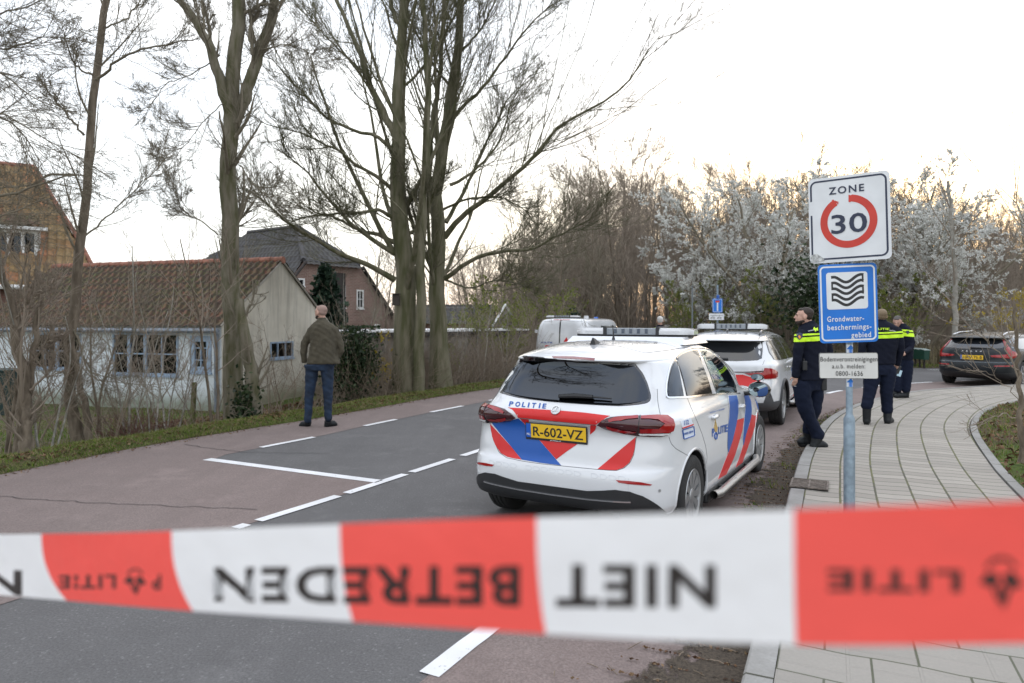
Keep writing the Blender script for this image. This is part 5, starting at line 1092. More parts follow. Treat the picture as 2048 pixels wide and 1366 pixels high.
        return b_.go(name, mat, parent or s.o)
    def text(s, name, txt, o, u, v, mat, f=None, off=.0035, bold=.0, parent=None, shear=0.0, width=None):
        """text laid on the body: o origin, u baseline vector for the whole text, v vector for one capital height (in f's 2-D space)"""
        V2, F2, w_, h_ = text2d(txt, bold, shear); f = f or s.px; V = []
        for x, y in V2:
            p, nn = f(o[0] + u[0] * x / w_ + v[0] * y / h_, o[1] + u[1] * x / w_ + v[1] * y / h_); V.append(p + nn * off)
        return mk(name, V, F2, mat, parent or s.o)
TXT = {}
def text2d(txt, bold=0.0, shear=0.0, spacing=1.0, cond=1.0):
    key = (txt, bold, shear, spacing, cond)
    if key in TXT: return TXT[key]
    cu = bpy.data.curves.new('t', 'FONT'); cu.body = txt; cu.size = 1; cu.offset = bold; cu.shear = shear; cu.space_character = spacing; cu.resolution_u = 3
    o = bpy.data.objects.new('t', cu); C.link(o); dg = bpy.context.evaluated_depsgraph_get(); dg.update()
    me = bpy.data.meshes.new_from_object(o.evaluated_get(dg)); bpy.data.objects.remove(o, do_unlink=True)
    V = np.array([(v.co.x, v.co.y) for v in me.vertices]); Fc = [tuple(p.vertices) for p in me.polygons]
    V[:, 0] -= V[:, 0].min(); w_ = V[:, 0].max()
    me2 = None; caps = .729 if not txt[:1].isdigit() else .729; bpy.data.meshes.remove(me)
    TXT[key] = (V, Fc, w_, .729); return TXT[key]
def wheel(car, x, y, R_, rim, wd, style, parent=None, sg=1, label=None):
    w_ = thing('wheel', None, None, (0, 0, 0)); w_.parent = car.o; del FR[w_.name]; w_.location = (x, y, R_)
    b = MB(); h = wd / 2
    b.lathe([(rim, -h * sg), (rim + .01, h * .9 * sg), (R_ - .05, h * 1.0 * sg), (R_ - .018, h * .93 * sg), (R_ - .004, h * .78 * sg), (R_, h * .6 * sg), (R_, h * .45 * sg), (R_ - .008, h * .42 * sg), (R_ - .008, h * .36 * sg), (R_, h * .33 * sg),
             (R_, .05 * h * sg), (R_ - .008, .02 * h * sg), (R_ - .008, -.05 * h * sg), (R_, -.08 * h * sg), (R_, -h * .35 * sg), (R_ - .008, -h * .38 * sg), (R_ - .008, -h * .45 * sg), (R_, -h * .48 * sg), (R_ - .006, -h * .8 * sg), (R_ - .05, -h * sg), (rim, -h * sg)], (0, 0, 0), n=48)
    b.go('tyre', TYRE, w_, smooth=True, sharp=35)
    b = MB(); f = h * .82 * sg; b.lathe([(rim + .012, f), (rim + .006, f + .012 * sg), (rim - .012, f + .006 * sg), (rim - .018, f - .03 * sg), (rim - .02, -h * sg)], (0, 0, 0), n=48, m=0)
    nsp = {'cover': 10, 'five': 5, 'alloy': 10}[style]; rin = .055 if style == 'cover' else .035
    b.lathe([(0.001, f + .004 * sg), (.03, f + .006 * sg), (rin, f), (rin + .01, f - .02 * sg)], (0, 0, 0), n=24, m=0)
    for i in range(nsp):
        a = 2 * math.pi * i / nsp; w0, w1 = (.016, .046) if style == 'cover' else (.028, .040) if style == 'five' else (.014, .022)
        ca, sa = math.cos(a), math.sin(a); V = []
        for r0, ww, dd in ((rin * .8, w0, -.004), (rim * .6, (w0 + w1) * .45, -.0), (rim - .008, w1, .004)):
            for s2 in (-1, 1):
                for t2 in (0, -.022): V.append((f + dd * sg + t2 * sg, r0 * ca - s2 * ww * sa, r0 * sa + s2 * ww * ca))
        b.add(V, [(0, 2, 6, 4), (4, 6, 10, 8), (1, 5, 7, 3), (5, 9, 11, 7), (0, 4, 5, 1), (4, 8, 9, 5), (2, 3, 7, 6), (6, 7, 11, 10)], 0)
    b.lathe([(rim - .02, f - .05 * sg), (.001, f - .05 * sg)], (0, 0, 0), n=32, m=1)
    b.go('rim', [SILVER, BLACKP], w_, smooth=True, sharp=30); return w_
def bar_part(car, c, w_, d, h, n=6, parts=True):
    """roof light bar: base, two clear outer lenses, middle panel"""
    o = car.o; x0, y0, z0 = c; bs = MB().box((x0, y0, z0 + .010), (w_ * .97, d * .8, .02), bev=.006).go('light_bar', BLACKP, o); 
    e = w_ * .265
    for sg in (-1, 1):
        b = MB(); V = []; nseg = 10
        for i in range(nseg + 1):
            a = i / nseg; x = x0 + sg * (w_ / 2 - e + e * a); k = 1 - .5 * max(0, (a - .55) / .45) ** 2.2; 
            for (yy, zz) in ((-1, 0), (-1, .55), (-.82, 1), (.82, 1), (1, .55), (1, 0)): V.append((x, y0 + yy * d / 2 * k, z0 + .018 + zz * (h - .018) * (1 - .30 * max(0, (a - .7) / .3) ** 2)))
        b.add(V, [(6 * i + j, 6 * i + (j + 1) % 6, 6 * (i + 1) + (j + 1) % 6, 6 * (i + 1) + j) for i in range(nseg) for j in range(6)] + [tuple(range(6)), tuple(6 * nseg + j for j in range(6))[::-1]]); b.go('lens', CLEARL, bs, smooth=True, sharp=40)
        MB().box((x0 + sg * (w_ / 2 - e - .014), y0, z0 + h / 2 + .010), (.034, d * 1.03, h + .004), bev=.005).go('divider', BLACKP, bs)
    MB().box((x0, y0, z0 + h / 2 + .006), (w_ - 2 * e - .05, d * .94, h - .014), bev=.008).go('lens', M('bar_middle', (.22, .245, .27), .18, coat=1, bump=.5, bscale=45), bs)
    for i in range(5): MB().box((x0 - .16 + i * .08, y0 - d * .475, z0 + h / 2 + .01), (.028, .012, h * .55)).go('lamp', M('bar_lamp', (.05, .07, .10), .2, coat=1), bs)
    return bs
def plate(car, c, txt, tilt=0.0, frame_txt=None, w_=.52, h_=.11):
    b = MB(); x, y, z = c; Rm = Matrix.Rotation(tilt, 3, 'X'); o = MB().box((x, y, z - .006), (w_ + .016, .014, h_ + .024), rot=Rm, bev=.003).go('licence_plate', BLACKP, car.o)
    T = lambda u, v, d=0: Rm @ Vector((u, -.0075 - d, v)) + Vector((x, y, z))
    def q(name, u0, v0, u1, v1, m, d): return mk(name, [T(u0, v0, d), T(u1, v0, d), T(u1, v1, d), T(u0, v1, d)], [(0, 1, 2, 3)], m, o)
    q('plate_face', -w_ / 2, -h_ / 2, w_ / 2, h_ / 2, YEL, .001); q('country_strip', -w_ / 2, -h_ / 2, -w_ / 2 + .042, h_ / 2, M('eu_blue', (.01, .10, .48), .4), .002)
    def tx(t, u, v, hh, ww, m, bold=.012):
        V2, F2, a, c_ = text2d(t, bold); mk('lettering', [T(u + p[0] / a * ww, v + p[1] / c_ * hh, .0032) for p in V2], F2, m, o)
    INK = M('ink_black', (.015, .015, .015), .6)
    tx(txt, -w_ / 2 + .062, -h_ / 2 + .017, h_ - .034, w_ - .085, INK); tx('NL', -w_ / 2 + .006, -h_ / 2 + .016, .020, .030, M('ink_white', (.8, .8, .8), .5))
    if frame_txt: tx(frame_txt, -.045, -h_ / 2 - .0135, .009, .09, M('ink_white', (.8, .8, .8), .5))
    return o
# ---- nearest police car
CAR1 = [(.19, .74, -.10, 3.20, 5, 5), (.215, .83, -.25, 3.40, 5, 5), (.25, .875, -.45, 3.50, 5, 5), (.285, .885, -.63, 3.54, 5, 5), (.325, .89, -.725, 3.58, 5, 4.5), (.36, .893, -.745, 3.6, 5, 4.5), (.46, .896, -.755, 3.62, 5, 4.2), (.55, .898, -.755, 3.63, 5, 4), (.605, .898, -.735, 3.62, 5, 4),
        (.64, .897, -.70, 3.61, 5.2, 4), (.72, .893, -.685, 3.58, 5.4, 4), (.82, .888, -.668, 3.50, 5.4, 3.8), (.90, .886, -.665, 3.38, 5.4, 3.6), (.935, .884, -.690, 3.2, 5.2, 3.5), (.975, .872, -.700, 2.95, 5, 3.4), (1.01, .858, -.685, 2.55, 4.8, 3.4),
        (1.045, .842, -.655, 2.20, 4.6, 3.4), (1.10, .830, -.60, 2.02, 4.6, 3.3), (1.20, .800, -.51, 1.78, 4.6, 3.2), (1.30, .760, -.42, 1.52, 4.6, 3.0), (1.385, .716, -.37, 1.28, 4.8, 2.9),
        (1.398, .697, -.47, 1.24, 4.4, 2.9), (1.412, .690, -.505, 1.19, 4.2, 2.8), (1.43, .675, -.485, 1.12, 4.0, 2.8), (1.455, .650, -.41, 1.02, 3.6, 2.7), (1.485, .610, -.27, .88, 3.2, 2.6), (1.51, .555, -.10, .72, 3, 2.5), (1.53, .48, .08, .58, 2.8, 2.4), (1.545, .36, .22, .46, 2.6, 2.3), (1.55, .2, .30, .38, 2.4, 2.2)]
CAR1 = [(z, w_ + (.006 if .25 < z < 1 else 0), yr, yf + (.42 * min(1, (z - 1.0) / .2) if z > 1.0 else 0), a + (.5 if 1.05 < z < 1.39 else 1.6 if .24 < z < 1.0 else .8 if z < 1.06 else 0), b + (2.2 if z > 1.02 else 1.0 if z > .95 else 0)) for z, w_, yr, yf, a, b in CAR1]
c1 = Car('police_car', 'white police hatchback with red and blue stripes parked nearest, number plate R-602-VZ', 'police car', (.688, 5.911, 0), R(30.54), CAR1, 'police cars parked along the kerb')
z6 = lambda l: [(1180 + x / 5.2526, 780 + y / 5.2526) for x, y in l]; zB = lambda l: [(1300 + x / 7.5875, 680 + y / 7.5875) for x, y in l]; z3 = lambda l: [(930 + x / 3.251, 630 + y / 3.251) for x, y in l]; zC = lambda l: [(960 + x / 7.877, 790 + y / 7.877) for x, y in l]; zA = lambda l: [(940 + x / 6.827, 640 + y / 6.827) for x, y in l]
qg = zB([(270, 848), (262, 760), (272, 660), (292, 560), (330, 420), (385, 292), (440, 500), (505, 848)]); rg = zB([(405, 268), (470, 220), (560, 180), (640, 163), (718, 158), (800, 400), (940, 806), (560, 853), (500, 600)])
fg = zB([(765, 158), (860, 166), (960, 212), (1080, 325), (1200, 490), (1275, 640), (1318, 792), (1010, 802), (900, 480)])
loc_ = lambda pl: [(p.y, p.z) for p in (c1.px(a, b)[0] for a, b in pl)]
def shrink(pl, d):
    c = np.mean(pl, 0); return [tuple(c + (np.array(p) - c) * (1 - d / max(.05, math.dist(p, c)))) for p in pl]
rwL = [(997.9, 779.2), (1010.3, 757.2), (1027.9, 733.7), (1045, 717)]
rw = [(998.5, 779), (1003, 770), (1010.5, 757.5), (1027.9, 734.2), (1047, 716.5), (1100, 720), (1180, 725), (1240, 729.5), (1268, 731.5), (1281, 748), (1290, 766), (1296.5, 788), (1297, 797), (1291, 801.5), (1280, 804), (1262, 806.5), (1237.6, 808), (1190, 805.5), (1145, 802.5), (1100, 799), (1059, 794.6), (1036, 791), (1022, 787.5), (1008, 783.5)]
hull = tmpobj(c1.V, c1.F); cut_ = []
for sx in (-1, 1):
    for yy in (0, 2.729): cut_.append(tmpobj(*(lambda b: (b.V, b.F))(MB().lathe([(.365, .62 * sx), (.365, 1.05 * sx)], (0, yy, .325), n=40, close=True))))
cav = body_mesh([(z, max(.05, w_ - .09), yr + .12, yf - (.12 if z > 1.05 else .9), a, b) for z, w_, yr, yf, a, b in CAR1 if .45 < z < 1.395] + [(1.45, .56, -.20, 1.35, 4, 3), (1.47, .45, 0, 1.1, 3, 3)], ym=1.2, K=20); cut_.append(tmpobj(*cav))
for pl in (qg, rg, fg): cut_.append(prism(shrink(loc_(pl), .012), 'x', -1.3, 1.3))
rwr = [(.0, 1.385), (.2, 1.383), (.4, 1.374), (.49, 1.366), (.545, 1.308), (.590, 1.241), (.628, 1.165), (.632, 1.14), (.60, 1.125), (.50, 1.112), (.3, 1.11), (.0, 1.11)]; rwl = shrink(rwr[:-1] + [(-a, b) for a, b in rwr[::-1][:-1]], .012)
cut_.append(prism(rwl, 'y', -.9, .2)); cut_.append(prism([(-.66, 1.08), (.66, 1.08), (.60, 1.40), (-.60, 1.40)], 'y', 1.3, 3.0))
boolean(hull, cut_); bme = hull.data; C.unlink(hull)
for p in bme.polygons: p.use_smooth = True
bme.set_sharp_from_angle(angle=R(32)); bme.materials.clear(); bme.materials.append(WHITE); bme.materials.append(BLACKP); bme.name = 'body'
for p in bme.polygons:
    cz = p.center
    nr = c1.bvh.find_nearest(cz)[3]
    p.material_index = 1 if nr > .010 else 0
bo = bpy.data.objects.new('body', bme); C.link(bo); bo.parent = c1.o
c1.decal('rear_window', rw, GLS_D, off=.006, step=9, skirt=False, fit='y')
TRIMB = M('window_black', (.01, .01, .011), .12, coat=1)
# black rim of the rear glass and the door frames
c1.strip('window_seal', rw, .05, TRIMB, closed=True, off=.002, thick=.001)
for pl, nm in ((qg, 'quarter_window'), (rg, 'rear_door_window'), (fg, 'front_door_window')): c1.decal(nm, pl, GLS_D if nm[0] != 'f' else GLS_C, off=.004, step=8, mirror=True, skirt=False, fit='x')
for pl in (qg, rg, fg): c1.strip('window_seal', shrink(pl, -.3), .022, TRIMB, closed=True, off=.0015, mirror=True, thick=.001)
c1.strip('window_chrome', zB([(250, 862), (238, 790), (243, 660), (268, 520), (300, 390), (372, 262), (440, 198), (540, 148), (640, 122), (740, 117), (850, 130), (940, 172), (1020, 235), (1120, 345), (1230, 500), (1320, 660)]), .016, CHROME, mirror=True)
c1.strip('window_chrome', zB([(250, 862), (290, 880), (560, 868), (800, 842), (1000, 822), (1360, 812)]), .018, CHROME, mirror=True)
mk('windscreen', [c1.rear(0, 1)[0]] and [Vector(v) for v in [(-.72, 2.22, 1.05), (.72, 2.22, 1.05), (.60, 1.78, 1.42), (-.60, 1.78, 1.42)]], [(0, 1, 2, 3)], GLS_C, c1.o)
# livery
c1.decal('livery_band', zC([(440, 198), (700, 212), (1108, 238), (1300, 250), (1650, 280), (2048, 330), (1985, 360), (1930, 400), (1820, 470), (1500, 440), (1100, 405), (800, 372), (600, 352), (560, 290), (510, 230)]), S_RED)
c1.decal('livery_blue', zC([(170, 418), (400, 408), (500, 395), (590, 372), (615, 375), (740, 495), (915, 690), (1100, 900), (1280, 1110), (960, 1070), (660, 1020), (500, 820), (330, 620)]), S_BLUE)
c1.decal('livery_red', zC([(160, 455), (330, 635), (500, 825), (655, 1018), (540, 1000), (430, 975), (330, 915), (240, 780), (195, 660)]), S_RED)
c1.decal('livery_red', zC([(925, 695), (1250, 715), (1550, 765), (1380, 880), (1202, 1012), (1110, 905)]), S_RED)
c1.decal('livery_red', zC([(625, 368), (770, 385), (765, 470), (738, 488)]), S_RED); c1.decal('livery_red', zC([(1740, 475), (1835, 480), (1810, 560), (1735, 625)]), S_RED)
c1.decal('livery_red', z3([(1110, 793), (1105, 860), (1093, 910), (1070, 958), (1030, 993), (980, 1010), (920, 1008), (862, 1003), (990, 893)]), S_RED)
c1.decal('livery_blue', z6([(1455, 60), (1540, 57), (1557, 130), (1556, 230), (1540, 340), (1500, 520), (1455, 655), (1446, 600), (1446, 500), (1452, 380), (1465, 290), (1470, 180)]), S_BLUE, mirror=True)
c1.decal('livery_red', z6([(1545, 315), (1617, 292), (1600, 420), (1560, 560), (1520, 690), (1430, 885), (1348, 935), (1400, 800), (1455, 655), (1505, 510), (1535, 390)]), S_RED, mirror=True)
c1.decal('livery_blue', z6([(1618, 60), (1665, 58), (1690, 120), (1698, 200), (1690, 290), (1665, 380), (1640, 460), (1612, 580), (1608, 520), (1618, 420), (1625, 300), (1635, 200), (1630, 120)]), S_BLUE, mirror=True)
c1.decal('livery_red', z6([(1693, 262), (1762, 238), (1748, 330), (1705, 470), (1650, 620), (1600, 760), (1530, 812), (1560, 740), (1612, 580), (1640, 470), (1680, 350)]), S_RED, mirror=True)
c1.decal('livery_blue', z6([(1735, 98), (1765, 130), (1796, 190), (1800, 235), (1775, 235), (1762, 190)]), S_BLUE, mirror=True)
for i, (ch, ww) in enumerate(zip('POLITIE', (8.0, 9.5, 7.0, 2.6, 8.0, 2.6, 7.2))): c1.text('lettering', ch, (1017.6 + (0, 12.3, 25.8, 37.5, 45.2, 59.5, 66.5)[i], 812.2 + i * .75), (ww, .5), (2.4, -9.6), S_BLUE, bold=.03)
c1.text('lettering', 'P', z6([(1280, 488)])[0], (4.4, -1.2), (0, -16), S_BLUE, bold=.03); c1.text('lettering', 'LITIE', z6([(1345, 462)])[0], (19, -5.4), (0, -15), S_BLUE, bold=.03)
GOLD = M('emblem_gold', (.50, .33, .10), .4)
c1.decal('emblem', z6([(1313, 285), (1320, 330), (1330, 370), (1340, 400), (1330, 435), (1322, 450), (1312, 435), (1300, 400), (1308, 370), (1314, 330)]), GOLD, step=4)
c1.strip('emblem', z6([(1322, 445), (1333, 470), (1330, 505), (1320, 518), (1308, 505), (1306, 470), (1320, 448)]), .012, S_BLUE, step=2)
c1.text('lettering', 'waakzaam en dienstbaar', z6([(1255, 248)])[0], (30, -8.5), (0, -4.2), S_BLUE, bold=.0)
# emergency number stickers
STW = M('sticker_white', (.66, .72, .80), .4); 
c1.decal('sticker', z6([(948, 328), (1055, 292), (1078, 356), (968, 398)]), STW, step=6); c1.text('lettering', '112', z6([(985, 368)])[0], (9, -2.2), (-.8, -9), S_BLUE, off=.006, bold=.02)
c1.strip('sticker_line', z6([(966, 402), (1080, 362)]), .010, S_RED, step=3)
c1.decal('sticker', z6([(966, 418), (1086, 378), (1096, 480), (982, 520)]), STW, step=6); c1.strip('sticker_line', z6([(968, 420), (1084, 381), (1094, 478), (983, 517)]), .007, S_BLUE, step=2, closed=True, off=.005)
c1.text('lettering', '0900 8844', z6([(984, 476)])[0], (18, -6), (-.4, -5), S_BLUE, off=.006, bold=.02)
# badge
bp_, bn_ = c1.px(1112, 821.5); q_ = bn_.to_track_quat('Z', 'Y').to_matrix(); b = MB(); b.add([bp_ + q_ @ Vector((math.cos(a) * .038, math.sin(a) * .038, .005)) for a in np.linspace(0, 2 * np.pi, 28)[:-1]], [tuple(range(27))]); b.go('badge', WHITE, c1.o)
b = MB(); b.tube([bp_ + q_ @ Vector((math.cos(a) * .036, math.sin(a) * .036, .009)) for a in np.linspace(0, 2 * np.pi, 32)], .0035, 6)
for a in (90, 210, 330): b.tube([bp_ + bn_ * .010, bp_ + q_ @ Vector((math.cos(R(a)) * .034, math.sin(R(a)) * .034, .009))], [.006, .002], 6)
b.go('badge', CHROME, c1.o)
# lamps
tl = [(1194.5, 849.5), (1203.8, 841.5), (1222.2, 835.3), (1250, 833.2), (1279.1, 832.8), (1305, 832.8), (1320.6, 833), (1336, 836.1), (1343.5, 842), (1345.5, 850), (1342.5, 861), (1336, 869.5), (1322, 873), (1300, 873.5), (1274.5, 871.5), (1250, 868), (1230, 863), (1210, 856.5)]
tls = c1.decal('tail_light', tl, DREDL, off=.012, bulge=.012, step=5, mirror=True)
for sgn, host in ((1, tls[0]), (-1, tls[1])):
    def mf(x, y, s_=sgn):
        p, n_ = c1.px(x, y); return (p, n_) if s_ > 0 else (Vector((-p.x, p.y, p.z)), Vector((-n_.x, n_.y, n_.z)))
    c1.decal('red_lamp', z6([(200, 318), (300, 300), (500, 290), (500, 318), (330, 330), (210, 335)]), REDL, f=mf, off=.0275, parent=host, step=6, skirt=False); c1.decal('red_lamp', z6([(180, 366), (260, 385), (330, 400), (485, 415), (480, 432), (330, 420), (250, 405), (190, 385)]), REDL, f=mf, off=.0275, parent=host, step=6, skirt=False)
    c1.decal('red_lamp', z6([(530, 296), (690, 285), (800, 290), (850, 320), (865, 370), (845, 430), (800, 448), (520, 440), (520, 400), (700, 400), (760, 360), (700, 330), (530, 325)]), REDL, f=mf, off=.0275, parent=host, step=6, skirt=False)
    c1.decal('clear_lamp', z6([(505, 452), (650, 455), (812, 452), (800, 468), (740, 478), (520, 470)]), CLEARL, f=mf, off=.028, parent=host, step=6, skirt=False)
    c1.strip('lamp_gap', z6([(520, 285), (505, 370), (490, 485)]), .006, BLACKP, f=mf, off=.026, parent=host, thick=.001)
c1.decal('brake_light', [(1104, 713), (1145, 713.5), (1190, 717), (1189, 721), (1145, 717.8), (1107, 716.5)], M('brake_red', (.18, .02, .02), .2, coat=1), off=.004, step=5)
c1.decal('reflector', z3([(980, 1073), (1060, 1078), (1150, 1088), (1215, 1102), (1205, 1109), (1150, 1107), (1060, 1099), (1000, 1090)]), REDL, off=.004, mirror=True, step=4)
# lower bumper
lh = [(.06, .452), (.30, .452), (.42, .470), (.52, .487), (.62, .482), (.71, .45), (.79, .40), (.88, .335), (.95, .30), (.95, .27), (.80, .275), (.60, .288), (.3, .30)]
c1.decal('lower_bumper', lh + [(-a, b) for a, b in lh[::-1]], BLACKP, f=c1.wrap, off=.010, step=.035)
c1.strip('bumper_chrome', [(-.63, .408), (-.3, .392), (0, .388), (.3, .392), (.63, .408)], .013, CHROME, f=c1.rear, step=.04, off=.013)
c1.strip('tow_cover', [(.34, .44), (.46, .45), (.455, .39), (.345, .385)], .004, BLACKG, f=c1.rear, step=.02, off=.008, closed=True, thick=.001)
for x, z in ((.80, .45), (-.80, .45)): 
    p, nn = c1.rear(x, z + .03); b = MB(); b.add([p + nn.to_track_quat('Z', 'Y').to_matrix() @ Vector((math.cos(a) * .012, math.sin(a) * .012, .004)) for a in np.linspace(0, 2 * np.pi, 16)[:-1]], [tuple(range(15))]); b.go('parking_sensor', SILVER, c1.o)
# remains of sticker tape outlines on the bumper
sc_ = M('scuff', (.48, .50, .53), .6); b_s = []
for i in range(17):
    x = -.58 + i * .07
    if i in (4, 12): continue
    c1.strip('tape_residue', [(x, .585), (x + .058, .583), (x + .058, .553), (x, .555)], .0025, sc_, f=c1.rear, step=.03, closed=True, off=.0012, thick=.0005)
for x in (.615,): c1.strip('tape_residue', [(x, .62), (x, .42)], .003, sc_, f=c1.rear, step=.05, off=.0012, thick=.0005)
# seams
hs_ = zC([(160, 440), (175, 560), (215, 720), (300, 900), (420, 990), (660, 1040), (960, 1085), (1290, 1118), (1840, 1172)]) + z3([(930, 1010), (985, 1012), (1035, 995), (1075, 958), (1098, 905), (1114, 793)])
c1.strip('seam', hs_, .005, S_SEAM, off=.0008, thick=.0006)
c1.strip('seam', zC([(600, 356), (1100, 408), (1820, 472)]), .006, S_SEAM, off=.004, thick=.0006)
c1.strip('seam', z6([(1020, 78), (1060, 180), (1130, 340), (1180, 470), (1215, 590), (1230, 700), (1215, 960)]), .005, S_SEAM, off=.0008, mirror=True, thick=.0006)
c1.strip('seam', z6([(828, 490), (850, 560), (900, 615), (960, 650), (1042, 697)]), .005, S_SEAM, off=.0008, mirror=True, thick=.0006)
c1.strip('seam', z6([(705, -10), (712, 120), (725, 200), (742, 275)]), .005, S_SEAM, off=.0008, mirror=True, thick=.0006)
c1.strip('seam', z6([(1440, 60), (1462, 200), (1448, 400), (1442, 600), (1450, 800), (1436, 870)]), .005, S_SEAM, off=.0008, mirror=True, thick=.0006)
c1.strip('seam', [(1385, 692), (1340, 700), (1291, 706), (1240, 693), (1170, 686)], .008, S_SEAM, off=.0008, thick=.0006)
# wheels, arches, sills, tube
for sx in (-1, 1):
    for yy in (0, 2.729):
        wheel(c1, .795 * sx, yy, .325, .205, .20, 'cover', sg=sx)
        b = MB(); b.tube([c1.side(yy + math.cos(a) * .375, .325 + math.sin(a) * .375, sx)[0] + Vector((sx * -.006, 0, 0)) for a in np.linspace(-.25, math.pi + .25, 28)], .014, 6); b.go('wheel_arch', WHITE, c1.o, smooth=True)
    MB().tube([(sx * .93, .47, .235), (sx * .95, .6, .225), (sx * .95, 2.2, .225), (sx * .92, 2.33, .24)], .036, 14, cap=False).tube([(sx * .93, .475, .235), (sx * .95, .6, .225), (sx * .95, 2.2, .225)], .030, 12, cap=False).go('side_tube', STEEL, c1.o, smooth=True)
    MB().box((sx * .80, 1.36, .20), (.16, 1.8, .10), bev=.02).go('sill', BLACKP, c1.o)
    for yy in (.85, 1.95): MB().box((sx * .86, yy, .23), (.14, .06, .02)).go('bracket', BLACKP, c1.o)
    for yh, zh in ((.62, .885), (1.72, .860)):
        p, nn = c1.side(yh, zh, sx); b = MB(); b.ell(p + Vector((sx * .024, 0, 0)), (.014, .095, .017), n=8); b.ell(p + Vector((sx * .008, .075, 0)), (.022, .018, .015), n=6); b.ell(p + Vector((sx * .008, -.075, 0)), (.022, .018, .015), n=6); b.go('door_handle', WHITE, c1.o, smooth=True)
        b = MB(); b.ell(p + Vector((sx * -.0005, -.03, -.012)), (.004, .055, .034), n=8); b.go('handle_recess_shade', M('white_shadow', (.62, .63, .65), .3, coat=.5), c1.o, smooth=True)  # slightly darker white patch paints the shade of the hollow behind the handle
# mirrors
for sx in (-1, 1):
    b = MB(); m0 = Vector((sx * 1.03, 1.93, 1.02)); b.ell(m0, (.115, .06, .082), n=10); b.go('mirror', BLACKG if sx < 0 else BLACKG, c1.o, smooth=True); mr = bpy.context.scene.objects[-1] if False else None
    b = MB(); b.tube([(sx * .86, 1.95, .965), (sx * .95, 1.94, .975)], .022, 8); b.go('mirror_arm', BLACKP, c1.o)
    Rm = Matrix.Rotation(-sx * .12, 3, 'Z'); b = MB(); b.add([m0 + Vector((0, -.058, 0)) + Rm @ Vector((math.copysign(abs(math.cos(a)) ** .75, math.cos(a)) * .098, 0, math.copysign(abs(math.sin(a)) ** .75, math.sin(a)) * .068)) for a in np.linspace(0, 2 * np.pi, 30)[:-1]], [tuple(range(29))[::-1]]); b.go('mirror_glass', M('mirror_glass', (.35, .42, .44), .03, metal=1), c1.o)
    m1 = m0 + Vector((-sx * .02, -.01, .125)); b = MB(); b.ell(m1, (.066, .028, .036), n=8); b.tube([m1 + Vector((0, 0, -.03)), m0 + Vector((0, 0, .07))], .010, 6); b.go('mirror', BLACKP, c1.o, smooth=True)
    b = MB(); b.add([m1 + Vector((math.cos(a) * .056, -.029, math.sin(a) * .029)) for a in np.linspace(0, 2 * np.pi, 20)[:-1]], [tuple(range(19))[::-1]]); b.go('mirror_glass', M('mirror_glass', (.35, .42, .44), .03, metal=1), c1.o)
# roof furniture
b = MB(); b.add([(x * wx, y, z) for z, wx, y0, y1 in ((1.505, .60, .72, 1.55), (1.575, .56, .80, 1.48)) for x, y in ((-1, y0), (1, y0), (1, y1), (-1, y1))], [(0, 3, 2, 1), (4, 5, 6, 7), (0, 1, 5, 4), (1, 2, 6, 5), (2, 3, 7, 6), (3, 0, 4, 7)]); b.go('bar_base', WHITE, c1.o)
bar_part(c1, (0, 1.08, 1.575), 1.22, .28, .082)
p, nn = c1.px(1190, 688); MB().add([p + Vector(v) for v in [(-.03, -.05, -.01), (.03, -.05, -.01), (.03, .10, -.01), (-.03, .10, -.01), (-.006, -.045, .055), (.006, -.045, .055), (.006, .0, .045), (-.006, .0, .045)]], [(0, 3, 2, 1), (4, 5, 6, 7), (0, 1, 5, 4), (1, 2, 6, 5), (2, 3, 7, 6), (3, 0, 4, 7)]).go('aerial', BLACKP, c1.o)
p, nn = c1.px(1227, 679); MB().tube([p, p + Vector((0, 0, .035)), p + Vector((0, -.02, .14))], [.018, .007, .0035], 8).go('aerial', BLACKP, c1.o)
# wiper
wp = [c1.px(a, b)[0] + c1.px(a, b)[1] * .03 for a, b in zA([(1230, 1072), (1450, 1065), (1690, 1082), (1940, 1106)])]; MB().tube(wp[:3], [.016, .020, .016], 8).tube(wp[2:], [.008, .006], 6).go('wiper', BLACKP, c1.o)
plate(c1, (0.0, c1.rear(0, .85)[0].y - .016, .855), 'R-602-VZ', R(4), 'politie.nl')
b = MB(); b.box((0, 1.6, .22), (1.2, 3.4, .06)); b.tube([(.45, -.55, .25), (.45, .3, .25)], .03, 8); b.go('underbody', BLACKP, c1.o)
# cabin: seats, wheel, dashboard, screen behind the rear seats
SEAT = M('seat_grey', (.045, .048, .052), .85, bump=.3)
for x in (-.37, .37):
    for yy in (.42, 1.28):
        b = MB(); b.box((x, yy, .72), (.50, .50, .16), bev=.05); b.box((x, yy - .27, 1.0), (.48, .14, .56), rot=Matrix.Rotation(-.25, 3, 'X'), bev=.05); b.box((x, yy - .36, 1.31), (.26, .09, .15), bev=.03); b.go('seat', SEAT, c1.o, smooth=True, sharp=50)
MB().box((0, 2.15, .93), (1.40, .45, .18), bev=.05).go('dashboard', M('dash', (.03, .033, .035), .7), c1.o)
b = MB(); b.tube([Vector((-.37, 1.82, 1.0)) + Matrix.Rotation(-.45, 3, 'X') @ Vector((math.cos(a) * .185, 0, math.sin(a) * .185)) for a in np.linspace(0, 2 * np.pi, 30)], .016, 6); b.tube([(-.37, 2.0, .93), (-.37, 1.83, 1.0)], .04, 8); b.go('steering_wheel', BLACKP, c1.o, smooth=True)
b = MB()
for i in range(11): b.box((-.45 + i * .09, .0, 1.17), (.006, .006, .40))
for i in range(6): b.box((0, 0, 1.0 + i * .07), (.95, .006, .006))
b.go('luggage_guard', BLACKP, c1.o)

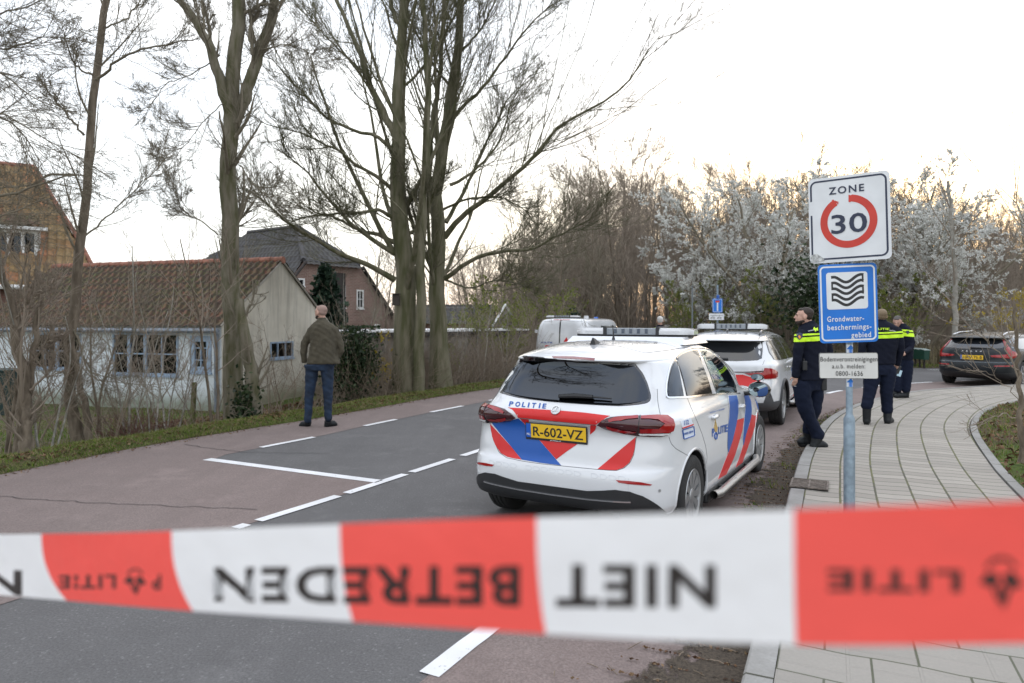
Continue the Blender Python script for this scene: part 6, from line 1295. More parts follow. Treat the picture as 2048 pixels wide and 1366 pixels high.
# ---- second police car (SUV)
CAR2 = [(.26, .80, -.55, 3.2, 6, 5), (.30, .88, -.75, 3.4, 6, 5), (.36, .915, -.88, 3.5, 6, 5), (.46, .925, -.945, 3.55, 6, 5), (.60, .925, -.955, 3.57, 6, 5), (.72, .922, -.93, 3.57, 6, 5), (.80, .918, -.895, 3.55, 6, 5), (.90, .912, -.89, 3.45, 6, 5), (1.0, .905, -.885, 3.2, 6, 5), (1.04, .89, -.87, 2.7, 6, 5), (1.08, .86, -.84, 2.3, 6, 5),
        (1.18, .82, -.76, 2.3, 6, 5), (1.30, .765, -.67, 2.1, 6, 5), (1.395, .715, -.61, 1.85, 6, 5), (1.405, .71, -.78, 1.8, 6, 5), (1.42, .70, -.80, 1.75, 6, 5), (1.44, .685, -.76, 1.7, 5, 5), (1.475, .65, -.60, 1.5, 4.5, 4.5), (1.51, .58, -.35, 1.2, 4, 4), (1.54, .48, .0, .95, 3.4, 3.5), (1.552, .32, .2, .8, 3, 3), (1.556, .2, .3, .7, 3, 3)]
zS = lambda l: [(1380 + x / 5.6917, 630 + y / 5.6917) for x, y in l]
def generic(name, label, cat, loc, th, prof, paint, R_, wb, group=None, style='five', clad=BLACKP, tw=.80):
    c = Car(name, label, cat, loc, th, prof, group); hull = tmpobj(c.V, c.F)
    boolean(hull, [tmpobj(*(lambda b: (b.V, b.F))(MB().lathe([(R_ + .045, .60 * sx), (R_ + .045, 1.2 * sx)], (0, yy, R_), n=36, close=True))) for sx in (-1, 1) for yy in (0, wb)])
    me = hull.data; C.unlink(hull); me.name = 'body'; me.materials.clear(); me.materials.append(paint); me.materials.append(BLACKP)
    for p in me.polygons: p.use_smooth = True; p.material_index = 1 if c.bvh.find_nearest(p.center)[3] > .012 else 0
    me.set_sharp_from_angle(angle=R(32)); b = bpy.data.objects.new('body', me); C.link(b); b.parent = c.o
    for sx in (-1, 1):
        for yy in (0, wb):
            wheel(c, tw * sx, yy, R_, R_ - .115, .225, style, sg=sx)
            if clad: MB().tube([c.side(yy + math.cos(a) * (R_ + .055), R_ + math.sin(a) * (R_ + .055), sx)[0] + Vector((sx * .004, 0, 0)) for a in np.linspace(-.1, math.pi + .1, 26)], .028, 6).go('wheel_arch', clad, c.o, smooth=True)
    return c
def seat_dark(c): pass
c2 = generic('police_car', 'white police SUV parked ahead of the nearest car, behind the walking officer', 'police car', (3.74, 11.82, 0), R(28.5), CAR2, WHITE, .35, 2.69, 'police cars parked along the kerb')
def lp(poly, f): return poly
c2.decal('rear_window', [(-.66, 1.13), (-.60, 1.10), (-.3, 1.085), (0, 1.08), (.3, 1.085), (.60, 1.10), (.66, 1.13), (.655, 1.25), (.63, 1.388), (-.63, 1.388), (-.655, 1.25)], GLS_B, f=c2.rear, step=.08, off=.004)
c2.strip('spoiler_edge', [(-.64, 1.392), (0, 1.398), (.64, 1.392)], .02, BLACKP, f=c2.rear, step=.05)
c2.decal('tail_light', [(.42, .90), (.66, .915), (.68, .985), (.78, .975), (.93, .925), (.97, .90), (.96, .84), (.88, .81), (.68, .81), (.66, .845), (.52, .865)], REDL, f=c2.wrap, step=.035, off=.012, bulge=.008, mirror=True)
c2.decal('lamp_band', [(.24, .905), (.46, .91), (.66, .922), (.67, .945), (.46, .925), (.24, .918)], DREDL, f=c2.wrap, step=.035, off=.010, mirror=True)
c2.decal('livery_red', [(.05, .86), (.40, .875), (.66, .80), (.66, .76), (.50, .56), (.36, .56)], S_RED, f=c2.rear, step=.07); c2.decal('livery_blue', [(-.66, .80), (-.3, .86), (.0, .86), (.30, .56), (-.2, .56)], S_BLUE, f=c2.rear, step=.07)
c2.decal('side_windows', [(-.40, 1.10), (-.10, 1.08), (.6, 1.065), (1.3, 1.055), (1.95, 1.05), (2.05, 1.06), (1.80, 1.22), (1.50, 1.38), (1.1, 1.45), (.5, 1.455), (-.05, 1.43), (-.32, 1.36), (-.44, 1.22)], GLS_B, f=lambda y, z: c2.side(y, z), step=.08, off=.004, mirror=True)
for yy in (-.02, .90):
  for fsd in (1, -1): c2.strip('window_pillar', [(yy + .05, 1.08), (yy + .0, 1.27), (yy - .03, 1.45)] if yy < .5 else [(yy, 1.06), (yy - .02, 1.46)], .035, CHROME if yy < .5 else BLACKG, f=lambda y, z: c2.side(y, z, fsd), step=.06, off=.006)
c2.strip('window_chrome', [(-.42, 1.10), (-.46, 1.22), (-.34, 1.37), (-.05, 1.445), (.5, 1.47), (1.1, 1.465), (1.52, 1.39), (1.9, 1.18)], .02, BLACKG, f=lambda y, z: c2.side(y, z), step=.06, mirror=True)
c2.decal('lower_bumper', [(.04, .40), (.50, .40), (.60, .42), (.66, .56), (.72, .60), (.78, .52), (.95, .50), (1.06, .44), (1.06, .33), (.85, .30), (.04, .30)][:0] or [(-1.05, .45), (-.80, .45), (-.74, .60), (-.70, .60), (-.66, .44), (.66, .44), (.70, .60), (.74, .60), (.80, .45), (1.05, .45), (1.05, .32), (.85, .29), (-.85, .29), (-1.05, .32)], M('cladding', (.07, .072, .078), .6), f=c2.wrap, step=.05, off=.010)
c2.strip('bumper_vent', [(.60, .655), (.72, .665), (.74, .56), (.73, .52)], .022, BLACKP, f=c2.wrap, step=.03, off=.006, mirror=True)
c2.text('lettering', 'POLITIE', (.95, .80), (.55, 0), (0, .10), S_BLUE, f=lambda y, z: c2.side(y, z), bold=.02)
c2.decal('livery_red', [(1.25, .36), (1.40, .36), (1.72, .78), (1.56, .78)], S_RED, f=lambda y, z: c2.side(y, z), step=.08, mirror=True); c2.decal('livery_blue', [(1.56, .80), (1.72, .80), (1.78, 1.03), (1.62, 1.03)], S_BLUE, f=lambda y, z: c2.side(y, z), step=.08, mirror=True)
for sx in (-1, 1):
    c2.side; MB().tube([(sx * .95, .45, .33), (sx * .98, .55, .32), (sx * .98, 2.15, .32), (sx * .95, 2.25, .33)], .034, 12).go('side_tube', STEEL, c2.o, smooth=True)
    MB().tube([(sx * .60, -.55, 1.50), (sx * .58, -.2, 1.565), (sx * .56, .8, 1.60), (sx * .56, 1.3, 1.57)], .014, 8).go('roof_rail', BLACKG, c2.o, smooth=True)
    MB().ell((sx * 1.03, 1.95, 1.05), (.11, .07, .08), n=8).go('mirror', WHITE, c2.o, smooth=True)
    for yh in (.65, 1.6):
        p, nn = c2.side(yh, .93, sx); MB().ell(p + nn * .02, (.014, .10, .016), n=8).go('door_handle', WHITE, c2.o, smooth=True)
bar_part(c2, (0, .38, 1.575), 1.20, .26, .105)
c2.strip('seam', [(-.70, .52), (-.70, .78), (-.68, 1.0), (-.70, 1.10)], .006, S_SEAM, f=c2.rear, step=.06, off=.001, thick=.0006, mirror=True); c2.strip('seam', [(-.66, .53), (0, .51), (.66, .53)], .006, S_SEAM, f=c2.rear, step=.06, off=.001, thick=.0006)
MB().ell((0, -.05, 1.56), (.022, .045, .03), n=8).go('aerial', BLACKG, c2.o); MB().tube([c2.rear(-.30, 1.12)[0] + Vector((0, -.02, 0)), c2.rear(.16, 1.115)[0] + Vector((0, -.02, 0))], [.008, .018], 8).go('wiper', BLACKP, c2.o)
# ---- dark estate car
DARKC = M('paint_dark', (.007, .010, .013), .35, coat=.2, spec=.3)
CAR3 = [(.20, .76, -.5, 3.3, 6, 5), (.25, .86, -.75, 3.5, 6, 5), (.32, .90, -.90, 3.6, 6, 5), (.42, .92, -.965, 3.65, 6, 5), (.55, .925, -.97, 3.67, 6, 5), (.64, .922, -.95, 3.66, 6, 5), (.70, .92, -.91, 3.63, 6, 5), (.80, .918, -.90, 3.5, 6, 5), (.90, .91, -.885, 3.2, 6, 5), (.95, .90, -.87, 2.7, 6, 5), (.99, .875, -.85, 2.35, 6, 5),
        (1.06, .84, -.79, 2.3, 6, 5), (1.18, .775, -.66, 2.05, 6, 5), (1.27, .72, -.55, 1.8, 6, 5), (1.28, .715, -.70, 1.78, 6, 5), (1.295, .705, -.72, 1.74, 6, 5), (1.32, .68, -.66, 1.65, 5, 5), (1.36, .63, -.48, 1.4, 4.5, 4.5), (1.39, .56, -.2, 1.15, 4, 4), (1.415, .45, .1, .9, 3.4, 3.5), (1.43, .3, .3, .75, 3, 3), (1.434, .2, .35, .7, 3, 3)]
c3 = generic('estate_car', 'dark grey estate car seen from behind at the right, number plate HKV-75-B', 'car', (12.80, 18.55, 0), R(50), CAR3, DARKC, .335, 2.87, None, 'five', None)
c3.decal('rear_window', [(-.62, 1.03), (-.3, 1.0), (0, .995), (.3, 1.0), (.62, 1.03), (.70, 1.05), (.60, 1.262), (-.60, 1.262), (-.70, 1.05)], GLS_B, f=c3.rear, step=.08, off=.004)
c3.decal('tail_light', [(.40, .84), (.68, .87), (.72, .90), (.66, 1.10), (.60, 1.25), (.66, 1.25), (.76, 1.08), (.82, .96), (.95, .93), (1.02, .86), (.96, .80), (.80, .77), (.44, .80)], REDL, f=c3.wrap, step=.035, off=.010, bulge=.006, mirror=True)
c3.decal('side_windows', [(-.55, 1.03), (.0, 1.0), (1.0, .97), (2.0, .96), (1.85, 1.10), (1.5, 1.27), (.9, 1.345), (.2, 1.34), (-.35, 1.25)], GLS_B, f=lambda y, z: c3.side(y, z), step=.08, off=.004, mirror=True)
c3.decal('reflector', [(.50, .56), (.86, .57), (.90, .60), (.52, .59)], REDL, f=c3.wrap, step=.03, mirror=True); c3.decal('lower_bumper', [(-1.0, .42), (-.7, .40), (.7, .40), (1.0, .42), (1.0, .28), (.8, .24), (-.8, .24), (-1.0, .28)], BLACKP, f=c3.wrap, step=.05, off=.010)
c3.strip('bumper_trim', [(-.95, .66), (-.5, .655), (0, .655), (.5, .655), (.95, .66)], .014, M('trim_grey', (.10, .13, .15), .3, coat=1), f=c3.wrap, step=.04, off=.006)
for i, ch in enumerate('VOLVO'): c3.text('lettering', ch, (-.24 + i * .105, .925), (.032, 0), (0, .030), CHROME, f=c3.rear, off=.008, bold=.01)
plate(c3, (0, c3.rear(0, .78)[0].y - .018, .78), 'HKV-75-B', 0)
c3.strip('seam', [(-.66, .68), (0, .66), (.66, .68)], .008, BLACKP, f=c3.rear, step=.06, off=.002, thick=.0006); MB().tube([c3.rear(-.05, 1.03)[0] + Vector((0, -.02, 0)), c3.rear(.42, 1.02)[0] + Vector((0, -.02, 0))], [.022, .01], 8).go('wiper', BLACKP, c3.o)
for sx in (-1, 1): MB().tube([(sx * .57, -.45, 1.37), (sx * .55, 0, 1.43), (sx * .54, 1.0, 1.45), (sx * .53, 1.3, 1.42)], .014, 8).go('roof_rail', CHROME, c3.o, smooth=True); MB().ell((sx * 1.0, 1.95, .97), (.11, .07, .08), n=8).go('mirror', DARKC, c3.o, smooth=True)
MB().ell((0, -.1, 1.435), (.025, .06, .035), n=8).go('aerial', DARKC, c3.o)
# ---- police van
VAN = [(.22, .85, -.75, 3.7, 9, 6), (.28, .93, -.90, 3.85, 9, 6), (.40, .955, -.96, 3.95, 9, 5), (.60, .96, -.97, 4.0, 9, 5), (.90, .96, -.965, 3.95, 9, 5), (1.05, .955, -.96, 3.6, 9, 5), (1.12, .945, -.955, 3.35, 9, 5), (1.3, .92, -.94, 3.3, 9, 5), (1.5, .885, -.915, 3.1, 9, 5), (1.65, .85, -.885, 2.95, 8, 5), (1.75, .81, -.85, 2.8, 7, 5), (1.80, .76, -.80, 2.65, 6, 5), (1.835, .66, -.68, 2.4, 5, 4), (1.85, .5, -.5, 2.1, 4, 4)]
c4 = generic('police_van', 'white police van parked behind the nearest car, left of the white haired officer', 'police van', (1.93, 22.54, -.02), R(25), VAN, WHITE, .33, 3.2, None, 'five', None)
c4.strip('door_gap', [(-.02, .6), (-.02, 1.78)], .05, BLACKG, f=c4.rear, step=.08, off=.003); c4.strip('seam', [(-.80, .55), (-.80, 1.5), (-.74, 1.74), (0, 1.765), (.74, 1.74), (.80, 1.5), (.80, .55)], .010, S_SEAM, f=c4.rear, step=.06, off=.001, thick=.001)
for sx in (-1, 1): c4.strip('door_panel', [(sx * .12, 1.1), (sx * .12, 1.62), (sx * .70, 1.60), (sx * .76, 1.1)], .008, M('white_shadow', (.62, .63, .65), .3), f=c4.rear, step=.06, off=.001, closed=True, thick=.001)
c4.decal('tail_light', [(.86, .80), (.86, 1.22), (.97, 1.22), (.97, .80)], REDL, f=c4.wrap, step=.05, off=.010, mirror=True); c4.decal('livery_red', [(-.74, .62), (-.4, .62), (0.0, .98), (-.5, .98)], S_RED, f=c4.rear, step=.08); c4.decal('livery_blue', [(.2, .62), (.6, .62), (.74, .98), (.30, .98)], S_BLUE, f=c4.rear, step=.08)
c4.text('lettering', 'POLITIE', (-.66, 1.04), (.40, 0), (0, .05), S_BLUE, f=c4.rear, bold=.02); c4.decal('brake_light', [(-.28, 1.805), (.28, 1.805), (.28, 1.785), (-.28, 1.785)], REDL, f=c4.rear, step=.05, off=.004)
c4.decal('sticker', [(.12, 1.10), (.30, 1.10), (.21, 1.25)], S_RED, f=c4.rear, step=.08)
for y0, y1 in ((.55, 1.55), (1.65, 2.6)): c4.decal('side_window', [(y0, 1.22), (y1, 1.22), (y1 - (.05 if y0 < 1 else .45), 1.58), (y0, 1.60)], GLS_B, f=lambda y, z: c4.side(y, z), step=.08, off=.004, mirror=True)
c4.text('lettering', 'POLITIE', (.2, .85), (1.2, 0), (0, .2), S_BLUE, f=lambda y, z: c4.side(y, z), bold=.02); c4.decal('livery_red', [(1.7, .4), (2.1, .4), (2.5, 1.1), (2.1, 1.1)], S_RED, f=lambda y, z: c4.side(y, z), step=.1, mirror=True)
bar_part(c4, (-.08, -.45, 1.86), 1.15, .22, .075); bs = MB().tube([(.45, .3, 1.84), (.45, .3, 1.93)], [.09, .07], 10).go('beacon', CLEARL, c4.o); MB().tube([(.2, 2.1, 1.80), (.2, 2.1, 1.90)], [.09, .07], 10).go('beacon', M('beacon_blue', (.02, .12, .5), .2, coat=1), c4.o)
MB().box((-.99, -.55, 1.42), (.06, .10, .10)).go('camera_box', WHITE, c4.o); MB().ell((1.08, 2.75, 1.25), (.12, .08, .16), n=8).go('mirror', BLACKP, c4.o); MB().ell((-1.08, 2.75, 1.25), (.12, .08, .16), n=8).go('mirror', BLACKP, c4.o)
# ---- white lorry at the right edge
lr = thing('lorry', 'white box lorry partly cut off by the right edge, beyond the dark estate car', 'lorry', P(2068, HY, 36) - Vector((0, 0, CH)), R(-50)); MB().box((0, 0, 1.65), (1.9, 4.2, 1.7), bev=.05).go('cargo_box', WHITE, lr); MB().box((0, 3.0, 1.35), (1.9, 1.5, 1.7), bev=.18).go('cab', WHITE, lr); MB().box((0, 3.775, 1.65), (1.6, .02, .7), bev=.005).go('windscreen', GLS_B, lr); MB().box((0, .6, .62), (.9, 6.0, .2)).go('chassis', BLACKP, lr)
for sx in (-1, 1):
    for yy in (-1.2, 2.9): MB().lathe([(.15, -.12), (.40, -.12), (.42, 0), (.40, .12), (.15, .12)], (sx * .82, yy, .42), n=24, close=True).go('wheel', TYRE, lr)
# ------------------------------------------------------------------ people
def capsule(b, pts):                   # pts: (vector, radius)
    b.tube([p for p, r in pts], [r for p, r in pts], 14)
    for p, r in pts: b.ell(p, (r, r, r), n=8)
def remesh(name, b, mat, parent, voxel=.010, it=4, wr=0.0, seed=0):
    inv = frame(parent).inverted(); me = bpy.data.meshes.new('t'); me.from_pydata([tuple(inv @ Vector(v)) for v in b.V], [], b.F); me.update(); o = bpy.data.objects.new(name, me); C.link(o)
    m = o.modifiers.new('r', 'REMESH'); m.mode = 'VOXEL'; m.voxel_size = voxel; s = o.modifiers.new('s', 'SMOOTH'); s.factor = .5; s.iterations = it
    dg = bpy.context.evaluated_depsgraph_get(); dg.update(); me = bpy.data.meshes.new_from_object(o.evaluated_get(dg)); o.modifiers.clear(); o.data = me
    if wr:
        n = len(me.vertices); co = np.zeros(n * 3, np.float32); me.vertices.foreach_get('co', co); co = co.reshape(-1, 3); nn = np.zeros(n * 3, np.float32); me.vertices.foreach_get('normal', nn); nn = nn.reshape(-1, 3)
        x, y, z = co.T; d = np.sin(z * 38 + 5 * np.sin(x * 11 + seed) + 4 * np.sin(y * 9)) * .5 + np.sin(z * 71 + x * 40 + 3 * np.sin(y * 23 + seed)) * .3 + np.sin(x * 30 - z * 17 + seed) * .4
        co = co + nn * (d * wr)[:, None]; me.vertices.foreach_set('co', co.ravel()); me.update()
    me.materials.clear(); me.materials.append(mat)
    for p in me.polygons: p.use_smooth = True
    me.name = name; o.parent = parent; return o
def etube(b, rings, yaw=0.0, n=20):    # rings: (centre, rx, ry)
    V = []; Rz = Matrix.Rotation(yaw, 3, 'Z')
    for c, rx, ry in rings:
        for j in range(n): a = 2 * math.pi * j / n; V.append(Vector(c) + Rz @ Vector((rx * math.copysign(abs(math.cos(a)) ** .85, math.cos(a)), ry * math.copysign(abs(math.sin(a)) ** .85, math.sin(a)), 0)))
    k = len(rings); b.add(V, [(i * n + j, i * n + (j + 1) % n, (i + 1) * n + (j + 1) % n, (i + 1) * n + j) for i in range(k - 1) for j in range(n)] + [tuple(range(n))[::-1], tuple((k - 1) * n + j for j in range(n))])
def headparts(b, c, Rm, s=1.0):
    T = lambda x, y, z: c + Rm @ Vector((x, y, z)) * s
    def e(x, y, z, rx, ry, rz): b.ell(T(x, y, z), (rx * s, ry * s, rz * s), rot=Rm, n=10)
    e(0, -.012, .030, .077, .097, .086); e(0, .028, -.018, .062, .066, .082); e(0, .042, -.078, .042, .042, .030); e(0, .02, -.06, .055, .06, .04); e(0, .080, .022, .050, .018, .012)
    b.tube([T(0, .088, .015), T(0, .106, -.018), T(0, .112, -.028)], [.009 * s, .013 * s, .015 * s], 8); e(0, .090, -.052, .024, .012, .006); e(0, .088, -.062, .021, .012, .006)
    for sx in (-1, 1): e(sx * .078, -.008, -.008, .010, .020, .032)
def hand(b, w_, d, palm_n, s=1.0, curl=.5):
    d = d.normalized(); n_ = palm_n.normalized(); sd = d.cross(n_).normalized(); b.ell(w_ + d * .045 * s, (.022 * s, .022 * s, .022 * s), n=8); b.tube([w_, w_ + d * .04 * s, w_ + d * .085 * s], [.024 * s, .030 * s, .028 * s], 10)
    for i, (o_, l) in enumerate(((-.030, .065), (-.010, .080), (.010, .075), (.030, .058))):
        p0 = w_ + d * .085 * s + sd * o_ * s; p1 = p0 + (d + n_ * curl * .5).normalized() * l * .5 * s; p2 = p1 + (d * (1 - curl) + n_ * curl * 1.3).normalized() * l * .5 * s; b.tube([p0, p1, p2], [.0095 * s, .009 * s, .007 * s], 6)
    p0 = w_ + d * .03 * s + sd * -.03 * s; p1 = p0 + (d * .6 - sd * .8 + n_ * .3).normalized() * .035 * s; b.tube([p0, p1, p1 + (d + n_ * .4).normalized() * .03 * s], [.012 * s, .011 * s, .009 * s], 6)
class Person:
    def __init__(s, label, base, group=None): s.o = thing('person', label, 'person', base, 0, group); s.Y = base[1]
    def j(s, x, y, dy=0.0): return P(x, y, s.Y + dy)
    def build(s, head, yaw, pitch, neck, torso, arms, legs, shoes, mats, tyaw=0.0, hs=1.0, hair=None, beard=None, roll=0.0, jk_wr=.004, hands=True, collar=True, boots_h=.0):
        """head: pixel centre; torso rows: (y, xl, xr, half depth); arms/legs: pixel joints with radius; all at depth Y + dy"""
        J = s.j; k = s.Y / F; hc = J(*head); Rm = Matrix.Rotation(-yaw, 3, 'Z') @ Matrix.Rotation(pitch, 3, 'X') @ Matrix.Rotation(roll, 3, 'Y')
        body = MB(); headparts(body, hc, Rm, hs); nk = J(*neck); body.tube([hc + Rm @ Vector((0, -.02, -.03)), nk + Vector((0, 0, .02)), nk - Vector((0, 0, .06))], [.058 * hs, .056 * hs, .07 * hs], 12)
        rings = [(J((xl + xr) / 2, y, dd), (xr - xl) / 2 * k, hd) for y, xl, xr, hd, dd in [(r + (0,))[:5] for r in torso]]
        etube(body, [(c, max(.03, rx - .025), max(.03, ry - .025)) for c, rx, ry in rings[1:]], tyaw)
        for a in arms: capsule(body, [(J(x, y, dy), r - .016) for x, y, dy, r in a])
        for l in legs: capsule(body, [(J(x, y, dy), r - .018) for x, y, dy, r in l])
        if hands:
            for a in arms: w_ = J(*a[-1][:3]); e_ = J(*a[-2][:3]); hand(body, w_, w_ - e_, Vector((0, 1, -.2)), 1.0)
        bo = remesh('body', body, mats['skin'], s.o, .0075, 2)
        bo.parent = s.o
        jb = MB(); etube(jb, rings, tyaw)
        for a in arms: capsule(jb, [(J(x, y, dy), r) for x, y, dy, r in a])
        c0, rx0, ry0 = rings[0]
        if collar: jb.tube([c0 - Vector((0, 0, .02)), c0 + Vector((0, 0, .035))], [rx0 * 1.02, .068], 14)
        s.jacket = remesh('jacket', jb, mats['top'], s.o, .010, 4, jk_wr, hash(head) % 7)
        tb = MB(); c1_, rx1, ry1 = rings[-1]; hp = [J(*l[0][:3]) for l in legs]; pel = (hp[0] + hp[1]) / 2
        etube(tb, [(c1_ + Vector((0, 0, .10)), rx1 * .82, ry1 * .85), (c1_, rx1 * .88, ry1 * .9), (pel + Vector((0, 0, .03)), rx1 * .92, ry1 * .95), (pel - Vector((0, 0, .06)), rx1 * .80, ry1 * .85)], tyaw)
        for l in legs: capsule(tb, [(J(x, y, dy), r) for x, y, dy, r in l])
        s.trousers = remesh('trousers', tb, mats['legs'], s.o, .010, 4, jk_wr * 1.1, 3)
        for sh_ in shoes:                      # heel, ball, toe, ankle (pixel, dy), height
            hl, tp, an, rr = J(*sh_[0]), J(*sh_[1]), J(*sh_[2]), sh_[3]; b = MB(); up = Vector((0, 0, 1)); d = (tp - hl).normalized(); L_ = (tp - hl).length
            b.ell(hl + d * .045 + up * .052, (.050, .056, .055), n=8); b.tube([hl + d * .03 + up * .06, hl + d * L_ * .45 + up * .058, hl + d * L_ * .72 + up * .05, tp - d * .035 + up * .042], [.052, .055, .056, .044], 12); b.ell(tp - d * .045 + up * .038, (.052, .052, .040), n=8)
            b.tube([hl + d * .055 + up * .05, an], [.056, rr * 1.08], 12); so_ = remesh('shoe', b, mats['shoe'], s.o, .008, 3)
            b = MB(); b.tube([hl + d * .01 + up * .012, hl + d * L_ * .4 + up * .010, hl + d * L_ * .75 + up * .010, tp - d * .02 + up * .012], [.038, .036, .044, .030], 10)
            for i, v in enumerate(b.V): pass
            b.V = [Vector((v.x, v.y, min(v.z, hl.z * (1 - .0) + .024 + max(0, (v - hl).dot(d)) * d.z))) for v in b.V]; b.go('sole', M('sole_rubber', (.012, .012, .012), .8), s.o and so_, world=True)
        Th = lambda x, y, z: hc + Rm @ Vector((x, y, z)) * hs
        for sx in (-1, 1): MB().ell(Th(sx * .030, .081, .006), (.011 * hs, .006 * hs, .006 * hs), rot=Rm, n=6).go('eye', M('eye_dark', (.03, .025, .02), .3), s.o and bo, world=True); MB().tube([Th(sx * .014, .094, .022), Th(sx * .046, .084, .024)], .005 * hs, 5).go('eyebrow', hair or BRHAIR, bo, world=True)
        if hair:
            b = MB(); b.ell(Th(0, -.030, .050), (.0785 * hs, .088 * hs, .075 * hs), rot=Rm, n=12); b.ell(Th(0, -.048, .012), (.074 * hs, .058 * hs, .066 * hs), rot=Rm, n=10); b.ell(Th(0, .035, .085), (.058 * hs, .040 * hs, .026 * hs), rot=Rm, n=10); s.hair = remesh('hair', b, hair, s.o, .008, 2, .002)
        if beard:
            b = MB(); b.ell(Th(0, .045, -.078), (.050 * hs, .050 * hs, .036 * hs), rot=Rm, n=10); b.ell(Th(0, .02, -.058), (.062 * hs, .055 * hs, .034 * hs), rot=Rm, n=10); remesh('beard', b, beard, s.o, .008, 2, .001)
        return s
    def band(s, z0, z1, name='reflective_stripe', mat=None, host=None, off=.005, tilt=0.0, cond=None):
        src = host or s.jacket; bm = bmesh.new(); bm.from_mesh(src.data); n_ = Vector((tilt, 0, 1)).normalized(); zb = frame(s.o).translation.z
        for zz, sgn in ((z0 - zb, -1), (z1 - zb, 1)): bmesh.ops.bisect_plane(bm, geom=bm.verts[:] + bm.edges[:] + bm.faces[:], plane_co=(0, 0, zz), plane_no=n_ * sgn, clear_outer=True)
        if cond: bmesh.ops.delete(bm, geom=[f for f in bm.faces if not cond(f.calc_center_median() + frame(s.o).translation)], context='FACES')
        for v in bm.verts: v.co += v.normal * off
        me = bpy.data.meshes.new(name); bm.to_mesh(me); bm.free(); me.materials.clear(); me.materials.append(mat or NEON); o = bpy.data.objects.new(name, me); C.link(o); o.parent = src
        return o
    def pxmap(s, host, off=.006):
        bv = BVHTree.FromPolygons([v.co.copy() for v in host.data.vertices], [tuple(p.vertices) for p in host.data.polygons]); t = frame(s.o).translation
        def f(x, y):
            o, d = ray(x, y); h = bv.ray_cast(o - t, d.normalized()); p = h[0] if h[0] else bv.find_nearest(P(x, y, s.Y) - t)[0]; return p - d.normalized() * off
        return f
    def patch(s, name, poly, mat, host=None, off=.007):
        f = s.pxmap(host or s.jacket, off); pts = []
        for a, b in zip(poly, poly[1:] + poly[:1]):
            for i in range(3): pts.append((a[0] + (b[0] - a[0]) * i / 3, a[1] + (b[1] - a[1]) * i / 3))
        c = np.mean(poly, 0); V = [f(*c)] + [f(*p) for p in pts]; n = len(pts); return mk(name, V, [(0, 1 + (i + 1) % n, 1 + i) for i in range(n)], mat, host or s.jacket)
    def text(s, txt, o, u, v, mat, host=None, bold=.02):
        V2, F2, w_, h_ = text2d(txt, bold); f = s.pxmap(host or s.jacket, .008); mk('lettering', [f(o[0] + u[0] * x / w_ + v[0] * y / h_, o[1] + u[1] * x / w_ + v[1] * y / h_) for x, y in V2], F2, mat, host or s.jacket)
m4 = lambda l: [(590 + x / 4.88, 590 + y / 4.88) for x, y in l]
def rows(l, ox, oy, sc): return [(oy + y / sc, ox + a / sc, ox + b / sc, d) + tuple(r) for y, a, b, d, *r in l]
def joints(l, ox, oy, sc): return [(ox + x / sc, oy + y / sc, dy, r) for x, y, dy, r in l]
# the man on the left
Yp = F * CH / (854 - HY); m = Person('bald bearded man in olive jacket and blue jeans standing on the left road edge', Vector((P(636, HY, Yp).x, Yp, 0))); Q = (590, 590, 4.88); S_ = 4.88
m.build((590 + 250 / S_, 590 + 172 / S_), R(-62), R(2), (590 + 262 / S_, 590 + 232 / S_), rows([(240, 215, 305, .07), (262, 190, 335, .10), (290, 158, 380, .125), (330, 135, 410, .14), (420, 150, 412, .145), (510, 148, 412, .15), (600, 132, 420, .155), (650, 118, 436, .16), (672, 112, 440, .155)], *Q),
    [joints([(172, 345, 0, .078), (95, 470, .02, .064), (82, 560, .02, .055), (92, 640, .04, .048)], *Q), joints([(385, 350, 0, .078), (445, 490, .02, .064), (450, 540, .03, .056), (405, 620, .06, .048)], *Q)],
    [joints([(168, 700, 0, .108), (160, 800, 0, .10), (142, 960, 0, .078), (132, 1080, 0, .066), (126, 1215, 0, .062)], *Q), joints([(310, 700, 0, .108), (318, 800, 0, .10), (322, 960, 0, .078), (322, 1080, 0, .066), (325, 1200, 0, .062)], *Q)],
    [((590 + 148 / S_, 590 + 1300 / S_, .05), (590 + 46 / S_, 590 + 1292 / S_, .12), (590 + 128 / S_, 590 + 1235 / S_, .02), .055), ((590 + 290 / S_, 590 + 1300 / S_, -.02), (590 + 408 / S_, 590 + 1280 / S_, .14), (590 + 322 / S_, 590 + 1230 / S_, .0), .055)],
    dict(skin=SKIN, top=OLIVE, legs=DENIM, shoe=BOOT), hair=M('shaved_hair', (.30, .20, .165), .7), beard=BRHAIR, jk_wr=.0055, hands=False, hs=1.02)
m.band(m.j(600, 590 + 660 / S_).z - .004, m.j(600, 590 + 652 / S_).z, 'hem', OLIVE)
HSH = M('shaved_hair', (.33, .22, .18), .7); 
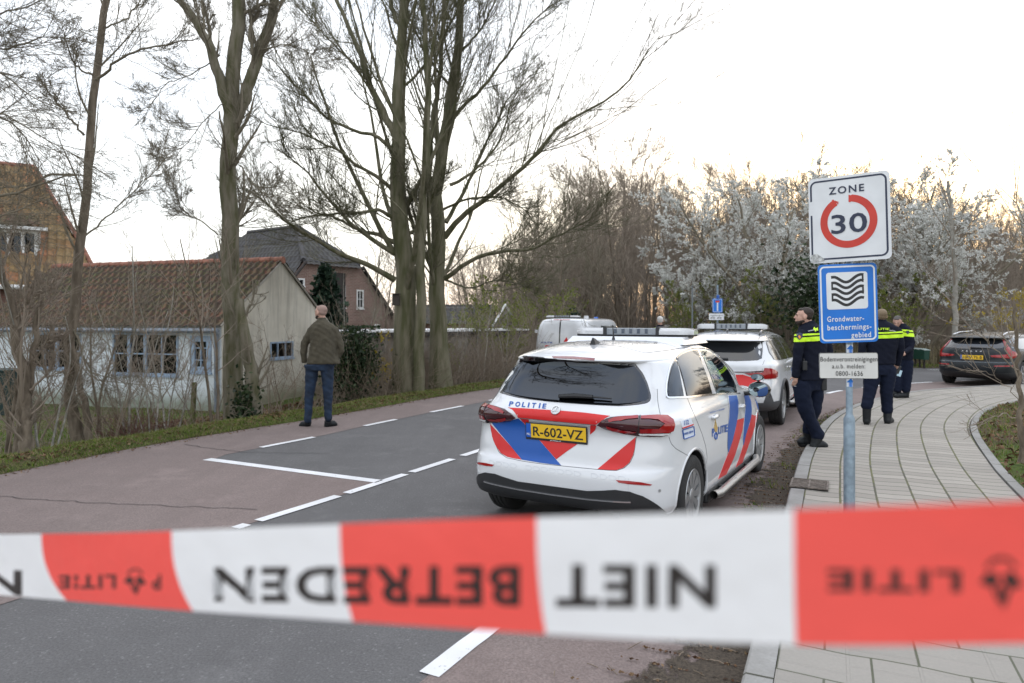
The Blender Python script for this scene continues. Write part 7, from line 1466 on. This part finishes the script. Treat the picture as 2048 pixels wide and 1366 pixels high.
# walking officer
def officer(label, base, badge=None, **kw): return Person(label, base, 'police officers in navy uniforms')
OM = dict(skin=SKIN, top=NAVY, legs=NAVY2, shoe=BOOT)
Yp = F * (CH - KZ) / (893 - HY); o1 = officer('bearded officer with swept back brown hair stepping along the kerb near the sign pole', Vector((P(1620, HY, Yp).x, Yp, KZ))); Q = (1570, 600, 4.27); X = lambda x: 1570 + x / 4.27; Yz = lambda y: 600 + y / 4.27
o1.build((X(160), Yz(142)), R(-72), R(4), (X(196), Yz(205)), rows([(200, 150, 258, .075), (225, 125, 300, .11), (260, 105, 340, .13), (310, 98, 352, .14), (400, 108, 360, .14), (500, 108, 356, .135), (580, 100, 350, .135), (640, 88, 345, .14), (680, 84, 345, .14)], *Q),
    [joints([(135, 300, -.10, .070), (112, 420, -.12, .062), (104, 520, -.12, .058), (92, 640, -.10, .050)], *Q), joints([(330, 310, .05, .070), (372, 430, .05, .060), (372, 520, .02, .055), (345, 640, .0, .048)], *Q)],
    [joints([(145, 730, -.03, .115), (152, 830, -.03, .106), (175, 930, -.02, .098), (215, 1030, .0, .082), (262, 1115, .02, .078), (278, 1150, .02, .086)], *Q), joints([(255, 730, .08, .113), (258, 830, .08, .104), (245, 930, .10, .095), (215, 1030, .16, .078), (196, 1110, .18, .072)], *Q)],
    [((X(215), Yz(1290), .0), (X(362), Yz(1262), .02), (X(280), Yz(1165), .02), .062), ((X(225), Yz(1248), .22), (X(110), Yz(1232), .16), (X(200), Yz(1120), .18), .062)], OM, tyaw=R(20), hair=BRHAIR, beard=BRHAIR, jk_wr=.004)
za_, zb_ = o1.j(1600, Yz(283)).z, o1.j(1600, Yz(298)).z; o1.band(zb_, za_, tilt=-.05); o1.band(o1.j(1600, Yz(348)).z, o1.j(1600, Yz(311)).z, tilt=-.05)
PATCH = M('patch_blue', (.03, .035, .09), .6); ORG = M('patch_orange', (.75, .30, .05), .6); WTX = M('thread_white', (.7, .72, .75), .6)
o1.patch('shoulder_badge', [(X(97), Yz(285)), (X(125), Yz(276)), (X(152), Yz(288)), (X(150), Yz(318)), (X(122), Yz(342)), (X(100), Yz(320))], PATCH, off=.012); o1.patch('shoulder_badge', [(X(110), Yz(305)), (X(128), Yz(300)), (X(138), Yz(318)), (X(122), Yz(332))], ORG, off=.016)
for i in range(6): o1.patch('reflective_mark', [(X(198 + i * 9), Yz(262 - i * 2)), (X(203 + i * 9), Yz(261 - i * 2)), (X(203 + i * 9), Yz(268 - i * 2)), (X(198 + i * 9), Yz(269 - i * 2))], WTX, off=.010)
o1.patch('reflective_mark', [(X(240), Yz(245)), (X(252), Yz(228)), (X(262), Yz(244)), (X(280), Yz(234)), (X(284), Yz(262)), (X(268), Yz(258)), (X(262), Yz(272)), (X(250), Yz(256))], NEON, off=.010)
b = MB(); b.box(o1.j(X(170), Yz(560), -.19), (.055, .03, .12), bev=.01).tube([o1.j(X(165), Yz(525), -.19), o1.j(X(160), Yz(500), -.19)], .006, 6); b.go('radio', BLACKP, o1.jacket, world=True)
b = MB(); b.box(o1.j(X(325), Yz(715), .0), (.07, .09, .17), bev=.015); b.go('holster', BLACKP, o1.trousers, world=True); o1.patch('pocket_mark', [(X(72), Yz(730)), (X(95), Yz(734)), (X(95), Yz(739)), (X(72), Yz(736))], WTX, host=o1.trousers)
# officer seen from behind
Yp = F * (CH - KZ) / (847 - HY); o2 = officer('short haired officer seen from behind on the pavement, partly hidden by the sign pole', Vector((P(1762, HY, Yp).x, Yp, KZ))); Q = (1700, 600, 5.256); X = lambda x: 1700 + x / 5.256; Yz = lambda y: 600 + y / 5.256
o2.build((X(330), Yz(172)), R(15), R(5), (X(325), Yz(232)), rows([(225, 275, 385, .08), (250, 225, 440, .11), (285, 165, 500, .135), (350, 150, 515, .145), (450, 165, 500, .145), (550, 175, 478, .14), (620, 172, 470, .14), (675, 165, 468, .14)], *Q),
    [joints([(160, 330, 0, .070), (128, 470, -.02, .060), (125, 540, -.02, .056), (150, 660, .0, .048)], *Q), joints([(500, 335, 0, .070), (530, 470, -.02, .060), (530, 545, 0, .056), (500, 670, .05, .046)], *Q)],
    [joints([(232, 745, 0, .128), (225, 850, 0, .118), (205, 970, -.02, .095), (190, 1050, -.04, .086), (178, 1105, -.05, .086)], *Q), joints([(395, 745, 0, .128), (392, 850, 0, .115), (384, 970, 0, .095), (386, 1060, .02, .086), (392, 1150, .02, .086)], *Q)],
    [((X(172), Yz(1312), -.10), (X(182), Yz(1296), .12), (X(178), Yz(1120), -.05), .062), ((X(385), Yz(1306), -.05), (X(435), Yz(1290), .20), (X(395), Yz(1170), .03), .062)], OM, hair=M('hair_fair', (.20, .145, .09), .7, bump=.5, bscale=70), hs=.98)
o2.band(o2.j(1760, Yz(352)).z, o2.j(1760, Yz(336)).z, tilt=-.04); o2.band(o2.j(1760, Yz(400)).z, o2.j(1760, Yz(364)).z, tilt=-.04); o2.text('POLITIE', (X(215), Yz(312)), (38, .6), (0, -4.2), NEON); o2.text('politie', (X(418), Yz(322)), (12, 2.5), (0, -2.6), WTX)
b = MB(); b.box(o2.j(X(505), Yz(735), .06), (.05, .05, .13), rot=Matrix.Rotation(.4, 3, 'Y'), bev=.012); b.go('radio', BLACKP, o2.o, world=True)
# officer looking down
Yp = F * (CH - KZ) / (795 - HY); o3 = officer('officer with grey stubble hair looking down at his hands, farthest along the pavement', Vector((P(1805, HY, Yp).x, Yp, KZ)))
o3.build((X(498), Yz(228)), R(-140), R(-28), (X(545), Yz(268)), rows([(262, 505, 590, .08), (285, 500, 620, .11), (320, 500, 645, .13), (380, 512, 655, .135), (450, 530, 655, .13), (540, 540, 650, .13), (600, 535, 645, .13), (630, 530, 640, .13)], *Q),
    [joints([(625, 345, -.05, .072), (652, 450, -.12, .060), (640, 510, -.16, .056), (575, 545, -.28, .046)], *Q), joints([(520, 350, .05, .068), (500, 450, -.05, .058), (510, 500, -.1, .054), (545, 540, -.26, .046)], *Q)],
    [joints([(600, 660, 0, .125), (598, 760, 0, .115), (595, 850, 0, .095), (590, 940, 0, .085)], *Q), joints([(530, 660, .08, .12), (515, 760, .06, .11), (502, 850, .04, .092), (495, 935, .04, .085)], *Q)],
    [((X(612), Yz(1032), .02), (X(470), Yz(1028), -.08), (X(592), Yz(955), 0), .062), ((X(530), Yz(1000), .12), (X(440), Yz(1008), .02), (X(500), Yz(945), .05), .062)], OM, tyaw=R(25), hair=GRHAIR, jk_wr=.004, hs=.98)
o3.band(o3.j(1800, Yz(330)).z, o3.j(1800, Yz(312)).z, tilt=.1); o3.band(o3.j(1800, Yz(380)).z, o3.j(1800, Yz(342)).z, tilt=.1); o3.patch('shoulder_badge', [(X(592), Yz(322)), (X(622), Yz(322)), (X(620), Yz(350)), (X(606), Yz(360)), (X(592), Yz(346))], PATCH, off=.012)
b = MB(); b.box(o3.j(X(520), Yz(770), -.25), (.08, .02, .13), rot=Matrix.Rotation(.3, 3, 'Y'), bev=.004); b.go('notepad', M('notepad_blue', (.45, .62, .72), .5), o3.o, world=True)
# white haired officer beyond the van
Yp = 17.5; o4 = officer('white haired officer seen from behind between the van and the blue sign', Vector((P(1321, HY, Yp).x, Yp, 0))); k_ = F / Yp; z_ = lambda h: HY + (CH - h) * k_
o4.build((1320, z_(1.735)), R(8), 0, (1320, z_(1.62)), [(z_(1.60), 1314, 1326, .08), (z_(1.56), 1308, 1333, .11), (z_(1.50), 1303, 1338, .135), (z_(1.35), 1303, 1338, .14), (z_(1.1), 1305, 1335, .135), (z_(.92), 1305, 1335, .14)],
    [[(1304, z_(1.47), 0, .068), (1300, z_(1.2), 0, .06), (1302, z_(.95), .05, .048)], [(1336, z_(1.47), 0, .068), (1340, z_(1.2), 0, .06), (1338, z_(.95), .05, .048)]],
    [[(1313, z_(.86), 0, .12), (1312, z_(.5), 0, .09), (1311, z_(.12), 0, .08)], [(1328, z_(.86), 0, .12), (1329, z_(.5), 0, .09), (1330, z_(.12), 0, .08)]],
    [((1311, z_(0), -.05), (1309, z_(0), .2), (1311, z_(.12), 0), .06), ((1330, z_(0), -.05), (1332, z_(0), .2), (1330, z_(.12), 0), .06)], OM, hair=M('hair_white', (.55, .54, .52), .7))
o4.band(1.38, 1.46); o4.band(1.49, 1.51); o4.text('POLITIE', (1309, z_(1.53)), (22, 0), (0, -2.5), NEON)
# ------------------------------------------------------------------ signs
SW = M('sign_white', (.74, .76, .78), .35, var=.05, scale=6); SB = M('sign_blue', (.008, .17, .62), .35, var=.06, scale=5); SN = M('sign_navy', (.022, .03, .065), .4); SR = M('sign_red', (.58, .045, .028), .4, var=.08, scale=8); SK = M('sign_black', (.02, .02, .022), .4); ALU = M('sign_back', (.40, .41, .42), .5, metal=.6)
class Sign:
    """flat plate through four corners (tl, tr, br, bl); u right, v down, both 0..1"""
    def __init__(s, parent, corners, name='sign_plate', rad=.03, mat=SW, th=.004, back=ALU, W=None, H=None):
        s.c = [Vector(c) for c in corners]; s.p = parent; s.W = (s.c[1] - s.c[0]).length; s.H = (s.c[3] - s.c[0]).length; s.n = (s.c[3] - s.c[0]).cross(s.c[1] - s.c[0]).normalized()
        if s.n.y > 0: s.n = -s.n
        pl = s.rrect(0, 0, 1, 1, rad); n = len(pl); V = [s.at(u, v, 0) for u, v in pl] + [s.at(u, v, -th) for u, v in pl]
        s.o = mk(name, V, [tuple(range(n)), tuple(range(n, 2 * n))[::-1]] + [(i, n + i, n + (i + 1) % n, (i + 1) % n) for i in range(n)], [mat, back], parent, world=True, mi=[0] + [1] * (n + 1))
    def at(s, u, v, d): a = s.c[0].lerp(s.c[1], u); b = s.c[3].lerp(s.c[2], u); return a.lerp(b, v) + s.n * d
    def rrect(s, u0, v0, u1, v1, r, n=6):
        ru, rv = r / s.W, r / s.H; out = []
        for cx, cy, a0 in ((u1 - ru, v0 + rv, -90), (u1 - ru, v1 - rv, 0), (u0 + ru, v1 - rv, 90), (u0 + ru, v0 + rv, 180)):
            for i in range(n + 1): a = R(a0 + 90 * i / n); out.append((cx + ru * math.cos(a), cy + rv * math.sin(a)))
        return out
    def poly(s, name, pl, mat, d): n = len(pl); return mk(name, [s.at(u, v, d) for u, v in pl], [tuple(range(n))], mat, s.o, world=True)
    def path(s, name, pts, wd, mat, d, closed=False):      # pts in uv, width in metres
        P2 = np.array([(u * s.W, v * s.H) for u, v in pts]); 
        if closed: P2 = np.vstack([P2, P2[:1]])
        t = np.gradient(P2, axis=0) if not closed else (np.roll(P2, -1, 0) - np.roll(P2, 1, 0)); 
        if closed: t[0] = t[-1] = P2[1] - P2[-2]
        t /= np.linalg.norm(t, axis=1)[:, None] + 1e-9; nn = np.stack([-t[:, 1], t[:, 0]], 1) * wd / 2; a, b = P2 + nn, P2 - nn; n = len(P2); V = [s.at(x / s.W, y / s.H, d) for x, y in np.vstack([a, b])]
        return mk(name, V, [(i, i + 1, n + i + 1, n + i) for i in range(n - 1)], mat, s.o, world=True)
    def text(s, txt, u0, u1, vb, h, mat, d=.0035, bold=.015, spacing=1.0):   # h = capital height in v
        V2, F2, w_, c_ = text2d(txt, bold, 0.0, spacing); return mk('lettering', [s.at(u0 + (u1 - u0) * x / w_, vb - h * y / c_, d) for x, y in V2], F2, mat, s.o, world=True)
sg_ = thing('road_sign', 'galvanised pole with white zone 30 sign, blue groundwater sign and small white plate', 'road sign', (2.565, 5.19, KZ))
b = MB(); b.lathe([(.0405, -.25), (.0405, .86), (.030, .885), (.024, .90), (.024, 2.62)], (2.565, 5.19, KZ), 'z', 24); b.go('pole', GALV, sg_, smooth=True, world=True, sharp=40)
def corners(l, Yl, Yr): return [P(*l[0], Yl), P(*l[1], Yr), P(*l[2], Yr), P(*l[3], Yl)]
s1_ = Sign(sg_, corners([(1616, 360), (1779, 339), (1784, 517), (1620, 528)], 5.28, 4.92), rad=.035)
s1_.path('border_line', s1_.rrect(.035, .04, .955, .955, .04), .013, SN, .0012, closed=True)
s1_.poly('worn_patch', [(.018, .27), (.052, .265), (.055, .33), (.05, .43), (.018, .43)], SW, .002); s1_.poly('worn_patch', [(.01, .90), (.09, .885), (.16, .93), (.20, .975), (.10, .99), (.01, .99)], M('worn_vinyl', (.50, .51, .50), .7, var=.35, scale=60, bump=.8), .002)
cu, cv, ro, ri = .497, .535, .355, .262; W_, H_ = s1_.W, s1_.H; r_ = np.random.RandomState(2)
an = np.radians(np.linspace(92, 92 + 330 - 2, 90)); Vr = []
for i, a in enumerate(an):
    k = 0 if 1 < i < 87 else r_.uniform(-.012, .012)
    for q in (ro, ri): Vr.append(s1_.at(cu + (q + k) * math.cos(-a + math.pi) * .985, cv - (q + k) * math.sin(-a + math.pi) * W_ / H_, .0014))
mk('red_ring', Vr, [(2 * i, 2 * i + 1, 2 * i + 3, 2 * i + 2) for i in range(89)], SR, s1_.o, world=True)
for k in range(9): a = r_.uniform(0, 6.28, 7); a.sort(); x0, y0 = .335 + r_.uniform(-.03, .03), .30 + r_.uniform(-.022, .022); s1_.poly('ring_remnant', [(x0 + math.cos(q) * r_.uniform(.008, .026), y0 + math.sin(q) * r_.uniform(.006, .018)) for q in a], SR, .0013 + k * .00005)
s1_.text('ZONE', .265, .70, .205, .085, SN, spacing=1.25, bold=.02); s1_.text('30', .285, .725, .665, .225, SN, bold=.012, spacing=1.02)
s2_ = Sign(sg_, corners([(1635, 530), (1753, 525), (1757, 683), (1640, 687)], 5.16, 5.08), rad=.03, mat=SB)
s2_.path('border_line', s2_.rrect(.045, .034, .955, .966, .028), .012, SW, .0012, closed=True); s2_.poly('symbol_panel', s2_.rrect(.14, .105, .84, .575, .02), SW, .0014)
def wv(yl, yr, dip): return [(.225 + .55 * t, (yl + (yr - yl) * t) + dip * (math.sin(math.pi * min(1, max(0, (t - .10) / .74))) ** 1.6) - .010 * math.exp(-((t - .92) / .07) ** 2)) for t in np.linspace(0, 1, 24)]
ys = [(.165, .15), (.238, .222), (.312, .295), (.385, .37), (.455, .44)]
for i, (a, c) in enumerate(ys): s2_.path('wave_symbol', wv(a, c, .075), .021, SK, .0016)
for i in range(4):
    u = .775 if i % 2 == 0 else .225; a, c = (ys[i][1], ys[i + 1][1]) if i % 2 == 0 else (ys[i][0], ys[i + 1][0]); s2_.path('wave_symbol', [(u + (-.014 if i % 2 == 0 else .014), a - .016), (u + (-.014 if i % 2 == 0 else .014), c + .016)], .0125, SK, .0018)
s2_.text('Grondwater-', .135, .765, .728, .070, SW, bold=.016, spacing=1.15); s2_.text('beschermings-', .135, .885, .835, .070, SW, bold=.016, spacing=1.15); s2_.text('gebied', .54, .875, .938, .070, SW, bold=.016, spacing=1.15)
s3_ = Sign(sg_, corners([(1638, 706), (1756, 705), (1757, 758), (1639, 757)], 5.13, 5.13), rad=.016, mat=M('plate_white', (.66, .655, .63), .45, var=.05)); s3_.path('border_line', s3_.rrect(.004, .01, .996, .99, .014), .003, SK, .001, closed=True)
s3_.text('Bodemverontreinigingen', .02, .985, .33, .19, SK, bold=.0, spacing=1.05); s3_.text('a.u.b. melden:', .215, .775, .60, .18, SK, bold=.0, spacing=1.1); s3_.text('0800-1636', .275, .735, .885, .19, SK, bold=.0, spacing=1.1)
def pole_sticker(y0, y1, up):
    b = MB(); V = []; za, zb2 = P(1700, y0, 5.19).z, P(1700, y1, 5.19).z
    for z in (za, zb2):
        for a in np.linspace(math.pi * 1.08, math.pi * 1.92, 9): V.append(Vector((2.565 + .0247 * math.cos(a), 5.19 + .0247 * math.sin(a), z)))
    mk('pole_sticker', V, [(i, i + 1, 10 + i, 9 + i) for i in range(8)], SW, sg_, world=True)
    f = lambda t, z, r=.0255: Vector((2.565 + r * math.cos(math.pi * (1.08 + .84 * t)), 5.19 + r * math.sin(math.pi * (1.08 + .84 * t)), z)); zm = za + (zb2 - za) * .5; zt, zl = (za, zb2) if up else (zb2, za)
    tt = [0.08, .2, .35, .5, .65, .8, .92]; V = [f(t, zt + (zm - zt) * abs(t - .5) * 2, .0256) for t in tt] + [f(t, zm, .0256) for t in tt]; mk('pole_arrow', V, [(i, i + 1, 8 + i, 7 + i) for i in range(6)], SB, sg_, world=True)
    V = [f(t, z, .0256) for z in (zm, zl) for t in (.28, .5, .72)]; mk('pole_arrow', V, [(0, 1, 4, 3), (1, 2, 5, 4)], SB, sg_, world=True)
pole_sticker(689, 708, True); pole_sticker(756, 773, True)
MB().lathe([(.030, -.03), (.030, .03)], (2.565, 5.19, P(0, 440, 5.19).z), 'z', 16, close=True).lathe([(.030, -.02), (.030, .02)], (2.565, 5.19, P(0, 600, 5.19).z), 'z', 16, close=True).lathe([(.030, -.02), (.030, .02)], (2.565, 5.19, P(0, 732, 5.19).z), 'z', 16, close=True).go('bracket', ALU, sg_, world=True)
# dead end sign further on
Yf = 25.75; fs = thing('road_sign', 'small blue dead end sign with white bicycle plate beyond the police SUV', 'road sign', Vector((P(1435, HY, Yf).x, Yf, 0))); xp = P(1435, HY, Yf).x
MB().lathe([(.04, 0), (.04, P(0, 570, Yf).z)], (xp, Yf, 0), 'z', 12, close=True).go('pole', GALV, fs, world=True)
f1 = Sign(fs, corners([(1425, 597), (1445, 597), (1445, 625), (1425, 625)], Yf - .06, Yf - .06), rad=.03, mat=SB); f1.path('border_line', f1.rrect(.06, .05, .94, .95, .03), .012, SW, .001, closed=True)
f1.path('road_symbol', [(.5, .26), (.5, .88)], .05, SW, .003); f1.path('bar_symbol', [(.30, .22), (.70, .22)], .07, SR, .004)
f2 = Sign(fs, corners([(1418, 627), (1448, 627), (1448, 640), (1418, 640)], Yf - .06, Yf - .06), rad=.02); f2.text('uitgezonderd', .08, .92, .36, .16, SK, bold=.01)
for u0 in (.16, .60):
    for q in (0, .17): f2.path('bicycle_symbol', [(u0 + q + .055 * math.cos(a), .70 + .055 * math.sin(a) * f2.W / f2.H) for a in np.linspace(0, 6.28, 14)], .012, SK, .002)
    f2.path('bicycle_symbol', [(u0, .70), (u0 + .05, .50), (u0 + .14, .50), (u0 + .17, .70)], .012, SK, .003)
f1b = MB(); f1b.box((xp, Yf - .05, P(0, 594, Yf).z), (.10, .10, .14), bev=.02); f1b.go('cap', M('cap_blue', (.02, .10, .4), .4), fs, world=True)
lp_ = thing('lamp_post', 'thin grey post left of the blue dead end sign', 'post', Vector((P(1384.5, HY, 25.8).x, 25.8, 0))); MB().lathe([(.045, 0), (.045, 1.0), (.032, 1.05), (.03, 3.05)], (P(1384.5, HY, 25.8).x, 25.8, 0), 'z', 12, close=True).go('pole', M('dull_steel', (.16, .18, .19), .6, metal=.4), lp_, world=True); MB().ell((P(1384.5, HY, 25.8).x, 25.8, 3.05), (.032, .032, .02), n=6).go('cap', BLACKP, lp_, world=True)
# ------------------------------------------------------------------ barrier tape
top = [(-160, 1071), (0, 1069), (83, 1068), (212, 1066), (343, 1062), (512, 1055), (680, 1048), (880, 1040), (1073, 1034), (1330, 1027), (1588, 1019), (1820, 1011), (2048, 1002), (2300, 992)]
bot = [(-130, 1178), (0, 1190), (133, 1201), (250, 1211), (386, 1222), (540, 1232), (706, 1243), (900, 1256), (1092, 1268), (1340, 1281), (1592, 1289), (1820, 1290), (2048, 1287), (2300, 1284)]
tt, bb = catmull(top, 8), catmull(bot, 8); n = len(tt); NV = 14; hh = bb[:, 1] - tt[:, 1]; Yt = F * .080 / hh; Yt = np.convolve(np.pad(Yt, 10, 'edge'), np.ones(21) / 21, 'valid')
V = []; kx = np.arange(n)
for j in range(NV + 1):
    v = j / NV
    for i in range(n):
        x = tt[i, 0] + (bb[i, 0] - tt[i, 0]) * v ** 2.4; y = tt[i, 1] + (bb[i, 1] - tt[i, 1]) * v
        V.append(P(x, y, Yt[i] * (1 + .012 * math.sin(v * 3.1 + i * .06) + .02 * (v - .5))))
Fc = []; mi = []; edges = [2 * 8, 4 * 8, 6 * 8, 8 * 8, 10 * 8]
for j in range(NV):
    for i in range(n - 1): Fc.append((j * n + i, j * n + i + 1, (j + 1) * n + i + 1, (j + 1) * n + i)); mi.append(sum(i >= e for e in edges) % 2)
def tapemat(name, col):
    m = M(name, col, .35, trans=.42, bump=.25, bscale=22); return m
TW, TR = tapemat('tape_white', (.90, .91, .93)), tapemat('tape_red', (.98, .125, .105))
tp = mk('barrier_tape', V, Fc, [TW, TR], smooth=True, mi=mi); tag(tp, 'red and white barrier tape stretched across the foreground reading NIET BETREDEN upside down', 'barrier tape')
bvt = BVHTree.FromPolygons([Vector(v) for v in V], Fc); INKT = M('tape_ink', (.035, .028, .026), .5)
def tmap(x, y):
    o, d = ray(x, y); d = d.normalized(); h = bvt.ray_cast(o, d); p = h[0] if h[0] else bvt.find_nearest(P(x, y, .6))[0]; return p - d * .0008
def tapetext(txt, x0, y0, x1, y1, h0, h1, bold=.034, parent=None):   # upside down: starts right, cap height grows downwards
    V2, F2, w_, c_ = text2d(txt, bold, 0.0, 1.15); out = []
    for x, y in V2: t = x / w_; out.append(tmap(x0 + (x1 - x0) * t, y0 + (y1 - y0) * t + (h0 + (h1 - h0) * t) * y / c_))
    mk('lettering', out, F2, INKT, tp)
tapetext('NIET', 1432, 1134, 1112, 1133, 84, 83); tapetext('BETREDEN', 1040, 1135, 428, 1138, 79, 66); tapetext('N', 44, 1143, -30, 1140, 50, 46)
tapetext('LITIE', 1922, 1142, 1655, 1140, 44, 44, .03); tapetext('P', 2120, 1142, 2070, 1142, 46, 46, .03); tapetext('LITIE', 232, 1150, 118, 1152, 28, 26, .03); tapetext('P', 322, 1150, 304, 1150, 30, 30, .03)
def emblem(cx, cy, s):                 # flame above an open book, upside down
    def pl(pts): V = [tmap(cx + x * s, cy + y * s) for x, y in pts]; mk('emblem', V, [tuple(range(len(V)))], INKT, tp)
    for k in range(7):
        a0, a1 = R(200 + k * 20), R(216 + k * 20); pl([(34 * math.cos(a), 34 * math.sin(a) - 12) for a in (a0, a1)] + [(25 * math.cos(a), 25 * math.sin(a) - 12) for a in (a1, a0)])
    pl([(-44, 8), (-28, -14), (-6, -8), (-4, 8), (-22, 16)]); pl([(44, 14), (22, -16), (4, -8), (6, 10), (24, 20)]); pl([(-20, 18), (-12, 16), (-2, 48), (-8, 44)]); pl([(12, 16), (20, 20), (10, 50), (4, 62), (2, 44)]); pl([(-6, 12), (6, 12), (3, 40), (-2, 58)])
emblem(2003, 1158, 1.0); emblem(270, 1160, .52)
